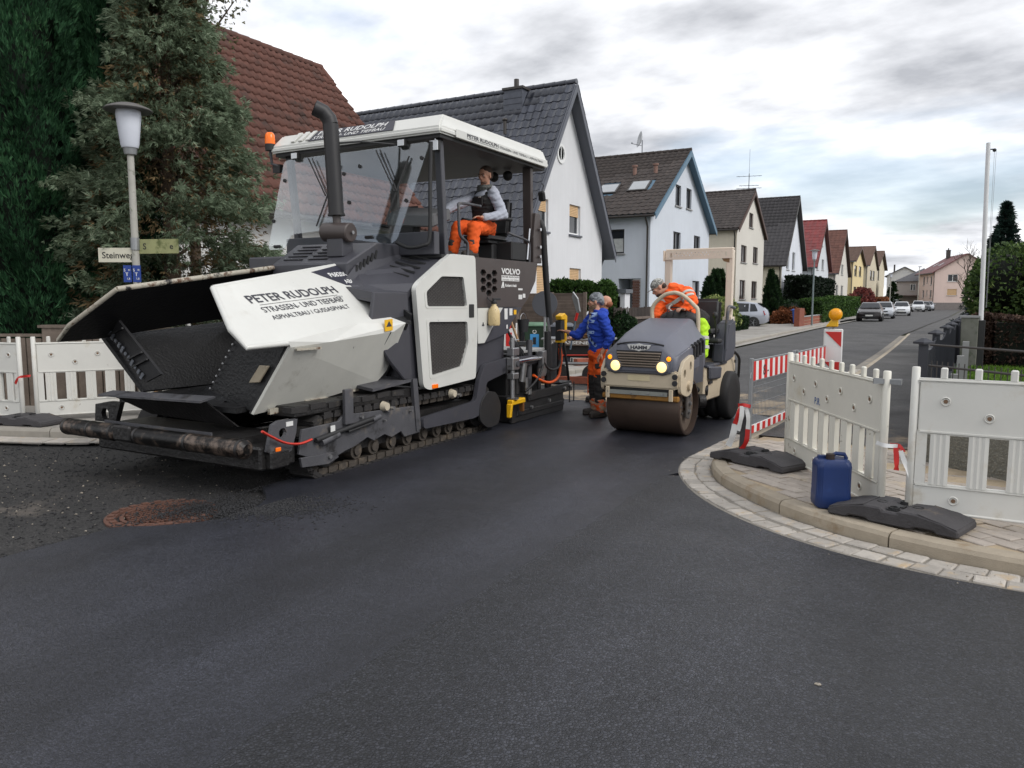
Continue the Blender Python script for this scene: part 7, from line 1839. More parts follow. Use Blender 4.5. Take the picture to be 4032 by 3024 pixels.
def boot(parent, a, f, m, s=1.0):
    f = Vector(f).normalized(); b = B()
    limb(b, [a + Vector((0, 0, .10)), a + Vector((0, 0, -.02))], [.058, .055]); a0 = Vector((a.x, a.y, .05 + a.z - .10))
    limb(b, [a0 - f * .04, a0 + f * .06, a0 + f * .145], [.050, .055, .045])
    r = Vector((f.y, -f.x, 0)); zz_ = a.z - .10
    b.xy([tuple((a + f * y + r * x)[:2]) for x, y in ((-.04, -.085), (.04, -.085), (.05, .07), (.04, .185), (-.04, .185), (-.05, .07))], zz_ + .004, zz_ + .03)
    return remesh(b, 'boot', m, parent, .009, 3, .002, 30, 5)
boot(bm_, aR, (-.85, -.5, 0), M_boot); boot(bm_, aL, (-.6, -.8, 0), M_boot)
b = B(); b.ell(hP(0, -.018, .042), (.083, .104, .092), 22, 14, hRot); b.ell(hP(0, -.03, .02), (.084, .098, .06), 22, 14, hRot); b.ell(hP(0, -.09, -.01), (.05, .04, .05), 12, 8, hRot)
remesh(b, 'beanie', M_beanie, bm_, .008, 4, .003, 22, 4)
b = B(); b.ell(hP(0, .035, -.085), (.056, .058, .050), 14, 10, hRot); b.ell(hP(0, .060, -.13), (.046, .044, .065), 14, 10, hRot); b.ell(hP(0, .065, -.19), (.030, .030, .06), 12, 8, hRot); b.ell(hP(-.05, .02, -.06), (.014, .04, .04), 10, 8, hRot); b.ell(hP(.05, .02, -.06), (.014, .04, .04), 10, 8, hRot)
remesh(b, 'beard', M_beard, bm_, .008, 2, .004, 45, 6)

# --- man in the brown jacket, mostly hidden behind him
M_brj = mat('brown_quilted_jacket', lin((128, 96, 66)), 0.8, var=0.2, vscale=10, bump=.3, bscale=40)
pb = thing('person', 'balding man in a brown quilted jacket half hidden behind the hoodie man', 'person', (-4.78, 11.45, 0), world=True, group='road crew')
F2 = Vector((-.8, -.6, 0)); R2 = Vector((-.6, .8, 0)); pel2 = Vector((-4.78, 11.45, .94)); ch2 = Vector((-4.80, 11.42, 1.26)); nb2 = Vector((-4.78, 11.42, 1.46)); hc2 = Vector((-4.66, 11.42, 1.60))
s2R = ch2 + R2 * .18 + Vector((0, 0, .14)); s2L = ch2 - R2 * .18 + Vector((0, 0, .14)); e2R = Vector((-5.08, 11.5, 1.14)); w2R = Vector((-5.2, 11.3, 1.02)); e2L = Vector((-4.86, 11.12, 1.12)); w2L = Vector((-5.0, 11.0, 1.06))
b = B(); h2P, h2R = head(b, hc2, (-.93, -.35, -.1)); limb(b, [nb2 - Vector((0, 0, .05)), hc2 - Vector((0, 0, .06))], [.064, .058])
limb(b, [pel2, ch2, nb2 - Vector((0, 0, .06))], [.13, .13, .08], 16); limb(b, [s2R, e2R, w2R], [.055, .043, .028]); limb(b, [s2L, e2L, w2L], [.055, .043, .028])
k2R, k2L, a2R, a2L = Vector((-4.86, 11.5, .5)), Vector((-4.72, 11.36, .5)), Vector((-4.84, 11.55, .1)), Vector((-4.70, 11.38, .1)); h2Rp, h2Lp = pel2 + R2 * .1, pel2 - R2 * .1
limb(b, [h2Rp, k2R, a2R], [.085, .058, .042]); limb(b, [h2Lp, k2L, a2L], [.085, .058, .042]); hand(b, w2R, (-.8, -.4, .1), (0, 0, -1), .5, -1); hand(b, w2L, (-.9, -.2, .1), (0, 0, -1), .5, 1)
remesh(b, 'body', M_skin, pb, .009, 3); face_bits(h2P, h2R, pb, M_hairb)
b = B(); torso(b, pel2 - Vector((0, 0, .08)), ch2, nb2, F2, 0, 1.1); limb(b, [s2R, e2R, e2R.lerp(w2R, .8)], [.085, .07, .05]); limb(b, [s2L, e2L, e2L.lerp(w2L, .8)], [.085, .07, .05]); remesh(b, 'jacket', M_brj, pb, .012, 4, .009, 18, 9)
trousers(pb, h2Rp, h2Lp, k2R, k2L, a2R, a2L, pel2 - Vector((0, 0, .05)), mat('dull_brown_trousers', lin((84, 66, 56)), .9), mat('dull_brown_trousers', lin((84, 66, 56)), .9), F2, seed=12)
boot(pb, a2R, F2, M_boot); boot(pb, a2L, F2, M_boot)
b = B(); b.ell(h2P(0, -.045, -.02), (.080, .075, .055), 18, 12, h2R); remesh(b, 'hair_fringe', mat('ginger_stubble', lin((140, 88, 62)), .9, var=.2, vscale=50), pb, .009, 2)
b = B(); b.ell(h2P(0, .045, -.085), (.05, .05, .04), 14, 10, h2R); remesh(b, 'beard', mat('ginger_stubble', lin((140, 88, 62)), .9), pb, .009, 2, .003, 40)

# --- paver driver
M_hoodg = mat('light_grey_hoodie', lin((172, 176, 188)), .9, var=.08, vscale=9, bump=.2, bscale=180)
pd = thing('person', 'driver in black vest, grey hoodie and orange trousers on the paver platform', 'person', (-5.3, 8.85, 2.165), world=True, group='road crew')
F3 = Vector((-.35, -.94, 0)).normalized(); R3 = Vector((F3.y, -F3.x, 0))
pel3 = Vector((-5.36, 8.88, 2.60)); ch3 = Vector((-5.32, 8.82, 2.90)); nb3 = Vector((-5.30, 8.80, 3.085)); hc3 = Vector((-5.27, 8.765, 3.255))
s3R = ch3 + R3 * .19 + Vector((0, 0, .115)); s3L = ch3 - R3 * .19 + Vector((0, 0, .115))
e3R = Vector((-5.62, 8.45, 2.83)); w3R = Vector((-5.60, 8.17, 2.70)); e3L = Vector((-5.02, 8.80, 2.74)); w3L = Vector((-5.16, 8.50, 2.69))
h3R, h3L = pel3 + R3 * .1, pel3 - R3 * .1; k3R, k3L = Vector((-5.50, 8.46, 2.58)), Vector((-5.22, 8.40, 2.56)); a3R, a3L = Vector((-5.52, 8.36, 2.27)), Vector((-5.20, 8.33, 2.27))
b = B(); h3P, h3Rt = head(b, hc3, (-.15, -.96, -.2)); limb(b, [nb3 - Vector((0, 0, .05)), hc3 - Vector((0, 0, .06))], [.064, .058])
limb(b, [pel3, ch3, nb3 - Vector((0, 0, .06))], [.13, .13, .08], 16); limb(b, [s3R, e3R, w3R], [.055, .043, .028]); limb(b, [s3L, e3L, w3L], [.055, .043, .028])
limb(b, [h3R, k3R, a3R], [.085, .058, .042]); limb(b, [h3L, k3L, a3L], [.085, .058, .042]); hand(b, w3R, (-.1, -.95, -.1), (.2, 0, -1), .7, -1); hand(b, w3L, (-.35, -.9, .05), (.2, .1, -1), .5, 1)
remesh(b, 'body', M_skin, pd, .0075, 3); face_bits(h3P, h3Rt, pd, M_hairb)
b = B(); limb(b, [s3R, e3R, e3R.lerp(w3R, .88)], [.080, .068, .046]); limb(b, [s3L, e3L, e3L.lerp(w3L, .88)], [.080, .068, .046]); torso(b, pel3 + Vector((0, 0, .12)), ch3, nb3, F3, 0, .96)
b.ell(nb3 - F3 * .07, (.12, .10, .06), 14, 10); remesh(b, 'hoodie', M_hoodg, pd, .010, 3, .005, 14, 21)
b = B(); torso(b, pel3 - Vector((0, 0, .05)), ch3, nb3 - Vector((0, 0, .10)), F3, 0, 1.06)
for sg in (-1, 1): limb(b, [ch3 + R3 * .115 * sg + F3 * .09 + Vector((0, 0, .02)), ch3 + R3 * .12 * sg + Vector((0, 0, .165)), ch3 + R3 * .11 * sg - F3 * .09 + Vector((0, 0, .05))], [.045, .04, .045])
vest = remesh(b, 'vest', M_blk, pd, .011, 3, .005, 19, 23)
B().obox(ch3 + F3 * .142 - R3 * .09 + Vector((0, 0, .02)), (.10, .02, .12), Matrix.Rotation(math.atan2(F3.y, F3.x) + math.pi / 2, 3, 'Z')).obj('chest_pocket', M_blk, vest, bev=.006)
B().obox(ch3 + F3 * .156 - R3 * .10 + Vector((0, 0, .07)), (.05, .004, .012), Matrix.Rotation(math.atan2(F3.y, F3.x) + math.pi / 2, 3, 'Z')).obj('badge', M_ltr_white, vest)
trousers(pd, h3R, h3L, k3R, k3L, a3R, a3L, pel3 - Vector((0, 0, .04)), M_ort, M_ort, F3, seed=31)
boot(pd, a3R, (-.2, -1, 0), M_boot); boot(pd, a3L, (-.2, -1, 0), M_boot)
b = B(); b.ell(h3P(0, -.025, .055), (.079, .092, .072), 20, 12, h3Rt); b.ell(h3P(0, -.06, .0), (.074, .058, .07), 18, 12, h3Rt); remesh(b, 'hair', M_hairb, pd, .008, 2, .002, 40)
b = B(); b.ell(h3P(0, .04, -.083), (.050, .052, .034), 14, 10, h3Rt); remesh(b, 'stubble', mat('stubble', lin((112, 84, 70)), .9, var=.2, vscale=60), pd, .008, 2)
b = B(); b.lathe(nb3 + Vector((0, 0, -.02)), [(.09, 0), (.105, .03), (.095, .075), (.07, .08)], 20, (-.05, -.1, 1)); remesh(b, 'neck_scarf', mat('grey_scarf', lin((92, 94, 92)), .95, var=.2, vscale=20, bump=.4, bscale=90), pd, .009, 2, .006, 30, 8)

# --- roller driver, leaning over to his right
M_orj = mat('high_visibility_orange', lin((246, 96, 28)), .8, var=.12, vscale=10, dirt=(lin((150, 66, 30)), .25, 9, .25))
M_lime = mat('high_visibility_lime', lin((178, 226, 40)), .8, var=.08, vscale=8)
pr_ = thing('person', 'roller driver in orange high visibility jacket and cap leaning over to look down', 'person', (-2.9, 10.3, 0.815), world=True, group='road crew')
F4 = Vector((-.45, -.89, 0)).normalized(); R4 = Vector((-.93, .2, -.25)).normalized()
pel4 = Vector((-2.92, 10.36, 1.27)); ch4 = Vector((-3.07, 10.26, 1.60)); nb4 = Vector((-3.25, 10.20, 1.775)); hc4 = Vector((-3.37, 10.15, 1.815))
s4R = Vector((-3.24, 10.30, 1.70)); s4L = Vector((-2.98, 10.12, 1.74))
e4R = Vector((-3.34, 10.14, 1.52)); w4R = Vector((-3.33, 9.98, 1.40)); e4L = Vector((-2.86, 9.98, 1.62)); w4L = Vector((-2.93, 9.88, 1.53))
h4R, h4L = pel4 + Vector((-.1, 0, -.02)), pel4 + Vector((.1, 0, -.02)); k4R, k4L = Vector((-3.10, 9.98, 1.28)), Vector((-2.74, 10.02, 1.32)); a4R, a4L = Vector((-3.08, 9.95, .92)), Vector((-2.70, 9.95, .92))
b = B(); f4 = Vector((-.70, -.42, -.58)); h4P, h4Rt = head(b, hc4, f4, (-.45, -.1, .9)); limb(b, [nb4, hc4 + Vector((.02, .01, -.04))], [.064, .058])
limb(b, [pel4, ch4, nb4 + Vector((.03, 0, -.04))], [.13, .14, .08], 16); limb(b, [s4R, e4R, w4R], [.055, .043, .028]); limb(b, [s4L, e4L, w4L], [.055, .043, .028])
limb(b, [h4R, k4R, a4R], [.085, .058, .042]); limb(b, [h4L, k4L, a4L], [.085, .058, .042]); hand(b, w4R, (-.1, -.5, -.8), (.8, 0, -.3), .6, 1); hand(b, w4L, (-.3, -.8, .1), (0, 0, -1), .8, 1)
remesh(b, 'body', M_skin, pr_, .0075, 3); face_bits(h4P, h4Rt, pr_, M_hairb)
b = B(); rings = []
ax4 = (nb4 - pel4).normalized(); r4 = ax4.cross(F4).normalized(); f4b = r4.cross(ax4)
for t, (w, d) in zip((.12, .35, .6, .8, .95, 1.03), ((.18, .15), (.195, .16), (.215, .165), (.205, .15), (.12, .11), (.095, .09))):
    q = pel4.lerp(nb4, t); rings.append([q + r4 * math.cos(a) * w + f4b * math.sin(a) * d for a in np.linspace(0, 6.283, 21)[:-1]])
b.loft(rings); limb(b, [s4R, e4R, e4R.lerp(w4R, .8)], [.095, .08, .058]); limb(b, [s4L, e4L, e4L.lerp(w4L, .85)], [.10, .085, .06]); b.ell(nb4 + Vector((.09, .02, .03)), (.12, .10, .07), 14, 10)
jk = remesh(b, 'jacket', M_orj, pr_, .010, 2, .011, 16, 41)
def ring_band(p, d, r, m, parent, w=.045):
    d = Vector(d).normalized(); b = B(); b.lathe(Vector(p) - d * w / 2, [(r - .01, 0), (r + .007, .002), (r + .007, w - .002), (r - .01, w)], 24, d); return b.obj('reflective_band', m, parent, smooth=50)
for t in (.35, .72): ring_band(s4L.lerp(e4L, t), e4L - s4L, .098 - .012 * t, M_refl, jk)
ring_band(s4R.lerp(e4R, .6), e4R - s4R, .09, M_refl, jk)
bb = B(); rr_ = []
for t, (w, d) in ((.70, (.216, .166)), (.78, (.211, .158))): q = pel4.lerp(nb4, t); rr_.append([q + (r4 * math.cos(a) * w + f4b * math.sin(a) * d) * 1.02 for a in np.linspace(0, 6.283, 25)[:-1]])
bb.loft(rr_, caps=False).obj('reflective_band', M_refl, jk, smooth=60)
B().obox(s4L + Vector((.06, -.07, -.02)), (.03, .006, .03)).obj('badge', M_blk, jk)
b = B(); limb(b, [h4R, k4R, k4R.lerp(a4R, .9)], [.11, .095, .08]); limb(b, [h4L, k4L, k4L.lerp(a4L, .9)], [.11, .095, .085]); b.ell(pel4, (.18, .16, .12), 18, 12)
tr4 = remesh(b, 'trousers', M_lime, pr_, .012, 4, .006, 14, 45)
for t in (.42, .72): ring_band(k4L.lerp(a4L, t), a4L - k4L, .092, M_refl, tr4)
b = B(); b.ell(pel4 + Vector((0, 0, .12)), (.20, .18, .15), 18, 12); remesh(b, 'dark_undershirt', M_blk, pr_, .014, 3, .006, 16)
boot(pr_, a4R, (0, -1, 0), M_boot); boot(pr_, a4L, (.25, -1, 0), M_boot)
M_cap = mat('grey_camo_cap', lin((176, 176, 170)), .9, var=.08, vscale=16, dirt=[(lin((112, 112, 108)), .55, 22, .05), (lin((214, 214, 208)), .2, 30, .05)])
b = B(); b.ell(h4P(0, -.012, .048), (.083, .100, .078), 22, 14, h4Rt); remesh(b, 'cap', M_cap, pr_, .007, 2)
b = B(); b.prism([h4P(x, y, .030 - .25 * x * x) for x, y in ((-.07, .06), (-.062, .13), (-.03, .165), (.03, .165), (.062, .13), (.07, .06))], h4Rt @ Vector((0, 0, .008))); b.obj('cap_peak', M_cap, pr_, bev=.003)
b = B(); b.ell(h4P(0, .045, -.083), (.048, .048, .034), 14, 10, h4Rt); b.ell(h4P(0, -.06, -.02), (.076, .05, .05), 14, 10, h4Rt); remesh(b, 'beard_and_hair', M_hairb, pr_, .008, 2, .002, 40)

# ------------------------------------------------------------------ barriers, signs, street furniture
M_plast = mat('white_barrier_plastic', lin((212, 211, 205)), .5, var=.06, vscale=3, dirt=[(lin((176, 164, 140)), .40, 3.0, .3), (lin((112, 98, 76)), .07, 7, .1)])
M_plasty = mat('white_barrier_plastic_stained', lin((216, 213, 202)), .5, var=.06, vscale=3, dirt=[(lin((178, 160, 118)), .36, 2.2, .3), (lin((110, 92, 62)), .10, 7, .08)])
M_ret = mat('reflector_hole', lin((118, 92, 70)), .6, var=.2)
M_foot = mat('recycled_rubber', lin((66, 64, 66)), .85, var=.2, vscale=6, bump=.5, bscale=60, dirt=(lin((140, 122, 98)), .28, 4, .3))
M_red = mat('reflective_red', lin((196, 40, 36)), .45, var=.08)
M_wh = mat('reflective_white', lin((226, 226, 224)), .45, var=.04)
M_galv = mat('galvanised_steel', lin((150, 152, 154)), .45, metal=.6, var=.12, vscale=9)
def cup(x, z, r=.032, y=-.026):
    b = B(); b.lathe((x, y, z), [(r, .004), (r, .0), (r * .85, -.004), (r * .55, .012), (r * .5, .014), (0, .014)], 16, (0, 1, 0)); return b
def barrier(p, q, label, m, paint=None, foot_bits=True, slots=True, group='white plastic barriers'):
    """Two metre plastic pedestrian barrier from p to q (ground points, z = foot height), board above, slatted below."""
    p, q = Vector(p), Vector(q); d = q - p; L_ = math.hypot(d.x, d.y)
    t = thing('plastic_barrier', label, 'barrier', tuple(p), math.atan2(d.y, d.x), group)
    for x in (.03, L_ - .03): B().cyl((x, 0, 0), (x, 0, 1.03), .028, n=12).obj('end_tube', m, t, bev=.006, smooth=40)
    bd = B().box(.06, L_ - .06, -.02, .02, .58, .93).obj('board', m, t, bev=.008)
    B().box(.04, L_ - .04, -.026, .026, .925, .955).obj('top_rail', m, t, bev=.012, seg=2)
    B().box(.06, L_ - .06, -.027, .027, .565, .60).obj('middle_rail', m, t, bev=.012, seg=2)
    B().box(.05, L_ - .05, -.02, .02, .02, .20).obj('bottom_board', m, t, bev=.008)
    B().box(.05, L_ - .05, -.028, .028, .19, .22).obj('lower_rail', m, t, bev=.012, seg=2)
    B().box(.05, L_ - .05, -.026, .026, .012, .035).obj('foot_rail', m, t, bev=.008)
    nk = max(3, int(round(L_ / .2)))
    for i in range(1, nk):
        x = L_ * i / nk; B().box(x - .022, x + .022, -.016, .016, .95, 1.03).obj('peg', m, t, bev=.008)
    ns_ = int((L_ - .2) / .205); pitch = (L_ - .18) / ns_
    for i in range(ns_):
        x = .14 + pitch * i; w = .118
        B().xy([(x, -.02), (x + w * .2, -.026), (x + w * .35, -.018), (x + w * .5, -.026), (x + w * .65, -.018), (x + w * .8, -.026), (x + w, -.02), (x + w, .02), (x, .02)], .215, .57).obj('slat', m, t)
    B().box(.055, .12, -.02, .02, .21, .58).obj('end_web', m, t); B().box(L_ - .12, L_ - .055, -.02, .02, .21, .58).obj('end_web', m, t)
    for i in range(int(L_ / .26)):
        x = .22 + i * .26
        for z in ((.70,) if i % 2 else (.80,)): (cup(x, z).obj('fixing_cup', m, bd, smooth=40), B().cyl((x, -.0285, z), (x, -.015, z), .014, n=10).obj('cup_hole', M_ret, bd))
    for x in np.arange(.3, L_ - .2, .46): (cup(x, .115).obj('fixing_cup', m, bd, smooth=40), B().cyl((x, -.0285, .115), (x, -.015, .115), .014, n=10).obj('cup_hole', M_ret, bd))
    if paint: text_part('lettering', paint, (L_ * .36, -.0215, .625), (1, 0, 0), (0, 0, 1), .085, mat('blue_spray', lin((40, 84, 150)), .6, var=0), bd, bold=.01)
    return t
FOOT = None
def foot(loc, rot, label, group='black rubber barrier feet'):
    t = thing('ballast_block', label, 'ballast block', loc, rot, group)
    b = B(); xs = [(-.43, .0), (-.43, .05), (-.33, .085), (-.17, .115), (-.06, .115), (-.05, .095), (.05, .095), (.06, .115), (.17, .115), (.33, .085), (.43, .05), (.43, .0), (.30, .0), (.28, .02), (.16, .02), (.14, .0), (-.14, .0), (-.16, .02), (-.28, .02), (-.30, .0)]
    b.xz(xs, -.19, .19); b.obj('block', M_foot, t, bev=.012)
    for sx in (-1, 1): B().prism([(sx * .42, -.185, .052), (sx * .18, -.185, .113), (sx * .18, .185, .113), (sx * .42, .185, .052)], (0, 0, .006)).obj('tread_plate', M_foot, t)
    for x, y in ((-.12, 0), (.12, 0), (0, -.11), (0, .11)): B().lathe((x, y, .092), [(.036, 0), (.036, .026), (.028, .026), (.026, .008), (0, .008)], 12).obj('socket', M_black, t)
    for y in (-.12, 0, .12): B().box(-.035, .035, y - .03, y + .03, .094, .104).obj('recess_cover', M_black, t)
    return t
b1 = barrier((-1.27, 7.84, .115), (-.30, 6.08, .16), 'stained white barrier marked P.R. behind the blue jerrycan', M_plasty, 'P.R.')
b2 = barrier((-.16, 6.02, .16), (1.86, 5.98, .16), 'clean white barrier with open slots at the picture edge by the kerb', M_plast)
foot((-.18, 5.92, .112), R(-18), 'rubber foot carrying two white barriers at the kerb edge near the jerrycan')
foot((-1.45, 7.40, .112), R(-28), 'rubber foot with red and white tape at the rounded kerb')
def tape(name, label, pts_list, cat='tape', group='red and white barrier tapes'):
    o0 = pts_list[0][0]; t = thing(name, label, cat, tuple(o0[0]), group=group, world=True)
    for pts, w, m in pts_list:
        P = [Vector(p) for p in cat_rom(pts, 4)]; b = B(); vs = []
        for i, p in enumerate(P):
            d = (P[min(i + 1, len(P) - 1)] - P[max(i - 1, 0)]).normalized(); s = d.cross(Vector((.3, -.95, .1))).normalized(); tw = Matrix.Rotation(.5 * math.sin(i * .9), 3, d); s = tw @ s
            vs += [p - s * w / 2, p + s * w / 2]
        b.add(vs, [(2 * i, 2 * i + 1, 2 * i + 3, 2 * i + 2) for i in range(len(P) - 1)]); b.obj('strip', m, t, fix=False, smooth=60)
    return t
po = Vector((-1.62, 7.50, .20))
wooden = thing('tape_stake', 'short grey stake wrapped in red and white tape on the rubber foot', 'stake', (-1.62, 7.50, .20), world=True)
B().bar(po, po + Vector((.02, 0, .42)), .05, .05).obj('stake', M_foot, wooden)
tape('barrier_tape', 'red and white tape knotted to the stake at the rounded kerb', [
    ([po + Vector((0, -.04, .44)), po + Vector((-.03, -.05, .36)), po + Vector((-.06, -.05, .26))], .05, M_red), ([po + Vector((-.06, -.05, .26)), po + Vector((-.08, -.05, .15)), po + Vector((-.12, -.05, .04))], .06, M_wh),
    ([po + Vector((.03, -.04, .44)), po + Vector((.06, -.05, .34)), po + Vector((.06, -.05, .22))], .04, M_wh), ([po + Vector((.06, -.05, .22)), po + Vector((.05, -.05, .10)), po + Vector((.0, -.05, .01))], .045, M_red),
    ([po + Vector((0, -.05, .44)), po + Vector((.0, -.06, .34)), po + Vector((-.03, -.06, .20))], .045, M_wh), ([po + Vector((-.04, -.045, .445)), po + Vector((.02, -.045, .45)), po + Vector((.08, -.045, .44))], .035, M_red)])
q0 = Vector((-.27, 6.05, .62))
tape('barrier_tape', 'loose tape tail on the end tube between the two white barriers', [([q0, q0 + Vector((.06, -.02, 0)), q0 + Vector((.09, -.03, -.04))], .03, M_red), ([q0 + Vector((.04, -.04, -.01)), q0 + Vector((.05, -.05, -.12)), q0 + Vector((.05, -.05, -.17))], .035, M_red), ([q0 + Vector((.07, -.04, -.03)), q0 + Vector((.11, -.05, -.13)), q0 + Vector((.15, -.05, -.23))], .032, M_wh), ([q0 + Vector((-.09, .0, .01)), q0 + Vector((-.03, -.04, .0)), q0 + Vector((.05, -.03, .0))], .03, M_wh)])
# steel clip joining the barriers
ck = thing('barrier_clip', 'galvanised clip hooked over the barrier end tube', 'clip', (-.31, 6.1, 1.05))
for a in (-25, 25): B().obox((0, 0, .02), (.20, .012, .035), Matrix.Rotation(R(a), 3, 'Z')).obj('clip_plate', M_galv, ck)
# blue jerrycan
jc = thing('jerrycan', 'dark blue plastic jerrycan standing on the paved corner', 'jerrycan', (-.655, 6.10, .112), R(22)); jc.scale = (.86, .86, 1)
M_jer = mat('blue_jerrycan_plastic', lin((24, 48, 98)), .42, var=.12, vscale=8, dirt=[(lin((44, 76, 134)), .3, 6, .3), (lin((20, 30, 54)), .2, 5, .3)])
rg = []
for z, s_, ch_ in ((0, .90, .03), (.02, 1.0, .035), (.10, 1.0, .035), (.12, .985, .035), (.29, .985, .035), (.31, 1.0, .035), (.34, .97, .04), (.365, .86, .05)):
    hx, hy = .145 * s_, .125 * s_; rg.append([(-hx + ch_, -hy, z), (hx - ch_, -hy, z), (hx, -hy + ch_, z), (hx, hy - ch_, z), (hx - ch_, hy, z), (-hx + ch_, hy, z), (-hx, hy - ch_, z), (-hx, -hy + ch_, z)])
bj = B().loft(rg).obj('canister', M_jer, jc, bev=.008, seg=2, smooth=40)
B().box(-.12, -.02, -.02, .02, .365, .385).tube([(-.02, 0, .375), (.03, 0, .40), (.10, 0, .395), (.12, 0, .36)], .016, 8).obj('carry_handle', M_jer, jc, smooth=50)
B().cyl((-.03, -.05, .36), (-.03, -.05, .405), .036, n=14).obj('screw_cap', mat('brown_black_cap', lin((46, 34, 30)), .5), jc, smooth=40)
B().box(-.10, -.098, -.05, -.03, .2, .24).obj('label_rest', M_wh, bj)

# red and white steel mesh panels
def mesh_panel(p, q, label):
    p, q = Vector(p), Vector(q); d = q - p; L_ = math.hypot(d.x, d.y); t = thing('mesh_barrier', label, 'barrier', tuple(p), math.atan2(d.y, d.x), 'red and white mesh barriers'); t.scale = (1, 1, .9)
    for x in (0, L_): B().box(x - .02, x + .02, -.02, .02, 0, 1.0).obj('end_post', M_galv, t, bev=.004); 
    bd = B().box(.02, L_ - .02, -.012, .012, .72, .96).obj('board', M_wh, t); n = 16
    B().box(.02, L_ - .02, -.014, .014, .96, .975).obj('board_trim', M_galv, t); B().box(.02, L_ - .02, -.014, .014, .705, .72).obj('board_trim', M_galv, t)
    for i in range(0, n, 2):
        x0_ = .02 + (L_ - .04) * i / n; x1_ = .02 + (L_ - .04) * (i + 1) / n
        B().xz([(x0_, .722), (x1_, .722), (x1_ - .01, .958), (x0_ - .01, .958)], -.015, .015).obj('red_stripe', M_red, bd)
    lo = B().box(.02, L_ - .02, -.010, .010, .06, .16).obj('lower_board', M_wh, t)
    for i in range(0, n, 2):
        x0_ = .02 + (L_ - .04) * i / n; x1_ = .02 + (L_ - .04) * (i + 1) / n; B().box(x0_, x1_, -.013, .013, .062, .158).obj('red_stripe', M_red, lo)
    b = B(); nx = int(L_ / .05)
    for i in range(1, nx): b.box(L_ * i / nx - .0025, L_ * i / nx + .0025, -.0025, .0025, .16, .705)
    for z in (.28, .42, .56, .64): b.box(0, L_, -.003, .003, z - .002, z + .002)
    b.obj('wire_mesh', M_galv, t)['kind'] = 'stuff'
    B().tube([(-.03, 0, .80), (-.07, -.02, .83), (-.09, -.02, .76)], .008, 6).obj('hook', M_galv, t)
    return t
mp1 = mesh_panel((-1.80, 8.68, .11), (-1.62, 10.35, .11), 'red and white mesh barrier standing next to the roller')
text_part('lettering', '8 -', (.38, -.0155, .765), (1, 0, 0), (0, 0, 1), .19, mat('black_spray', lin((40, 40, 44)), .6, var=0), mp1)
mesh_panel((-1.60, 10.42, .11), (-1.43, 12.45, .11), 'red and white mesh barrier further back at the guide beacon')
# guide beacon with yellow lamp
gb = thing('guide_beacon', 'red and white guide beacon with yellow warning lamp on top', 'beacon', (-1.36, 12.1, .11), R(4))
B().box(-.13, .13, -.03, .03, .20, 1.12).obj('panel', M_wh, gb, bev=.012)
for z0_, z1_ in ((.86, 1.08), (.42, .64)): B().xz([(-.11, z1_), (.11, z1_), (.11, z0_)], -.036, -.03).obj('red_chevron', M_red, gb)
B().xz([(-.11, .42), (-.11, .20), (.11, .20), (.11, .30)][::1], -.036, -.03).obj('red_chevron', M_red, gb)
B().box(-.03, .03, -.03, .03, 0, .22).obj('stem', M_foot, gb); B().box(-.38, .38, -.2, .2, 0, .10).obj('foot', M_foot, gb, bev=.03)
wl_ = B().xz([(-.11, 1.15), (.06, 1.15), (.06, 1.30), (-.02, 1.28)], -.05, .05).obj('lamp_case', M_yel, gb, bev=.012)
B().lathe((.02, -.06, 1.33), [(.092, .0), (.092, .11), (.08, .12)], 26, (0, 1, 0)).obj('lamp_housing', M_yel, gb, smooth=40)
B().lathe((.02, -.06, 1.33), [(.084, 0), (.07, .018), (.03, .026), (0, .027)], 26, (0, -1, 0)).obj('lamp_lens', mat('yellow_lens', lin((240, 160, 20)), .25, var=.1), gb, smooth=50)
B().cyl((0, 0, 1.1), (0, 0, 1.2), .02, n=8).obj('lamp_bolt', M_galv, gb)

# left corner barriers
barrier((-12.05, 5.15, .16), (-10.10, 5.44, .16), 'white barrier leaving the frame beside the rubber foot under the thuja', M_plast)
barrier((-10.02, 5.52, .16), (-8.95, 7.18, .16), 'white barrier in front of the street lamp and wooden fence', M_plast)
b3 = barrier((-8.93, 7.24, .11), (-8.35, 9.12, .11), 'white barrier with a paper notice, mostly hidden behind the paver hopper', M_plast)
B().box(.25, .65, -.024, -.021, .62, .86).obj('paper_notice', M_stick, b3)
foot((-9.93, 5.35, .11), R(14), 'rubber foot joining the white barriers below the thuja')
q1 = Vector((-10.0, 5.42, .70)); tape('barrier_tape', 'short red tape end tied around the barrier tubes under the thuja', [([q1 + Vector((-.12, -.06, -.10)), q1 + Vector((-.05, -.06, -.02)), q1 + Vector((.02, -.04, .0)), q1 + Vector((.12, .0, .01))], .03, M_red)])
# shovel leaning on the barrier
sv = thing('shovel', 'tar-stained shovel leaning upside down against the white barrier by the hopper', 'shovel', (-8.92, 6.35, .11), world=True)
B().cyl((-8.86, 6.30, .11), (-8.72, 6.50, 1.05), .02, n=10).obj('handle', mat('ash_wood', lin((176, 140, 104)), .7, var=.15, vscale=10), sv, smooth=50)
B().prism([(-8.98, 6.40, 1.30), (-8.60, 6.55, 1.30), (-8.58, 6.56, 1.12), (-8.66, 6.52, 1.0), (-8.86, 6.44, 1.0), (-8.97, 6.40, 1.14)], (.02, -.03, 0)).obj('blade', mat('rusty_dark_blade', lin((72, 62, 48)), .6, var=.3, vscale=8), sv, bev=.006)
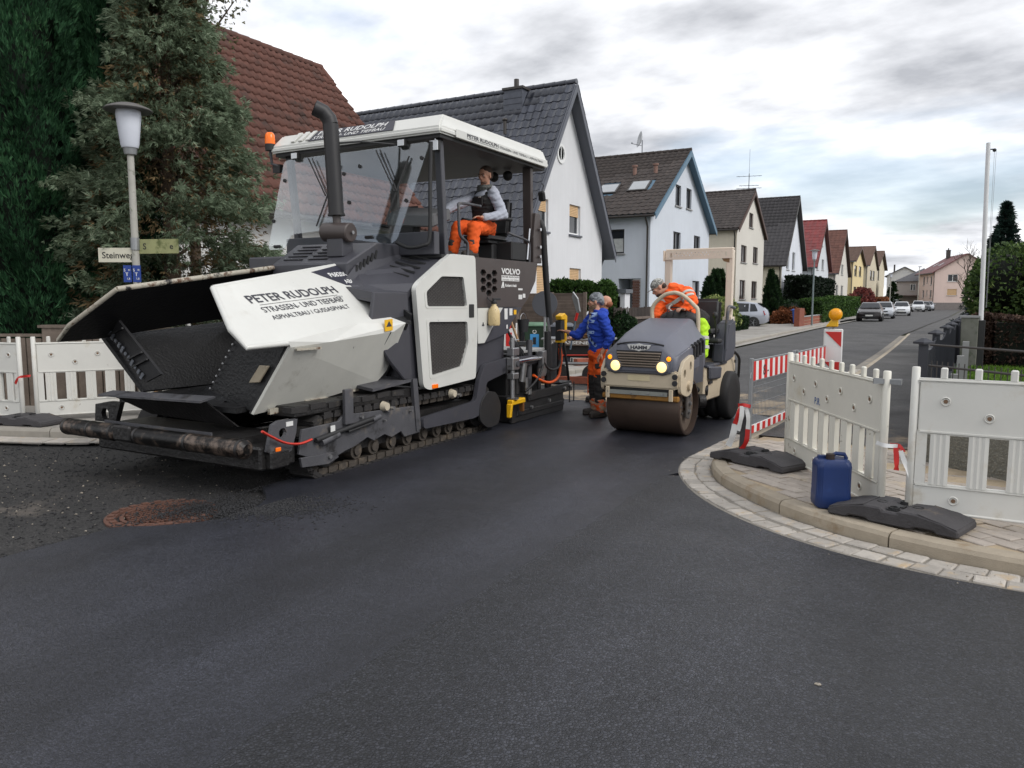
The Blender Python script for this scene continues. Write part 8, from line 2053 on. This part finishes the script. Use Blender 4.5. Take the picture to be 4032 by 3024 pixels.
# wooden fence behind the left barriers
M_wood = mat('weathered_wood', lin((118, 106, 96)), .9, var=.25, vscale=5, bump=.5, bscale=40, streak=.3, rnd=.15)
wf = thing('wooden_fence', 'weathered wooden board fence behind the white barriers under the thuja', 'fence', (-12.4, 5.95, 0), math.atan2(1.4, 2.6))
SL = B().box(-.05, .05, -.012, .012, 0, 1.0).mesh('picket'); SL.materials.append(M_wood)
for i in range(24):
    o = bpy.data.objects.new('picket', SL); COL.objects.link(o); o.parent = wf; o.location = (.08 + i * .122, -.02, .10 + random.uniform(-.01, .01))
for z in (.3, .9): B().box(0, 2.95, .0, .04, z, z + .08).obj('rail', M_wood, wf)
B().box(0, 2.95, -.04, .05, 1.12, 1.16).obj('cap_rail', M_wood, wf); B().box(1.15, 1.6, -.08, .1, 0, 1.25).obj('post', M_wood, wf); B().box(1.1, 1.66, -.1, .12, 1.25, 1.29).obj('post_cap', M_wood, wf)

# street lamp with signs
M_lglass = mat('opal_glass', lin((208, 212, 222)), .3, var=.04, vscale=4)
M_pole = mat('pale_grey_pole', lin((170, 168, 160)), .6, var=.12, vscale=5, dirt=(lin((110, 112, 98)), .35, 5))
def lamp(name, label, x, y, h, r=1.0, pole_m=None):
    t = thing(name, label, 'street lamp', (x, y, .1), group='street lamps')
    B().cyl((0, 0, 0), (0, 0, h - .62), .058 * r, .045 * r, n=14).obj('pole', pole_m or M_pole, t, smooth=40)
    B().cyl((0, 0, h - .64), (0, 0, h - .55), .08 * r, .095 * r, n=14).obj('collar', M_galv, t, smooth=40)
    B().lathe((0, 0, h - .55), [(.105 * r, 0), (.12 * r, .04), (.165 * r, .44), (.16 * r, .50)], 24).obj('lamp_shade', M_lglass, t, smooth=50)
    B().lathe((0, 0, h - .05), [(.31 * r, 0), (.315 * r, .01), (.285 * r, .035), (.16 * r, .085), (.0, .11)], 28).obj('lamp_hat', mat('lamp_hat_grey', lin((96, 94, 92)), .6, var=.1), t, smooth=50)
    return t
lp = lamp('street_lamp', 'street lamp with conical opal shade and street name signs beside the cypress', -9.98, 7.02, 4.2)
M_sign = mat('cream_enamel', lin((206, 202, 184)), .5, var=.06, dirt=(lin((150, 150, 120)), .2, 8))
M_moss = mat('mossy_enamel', lin((150, 152, 108)), .8, var=.15, vscale=9, dirt=(lin((96, 104, 62)), .5, 7, .2))
M_sblk = mat('sign_black', lin((44, 42, 40)), .5, var=0)
M_sblue = mat('sign_blue', lin((32, 62, 138)), .5, var=.08)
def sign(root, p, ang, w, h, m, txt=None, size=.1, tm=None, edge=None, name='street_name_sign', tx=.06):
    c_, s_ = math.cos(R(ang)), math.sin(R(ang)); u = Vector((c_, s_, 0)); n = Vector((s_, -c_, 0)); p = Vector(p)
    o = B().prism([p, p + u * w, p + u * w + Vector((0, 0, h)), p + Vector((0, 0, h))], -n * .012).obj(name, m, root)
    for k, (tt, dx_, dz_, sz) in enumerate(txt or []): text_part('lettering', tt, p + u * dx_ + Vector((0, 0, dz_)) , u, (0, 0, 1), sz, tm, o, bold=.01, depth=.003)
    return o, u, n
# the two name signs meet the pole: one faces the camera, the other is seen at an angle
sign(lp, (-.44, -.27, 2.08), 29, .50, .20, M_sign, [('Steinweg', .05, .055, .125)], tm=M_sblk)
so, u_, n_ = sign(lp, (.04, .03, 2.20), 20, .60, .20, M_moss, [('S', .06, .06, .12), ('e', .47, .06, .12)], tm=M_sblk)
B().cyl((0, 0, 2.25), (0, 0, 2.42), .062, n=14).obj('sign_clamp', M_galv, lp)
for k in range(2):
    s1, u_, n_ = sign(lp, (-.115 + k * .115, -.125 + k * .064, 1.80), 29, .112, .235, M_sblue, [('S', .008, .15, .055), ('T', .03, .085, .07), ('1,8', .045, .035, .04), ('80', .07, .16, .03)], tm=M_ltr_white, name='hydrant_plate')
s1, u_, n_ = sign(lp, (-.11, -.10, 1.46), 29, .20, .14, M_red, name='hydrant_plate')
p_ = Vector((-.095, -.098, 1.475)) + n_ * .003; B().prism([p_, p_ + u_ * .17, p_ + u_ * .17 + Vector((0, 0, .11)), p_ + Vector((0, 0, .11))], n_ * .003).obj('plate_field', M_wh, s1)
text_part('lettering', 'H100', p_ + u_ * .012 + Vector((0, 0, .035)) + n_ * .004, u_, (0, 0, 1), .06, M_sblk, s1, bold=.02)
lamp('street_lamp', 'slender street lamp by the brick wall in front of the red-roofed house', -6.9, 50.2, 4.55, .95, mat('dark_green_pole', lin((112, 124, 126)), .6))
lamp('street_lamp', 'distant street lamp in front of the small spruce', -6.3, 118.5, 5.2, 1.1)
l4 = thing('street_lamp', 'thin tall street lamp at the corner of the pink house', 'street lamp', (-3.6, 148.0, 0), group='street lamps')
B().cyl((0, 0, 0), (0, 0, 7.2), .07, .05, n=8).obj('pole', M_pole, l4); B().ell((.1, -.1, 7.25), (.32, .2, .1)).obj('lamp_head', M_lglass, l4)

# flagpole
fp_ = thing('flagpole', 'white flagpole with halyard beside the small lawn', 'flagpole', (.72, 18.0, .30))
B().cyl((0, 0, 0), (-.09, 0, 4.40), .045, .038, n=16).obj('pole', mat('white_pole', lin((216, 216, 218)), .4, var=.04), fp_, smooth=40)
B().ell((.02, 0, 4.25), .035).tube([(-.06, 0, 4.27), (.02, 0, 4.27)], .012).obj('pulley', M_black, fp_)
for dx_ in (0, .03): B().cyl((.02 + dx_, 0, 4.25), (.05 + dx_ * .3, 0, 1.2), .003, n=5).obj('halyard', M_galv, fp_)
B().box(-.06, .06, -.06, .06, 0, .95).obj('base_clamp', M_black, fp_, bev=.01)
# dark garden fence along the pavement
M_dfence = mat('anthracite_fence_board', lin((46, 48, 56)), .6, var=.15, vscale=5, rnd=.08)
gf = thing('garden_fence', 'dark anthracite board fence with capped posts along the far pavement', 'fence', (-.14, 9.0, 0), world=True)
FP = [(-.14, 9.0), (-.04, 11.6), (.09, 14.1), (.18, 16.1), (.28, 18.2), (.38, 20.2), (.48, 22.6), (.6, 25.0), (.72, 27.5)]
for i, (x, y) in enumerate(FP):
    B().box(x - .045, x + .045, y - .045, y + .045, .05, 1.20).obj('post', M_dfence, gf)
    B().lathe((x, y, 1.20), [(.10, 0), (.10, .02), (.02, .06), (0, .06)], 4, (0, 0, 1)).obj('post_cap', M_dfence, gf)
    if i < len(FP) - 1:
        x2, y2 = FP[i + 1]; n = int(math.hypot(x2 - x, y2 - y) / .125); sag = .09
        for k in range(n):
            t_ = (k + .5) / n; xx, yy = x + (x2 - x) * t_, y + (y2 - y) * t_; h_ = 1.17 - sag * math.sin(math.pi * t_)
            B().box(xx - .012, xx + .012, yy - .056, yy + .056, .10, h_).obj('board', M_dfence, gf)
        B().bar((x + .03, y, .35), (x2 + .03, y2, .35), .05, .03).obj('rail', M_dfence, gf)
wfn = thing('wire_fence', 'dark double-rail rod fence on the pebble wall in front of the lawn', 'fence', (-.08, 8.9, 0), world=True)
pA, pB_ = Vector((-.08, 8.86, 0)), Vector((3.1, 5.4, 0))
for z in (1.20, .99): B().cyl(pA + Vector((0, 0, z)), pB_ + Vector((0, 0, z)), .012, n=6).obj('rail', M_darkgut, wfn)
for k in range(68): p = pA.lerp(pB_, (k + .5) / 68); B().cyl(p + Vector((0, 0, .5)), p + Vector((0, 0, 1.04)), .005, n=5).obj('rod', M_darkgut, wfn)
# pebble-dash low wall
def pebble_mat():
    m = mat('pebble_base', lin((112, 112, 106)), .9, var=.3, vscale=30); return m
agg = thing('pebble_wall', 'low exposed pebble concrete wall across the splayed corner', 'wall', (-.1, 8.4, 0), world=True)
w0, w1 = Vector((-.14, 8.34, 0)), Vector((3.0, 5.55, 0)); wd_ = (w1 - w0).normalized(); wn_ = Vector((-wd_.y, wd_.x, 0)) * -1
if wn_.y > 0: wn_ = -wn_
B().prism([w0 + Vector((0, 0, .02)), w1 + Vector((0, 0, .02)), w1 + Vector((0, 0, .58)), w0 + Vector((0, 0, .58))], -wn_ * .16).obj('wall_core', pebble_mat(), agg)
rng = np.random.default_rng(88); n = 7000; tt = rng.uniform(0, 1, n); zz_ = rng.uniform(.03, .57, n)
pts = np.array(w0)[None] + np.array(w1 - w0)[None] * tt[:, None] + np.array([0, 0, 1])[None] * zz_[:, None]
crumb = np.array([(1, 0, 0), (-.5, .86, 0), (-.5, -.86, 0), (0, 0, 1)]); a = rng.uniform(0, 6.28, n); s = rng.uniform(.008, .018, n)
U = np.array(wd_); Wn = np.array(wn_); Zv = np.array([0, 0, 1.0])
ca_, sa_ = np.cos(a)[:, None], np.sin(a)[:, None]; lx = crumb[None, :, 0] * ca_ - crumb[None, :, 1] * sa_; ly = crumb[None, :, 0] * sa_ + crumb[None, :, 1] * ca_
P = pts[:, None] + (lx[..., None] * U + ly[..., None] * Zv + crumb[None, :, 2, None] * .6 * Wn) * s[:, None, None]
F = np.array([(0, 1, 3), (1, 2, 3), (2, 0, 3)])[None] + (np.arange(n) * 4)[:, None, None]
np_mesh('pebbles', P.reshape(-1, 3), F.reshape(-1, 3), mat('pebble', lin((124, 122, 114)), .85, var=.5, vscale=50), agg)['kind'] = 'stuff'
cw = thing('concrete_wall', 'grey concrete wall panel behind the dark garden fence', 'wall', (.5, 18.2, 0), world=True)
B().box(.36, .66, 17.9, 18.1, .0, 1.30).obj('panel', mat('mossy_concrete', lin((118, 118, 110)), .9, var=.2, vscale=4, dirt=(lin((84, 90, 76)), .4, 3)), cw, bev=.01)
B().box(.34, .68, 17.88, 18.12, 1.30, 1.34).obj('coping', M_stone, cw)
for k, (dx_, h_) in enumerate(((0, .35), (.08, .55), (.16, .72))): B().box(.16 + dx_, .25 + dx_, 12.2 + k * .9, 12.3 + k * .9, .2, .28 + h_).obj('stepped_edge_stone', M_stone, cw)
# gully grate beside the mesh barrier
gg = thing('gully_grate', 'black iron gully grate in the gutter by the mesh barrier', 'grate', (-1.98, 9.75, 0.014), R(4))
B().box(-.17, .17, -.25, .25, 0, .012).obj('frame', M_black, gg)
for k in range(7): B().box(-.14, .14, -.2 + k * .065, -.175 + k * .065, .012, .02).obj('grate_bar', M_track, gg)

# things behind the screed: bins, fence, trailer, tools
M_plank = mat('grey_brown_plank', lin((104, 92, 84)), .9, var=.25, vscale=6, bump=.4, bscale=40, rnd=.15)
for k, (x0_, lab) in enumerate(((-10.3, 'horizontal slat fence panel behind the green wheelie bin'), (-9.32, 'horizontal slat fence panel next to the hoodie man'))):
    t = thing('slat_fence', lab, 'fence', (x0_, 19.0, 0), R(6), 'slat fence panels')
    for i in range(17): B().obox((.47, 0, .28 + i * .094), (.94, .018, .096), Matrix.Rotation(.18, 3, 'X')).obj('slat', M_plank, t)
    for x in (-.01, .95): B().box(x - .04, x + .04, -.04, .04, 0, 1.86).obj('post', M_plank, t)
def bin_(label, x, y, m, lid_m, rot, sticker=False):
    t = thing('wheelie_bin', label, 'bin', (x, y, 0.0), rot, 'wheelie bins')
    rings = [[(-w, -d, z), (w, -d, z), (w, d, z), (-w, d, z)] for z, w, d in ((.06, .20, .20), (.95, .27, .28), (.99, .285, .30))]
    bd = B().loft(rings).obj('container', m, t, bev=.02, seg=2, smooth=40)
    B().loft([[(-.29, -.31, .99), (.29, -.31, .99), (.29, .33, .99), (-.29, .33, .99)], [(-.28, -.30, 1.03), (.28, -.30, 1.03), (.28, .32, 1.06), (-.28, .32, 1.06)], [(-.2, -.2, 1.07), (.2, -.2, 1.07), (.2, .28, 1.09), (-.2, .28, 1.09)]]).obj('lid', lid_m, t, bev=.015, seg=2, smooth=40)
    for sx in (-1, 1): B().cyl((sx * .22, .22, .1), (sx * .27, .22, .1), .10, n=16).obj('wheel', M_tyre, t, smooth=40)
    B().tube([(-.24, .34, .98), (-.24, .38, 1.0), (.24, .38, 1.0), (.24, .34, .98)], .016, 6).obj('handle_bar', lid_m, t)
    if sticker:
        s1 = B().box(-.11, .11, -.272, -.262, .46, .80).obj('sticker', mat('sky_blue_label', lin((70, 150, 210)), .5), t)
        B().box(-.04, .04, -.276, -.270, .54, .72).obj('pictogram', M_black, s1); B().lathe((0, -.27, .86), [(.05, 0), (.05, .006), (.035, .006), (.035, .0)], 16, (0, -1, 0)).obj('pictogram', M_wh, t)
    return t
M_gbin = mat('dark_green_plastic', lin((46, 70, 54)), .5, var=.1); M_dbin = mat('dark_navy_plastic', lin((36, 40, 50)), .5, var=.1)
bin_('dark green wheelie bin with a blue label behind the screed', -8.98, 17.4, M_gbin, mat('green_lid', lin((96, 130, 104)), .5), R(20), True)
bin_('dark navy wheelie bin beside the green one, towards the paver', -9.75, 17.6, M_dbin, M_dbin, R(15))
bin_('dark navy wheelie bin between the green one and the hoodie man', -8.2, 17.3, M_dbin, mat('grey_lid', lin((92, 96, 104)), .5), R(24))
gp = thing('wooden_post', 'grey timber gate post behind the screed', 'post', (-9.35, 17.0, 0)); B().box(-.07, .07, -.07, .07, 0, 1.75).obj('post', M_plank, gp, bev=.01); B().box(-.085, .085, -.085, .085, 1.75, 1.78).obj('post_cap', M_plank, gp)
rs = thing('round_sign', 'grey back of a round traffic sign behind the paver', 'traffic sign', (-8.28, 16.5, 0), R(24))
B().lathe((0, 0, 1.56), [(.30, 0), (.305, .006), (.305, .02), (0, .02)], 32, (0, 1, 0)).obj('disc', mat('sign_back_grey', lin((72, 74, 80)), .6, var=.08), rs, smooth=40)
B().cyl((0, .05, 0), (0, .05, 1.9), .03, n=10).obj('pole', M_galv, rs); B().box(.06, .14, -.012, -.004, 1.36, 1.5).obj('sticker', M_stick, rs)
rl_ = thing('warning_beacon', 'white and red barrier board with a red lamp behind the screed', 'beacon', (-8.72, 15.6, 0), R(24))
B().box(-.16, .16, -.02, .02, .3, 1.0).obj('panel', M_wh, rl_, bev=.01); B().box(-.10, .04, -.03, -.02, .45, .90).obj('red_field', M_red, rl_); B().box(-.2, .2, -.15, .15, 0, .3).obj('foot', M_wh, rl_, bev=.03); B().box(.13, .16, -.03, .03, .95, 1.12).obj('peg', M_wh, rl_)
B().lathe((-.06, -.06, 1.12), [(.085, 0), (.07, .03), (0, .05)], 20, (0, -1, 0)).obj('red_lamp', mat('red_lens', lin((224, 44, 30)), .25, var=0), rl_, smooth=50); B().box(-.14, .02, -.06, .04, .98, 1.22).obj('lamp_case', M_red, rl_, bev=.03)
ct_ = thing('tool_trailer', 'low black tool cart with steel tubes behind the hoodie man', 'cart', (-6.3, 14.1, 0), R(10))
B().box(-.55, .6, -.3, .3, .52, .86).obj('box', M_black, ct_, bev=.02); B().box(-.7, .7, -.34, .34, .86, .90).obj('top_frame', M_galv, ct_, bev=.01)
B().tube([(-.56, -.34, .40), (.7, -.34, .42)], .03, 8).obj('tube_rail', M_galv, ct_); B().tube([(-.5, -.33, .56), (.3, -.33, .58)], .014, 6).obj('red_bar', M_redc, ct_)
for x in (-.35, .35): w_ = B().cyl((x, -.36, .2), (x, -.24, .2), .2, n=20).obj('wheel', M_tyre, ct_, smooth=40)
B().box(-.7, .8, -.45, -.38, .02, .16).obj('skid_beam', M_brick, ct_, bev=.008)
text_part('lettering', 'STRASSENBAU', (-.5, -.345, .79), (1, 0, 0), (0, 0, 1), .085, M_ltr_white, ct_, bold=.02, width=1.0)
B().box(-.55, .62, -.343, -.340, .76, .87).obj('name_board', M_plank, ct_)
s5 = thing('shovel', 'upright shovel with a red socket stuck beside the hoodie man', 'shovel', (-5.75, 12.8, 0), world=True)
B().cyl((-5.92, 12.85, .75), (-5.80, 12.8, 1.28), .018, n=8).obj('handle', mat('blue_grey_grip', lin((88, 104, 120)), .6), s5); B().cyl((-5.80, 12.8, 1.28), (-5.75, 12.78, 1.42), .026, n=8).obj('socket', M_red, s5)
B().prism([(-5.76, 12.77, 1.40), (-5.70, 12.76, 1.44), (-5.74, 12.74, 1.68), (-5.84, 12.75, 1.80), (-5.86, 12.76, 1.70)], (.02, .02, 0)).obj('blade', M_galv, s5, bev=.004)
s6 = thing('rake', 'long wooden tool handle propped behind the screed hoses', 'rake', (-5.35, 10.2, 0), world=True)
B().cyl((-5.62, 10.35, .96), (-5.98, 10.4, 1.75), .019, n=8).obj('handle', mat('ash_wood', lin((176, 140, 104)), .7, var=.15, vscale=10), s6); B().box(-5.8, -5.4, 10.33, 10.37, .965, 1.02).obj('rake_head', M_galv, s6)
# palisade fence, garden portal and lumber
pf = thing('palisade_fence', 'dark wooden palisade fence in front of the pale blue house', 'fence', (-7.75, 19.6, 0), world=True)
PK = B().box(-.012, .012, -.05, .05, 0, 1.36).mesh('picket'); PK.materials.append(mat('dark_picket_wood', lin((58, 50, 46)), .9, var=.3, vscale=6, rnd=.25))
for k in range(70):
    o = bpy.data.objects.new('picket', PK); COL.objects.link(o); o.parent = pf; o.location = (0, .06 + k * .122, .08 + random.uniform(-.02, .02))
for z in (.4, 1.1): B().box(-7.72, -7.68, 19.6, 28.2, z, z + .07).obj('rail', M_plank, pf)
pt = thing('garden_portal', 'small white rendered portal with a grey flat roof beside the slat fence', 'portal', (-8.1, 20.6, 0)); B().box(-.4, -.22, -.2, .2, 0, 1.84).obj('pier', P_h1, pt); B().box(.22, .36, -.2, .2, 0, 1.84).obj('pier', P_h1, pt); B().box(-.45, .42, -.28, .28, 1.84, 1.95).obj('roof_slab', M_zinc, pt); B().box(-.22, .22, .1, .14, 0, 1.75).obj('gate_leaf', M_darkfr, pt)
lb = thing('lumber', 'reddish timber baulk lying by the palisade fence', 'timber', (-6.9, 17.6, .11), R(60)); B().box(-1.2, 1.2, -.08, .08, 0, .16).obj('baulk', M_brick, lb, bev=.01)
bw = thing('brick_wall', 'low red brick garden wall by the slender street lamp', 'wall', (-7.35, 48.0, 0), world=True)
B().box(-7.5, -7.2, 47.4, 49.2, 0, 1.15).obj('pier', M_brick, bw); B().box(-7.45, -7.25, 49.2, 60.5, 0, .62).obj('wall', M_brick, bw); B().box(-7.48, -7.22, 49.2, 60.5, .62, .66).obj('coping', M_stone, bw)
for z in (.2, .4): B().box(-7.24, -7.235, 49.2, 60.5, z, z + .02).obj('mortar_joint', M_mortar, bw)
bin_('blue paper bin behind the low red brick wall', -8.0, 51.8, mat('blue_bin', lin((40, 84, 160)), .5), mat('blue_bin', lin((40, 84, 160)), .5), R(90))
# ------------------------------------------------------------------ cars
M_cglass = mat('car_glass', (0.018, 0.020, 0.024), .05, var=.2, vscale=2)
M_tail = mat('tail_light', lin((150, 20, 24)), .25, var=0); M_hl = mat('head_light', lin((196, 200, 206)), .15, var=.05); M_plate = mat('number_plate', lin((214, 214, 210)), .5, var=.05); M_alloy = mat('alloy', lin((150, 152, 156)), .35, metal=.7, var=.1)
def car(label, loc, rot, paint, L_=4.2, W_=1.76, H_=1.48, group='cars parked along the street'):
    """Hatchback, nose towards -y, origin on the ground at its centre."""
    t = thing('parked_car', label, 'car', loc, rot, group)
    k = L_ / 4.2; h = H_ / 1.48; w = W_ / 2
    S = [(-2.10, .30, .55, .62, .80, .62), (-2.02, .22, .62, .74, .92, .70), (-1.7, .20, .70, .86, .97, .80), (-1.2, .19, .74, .95, .98, .86), (-.95, .19, .76, 1.0, .985, .88), (-.35, .19, .80, 1.40, .99, .70), (.1, .19, .82, 1.47, 1.0, .70), (.8, .19, .84, 1.46, 1.0, .69), (1.45, .20, .87, 1.38, .99, .66), (1.85, .24, .90, 1.12, .96, .72), (2.02, .30, .86, .98, .92, .76), (2.10, .36, .72, .80, .84, .70)]
    rings = []
    for y, zb, zs, zt, ws, wt in S:
        y *= k; zb *= h; zs *= h; zt *= h; a, c = w * ws, w * wt
        cab = zt - zs > .3
        rings.append([(-a * .88, y, zb), (a * .88, y, zb), (a, y, zb + (zs - zb) * .35), (a * .985, y, zs), (c if cab else a * .93, y, zt - .03), ((c - .10) if cab else a * .7, y, zt), (-(c - .10) if cab else -a * .7, y, zt), (-c if cab else -a * .93, y, zt - .03), (-a * .985, y, zs), (-a, y, zb + (zs - zb) * .35)])
    bd = B().loft(rings).obj('body', paint, t, bev=.0, smooth=35)
    def srf(y, f):     # point on the side between shoulder (0) and roof edge (1)
        for i in range(len(S) - 1):
            if S[i][0] * k <= y <= S[i + 1][0] * k:
                u = (y - S[i][0] * k) / ((S[i + 1][0] - S[i][0]) * k); q = [S[i][j] + (S[i + 1][j] - S[i][j]) * u for j in range(6)]; zs, zt = q[2] * h, q[3] * h - .03; a, c = w * q[4] * .985, w * q[5]
                return (a + (c - a) * f, zs + (zt - zs) * f)
        return (w, 1)
    for sg in (-1, 1):
        for ya, yb, yc, yd in ((-.72, -.28, .28, .28), (.36, .36, 1.02, 1.02), (1.10, 1.10, 1.35, 1.55)):
            q = []
            for y, f in ((ya, .10), (yd, .10), (yc, .90), (yb, .90)): x, z = srf(y * k, f); q.append((sg * (x + .012), y * k, z))
            B().prism(q, (-sg * .01, 0, 0)).obj('side_window', M_cglass, t)
        B().obox((sg * (w + .08), -.72 * k, .98 * h), (.16, .10, .12)).obj('mirror', paint, t, bev=.03)
        for y in (-1.32, 1.30):
            wh = B().lathe((sg * (w - .175), y * k, .31), [(.20, 0), (.31, .0), (.32, .03), (.32, .17), (.30, .20), (.22, .205)], 28, (sg, 0, 0)).obj('wheel', M_tyre, t, smooth=40)
            B().lathe((sg * (w + .024), y * k, .31), [(.22, 0), (.215, .012), (.19, -.02), (.06, -.01), (.05, .01), (0, .01)], 20, (sg, 0, 0)).obj('rim', M_alloy, wh, smooth=40)
            for a in range(5): B().bar((sg * (w + .032), y * k, .31), (sg * (w + .032), y * k + .19 * math.cos(a * 1.2566), .31 + .19 * math.sin(a * 1.2566)), .035, .012).obj('spoke', M_alloy, wh)
            B().lathe((sg * (w - .25), y * k, .31), [(.30, 0), (.35, .0), (.35, .247), (.34, .25)], 28, (sg, 0, 0)).obj('wheel_arch', M_black, t)
        B().prism([(sg * w * .60, -2.06 * k, .58 * h), (sg * w * .93, -1.92 * k, .66 * h), (sg * w * .95, -1.62 * k, .80 * h), (sg * w * .66, -1.98 * k, .74 * h)], (0, -.03, .012)).obj('headlamp', M_hl, t)
        B().prism([(sg * w * .70, 2.06 * k, .72 * h), (sg * w * .98, 1.90 * k, .72 * h), (sg * w * .95, 1.82 * k, .95 * h), (sg * w * .72, 2.0 * k, .93 * h)], (0, .035, 0)).obj('tail_lamp', M_tail, t)
        B().obox((sg * w * .62, -2.08 * k, .34 * h), (.16, .04, .07)).obj('fog_lamp', M_hl, t)
    B().prism([(-w * .80, -.99 * k, 1.02 * h), (w * .80, -.99 * k, 1.02 * h), (w * .62, -.40 * k, 1.39 * h), (-w * .62, -.40 * k, 1.39 * h)], (0, -.012, .03)).obj('windscreen', M_cglass, t)
    B().prism([(-w * .66, 1.86 * k, 1.13 * h), (w * .66, 1.86 * k, 1.13 * h), (w * .58, 1.50 * k, 1.37 * h), (-w * .58, 1.50 * k, 1.37 * h)], (0, .02, .02)).obj('rear_window', M_cglass, t)
    B().obox((0, -2.09 * k, .63 * h), (w * .9, .04, .09)).obj('grille', M_black, t, bev=.01); B().obox((0, -2.10 * k, .36 * h), (w * 1.1, .05, .14)).obj('air_intake', M_black, t, bev=.02)
    B().obox((0, -2.135 * k, .47 * h), (.52, .012, .11)).obj('number_plate', M_plate, t); B().obox((0, 2.115 * k, .62 * h), (.52, .012, .11)).obj('number_plate', M_plate, t)
    for sx in (-.25, .2): B().tube([(sx - .05, -1.0 * k, 1.04 * h), (sx + .35, -.9 * k, 1.12 * h)], .01, 4).obj('wiper', M_black, t)
    return t
def paint(n, c): return mat(n, lin(c), .28, metal=.3, var=.03, coat=.3)
car('brown-black hatchback heading the row of parked cars', (-4.9, 67.2, 0), R(2), paint('paint_brown', (34, 28, 29)), 4.3, 1.80, 1.47)
car('silver hatchback parked second in the row, right behind the brown one', (-4.55, 77.5, 0), R(1), paint('paint_silver', (176, 180, 186)), 4.2, 1.76, 1.5)
car('white compact car parked third in the row', (-3.75, 92.5, 0), R(2), paint('paint_white', (214, 216, 218)), 4.0, 1.72, 1.48)
car('white microcar parked alone beyond the first three cars', (-2.9, 123.0, 0), R(3), paint('paint_white', (214, 216, 218)), 3.0, 1.66, 1.56)
car('dark grey car partly hidden behind the white microcar', (-2.3, 131.0, 0), R(3), paint('paint_dark', (66, 68, 72)), 4.1, 1.74, 1.46)
car('silver car last in the row before the pink house', (-1.95, 139.5, 0), R(3), paint('paint_silver', (176, 180, 186)), 4.2, 1.76, 1.48)
car('white van-like car parked crosswise at the grey-roofed house', (-6.9, 150.5, 0), R(80), paint('paint_white', (214, 216, 218)), 4.3, 1.8, 1.75)
car('pale car in the yard behind the third parked car', (-8.3, 146.0, 0), R(4), paint('paint_silver', (176, 180, 186)), 4.2, 1.76, 1.7)
car('silver hatchback in the driveway seen from its side and rear', (-11.0, 46.9, .02), R(-82), paint('paint_silver_b', (178, 182, 192)), 4.25, 1.78, 1.56, group=None)
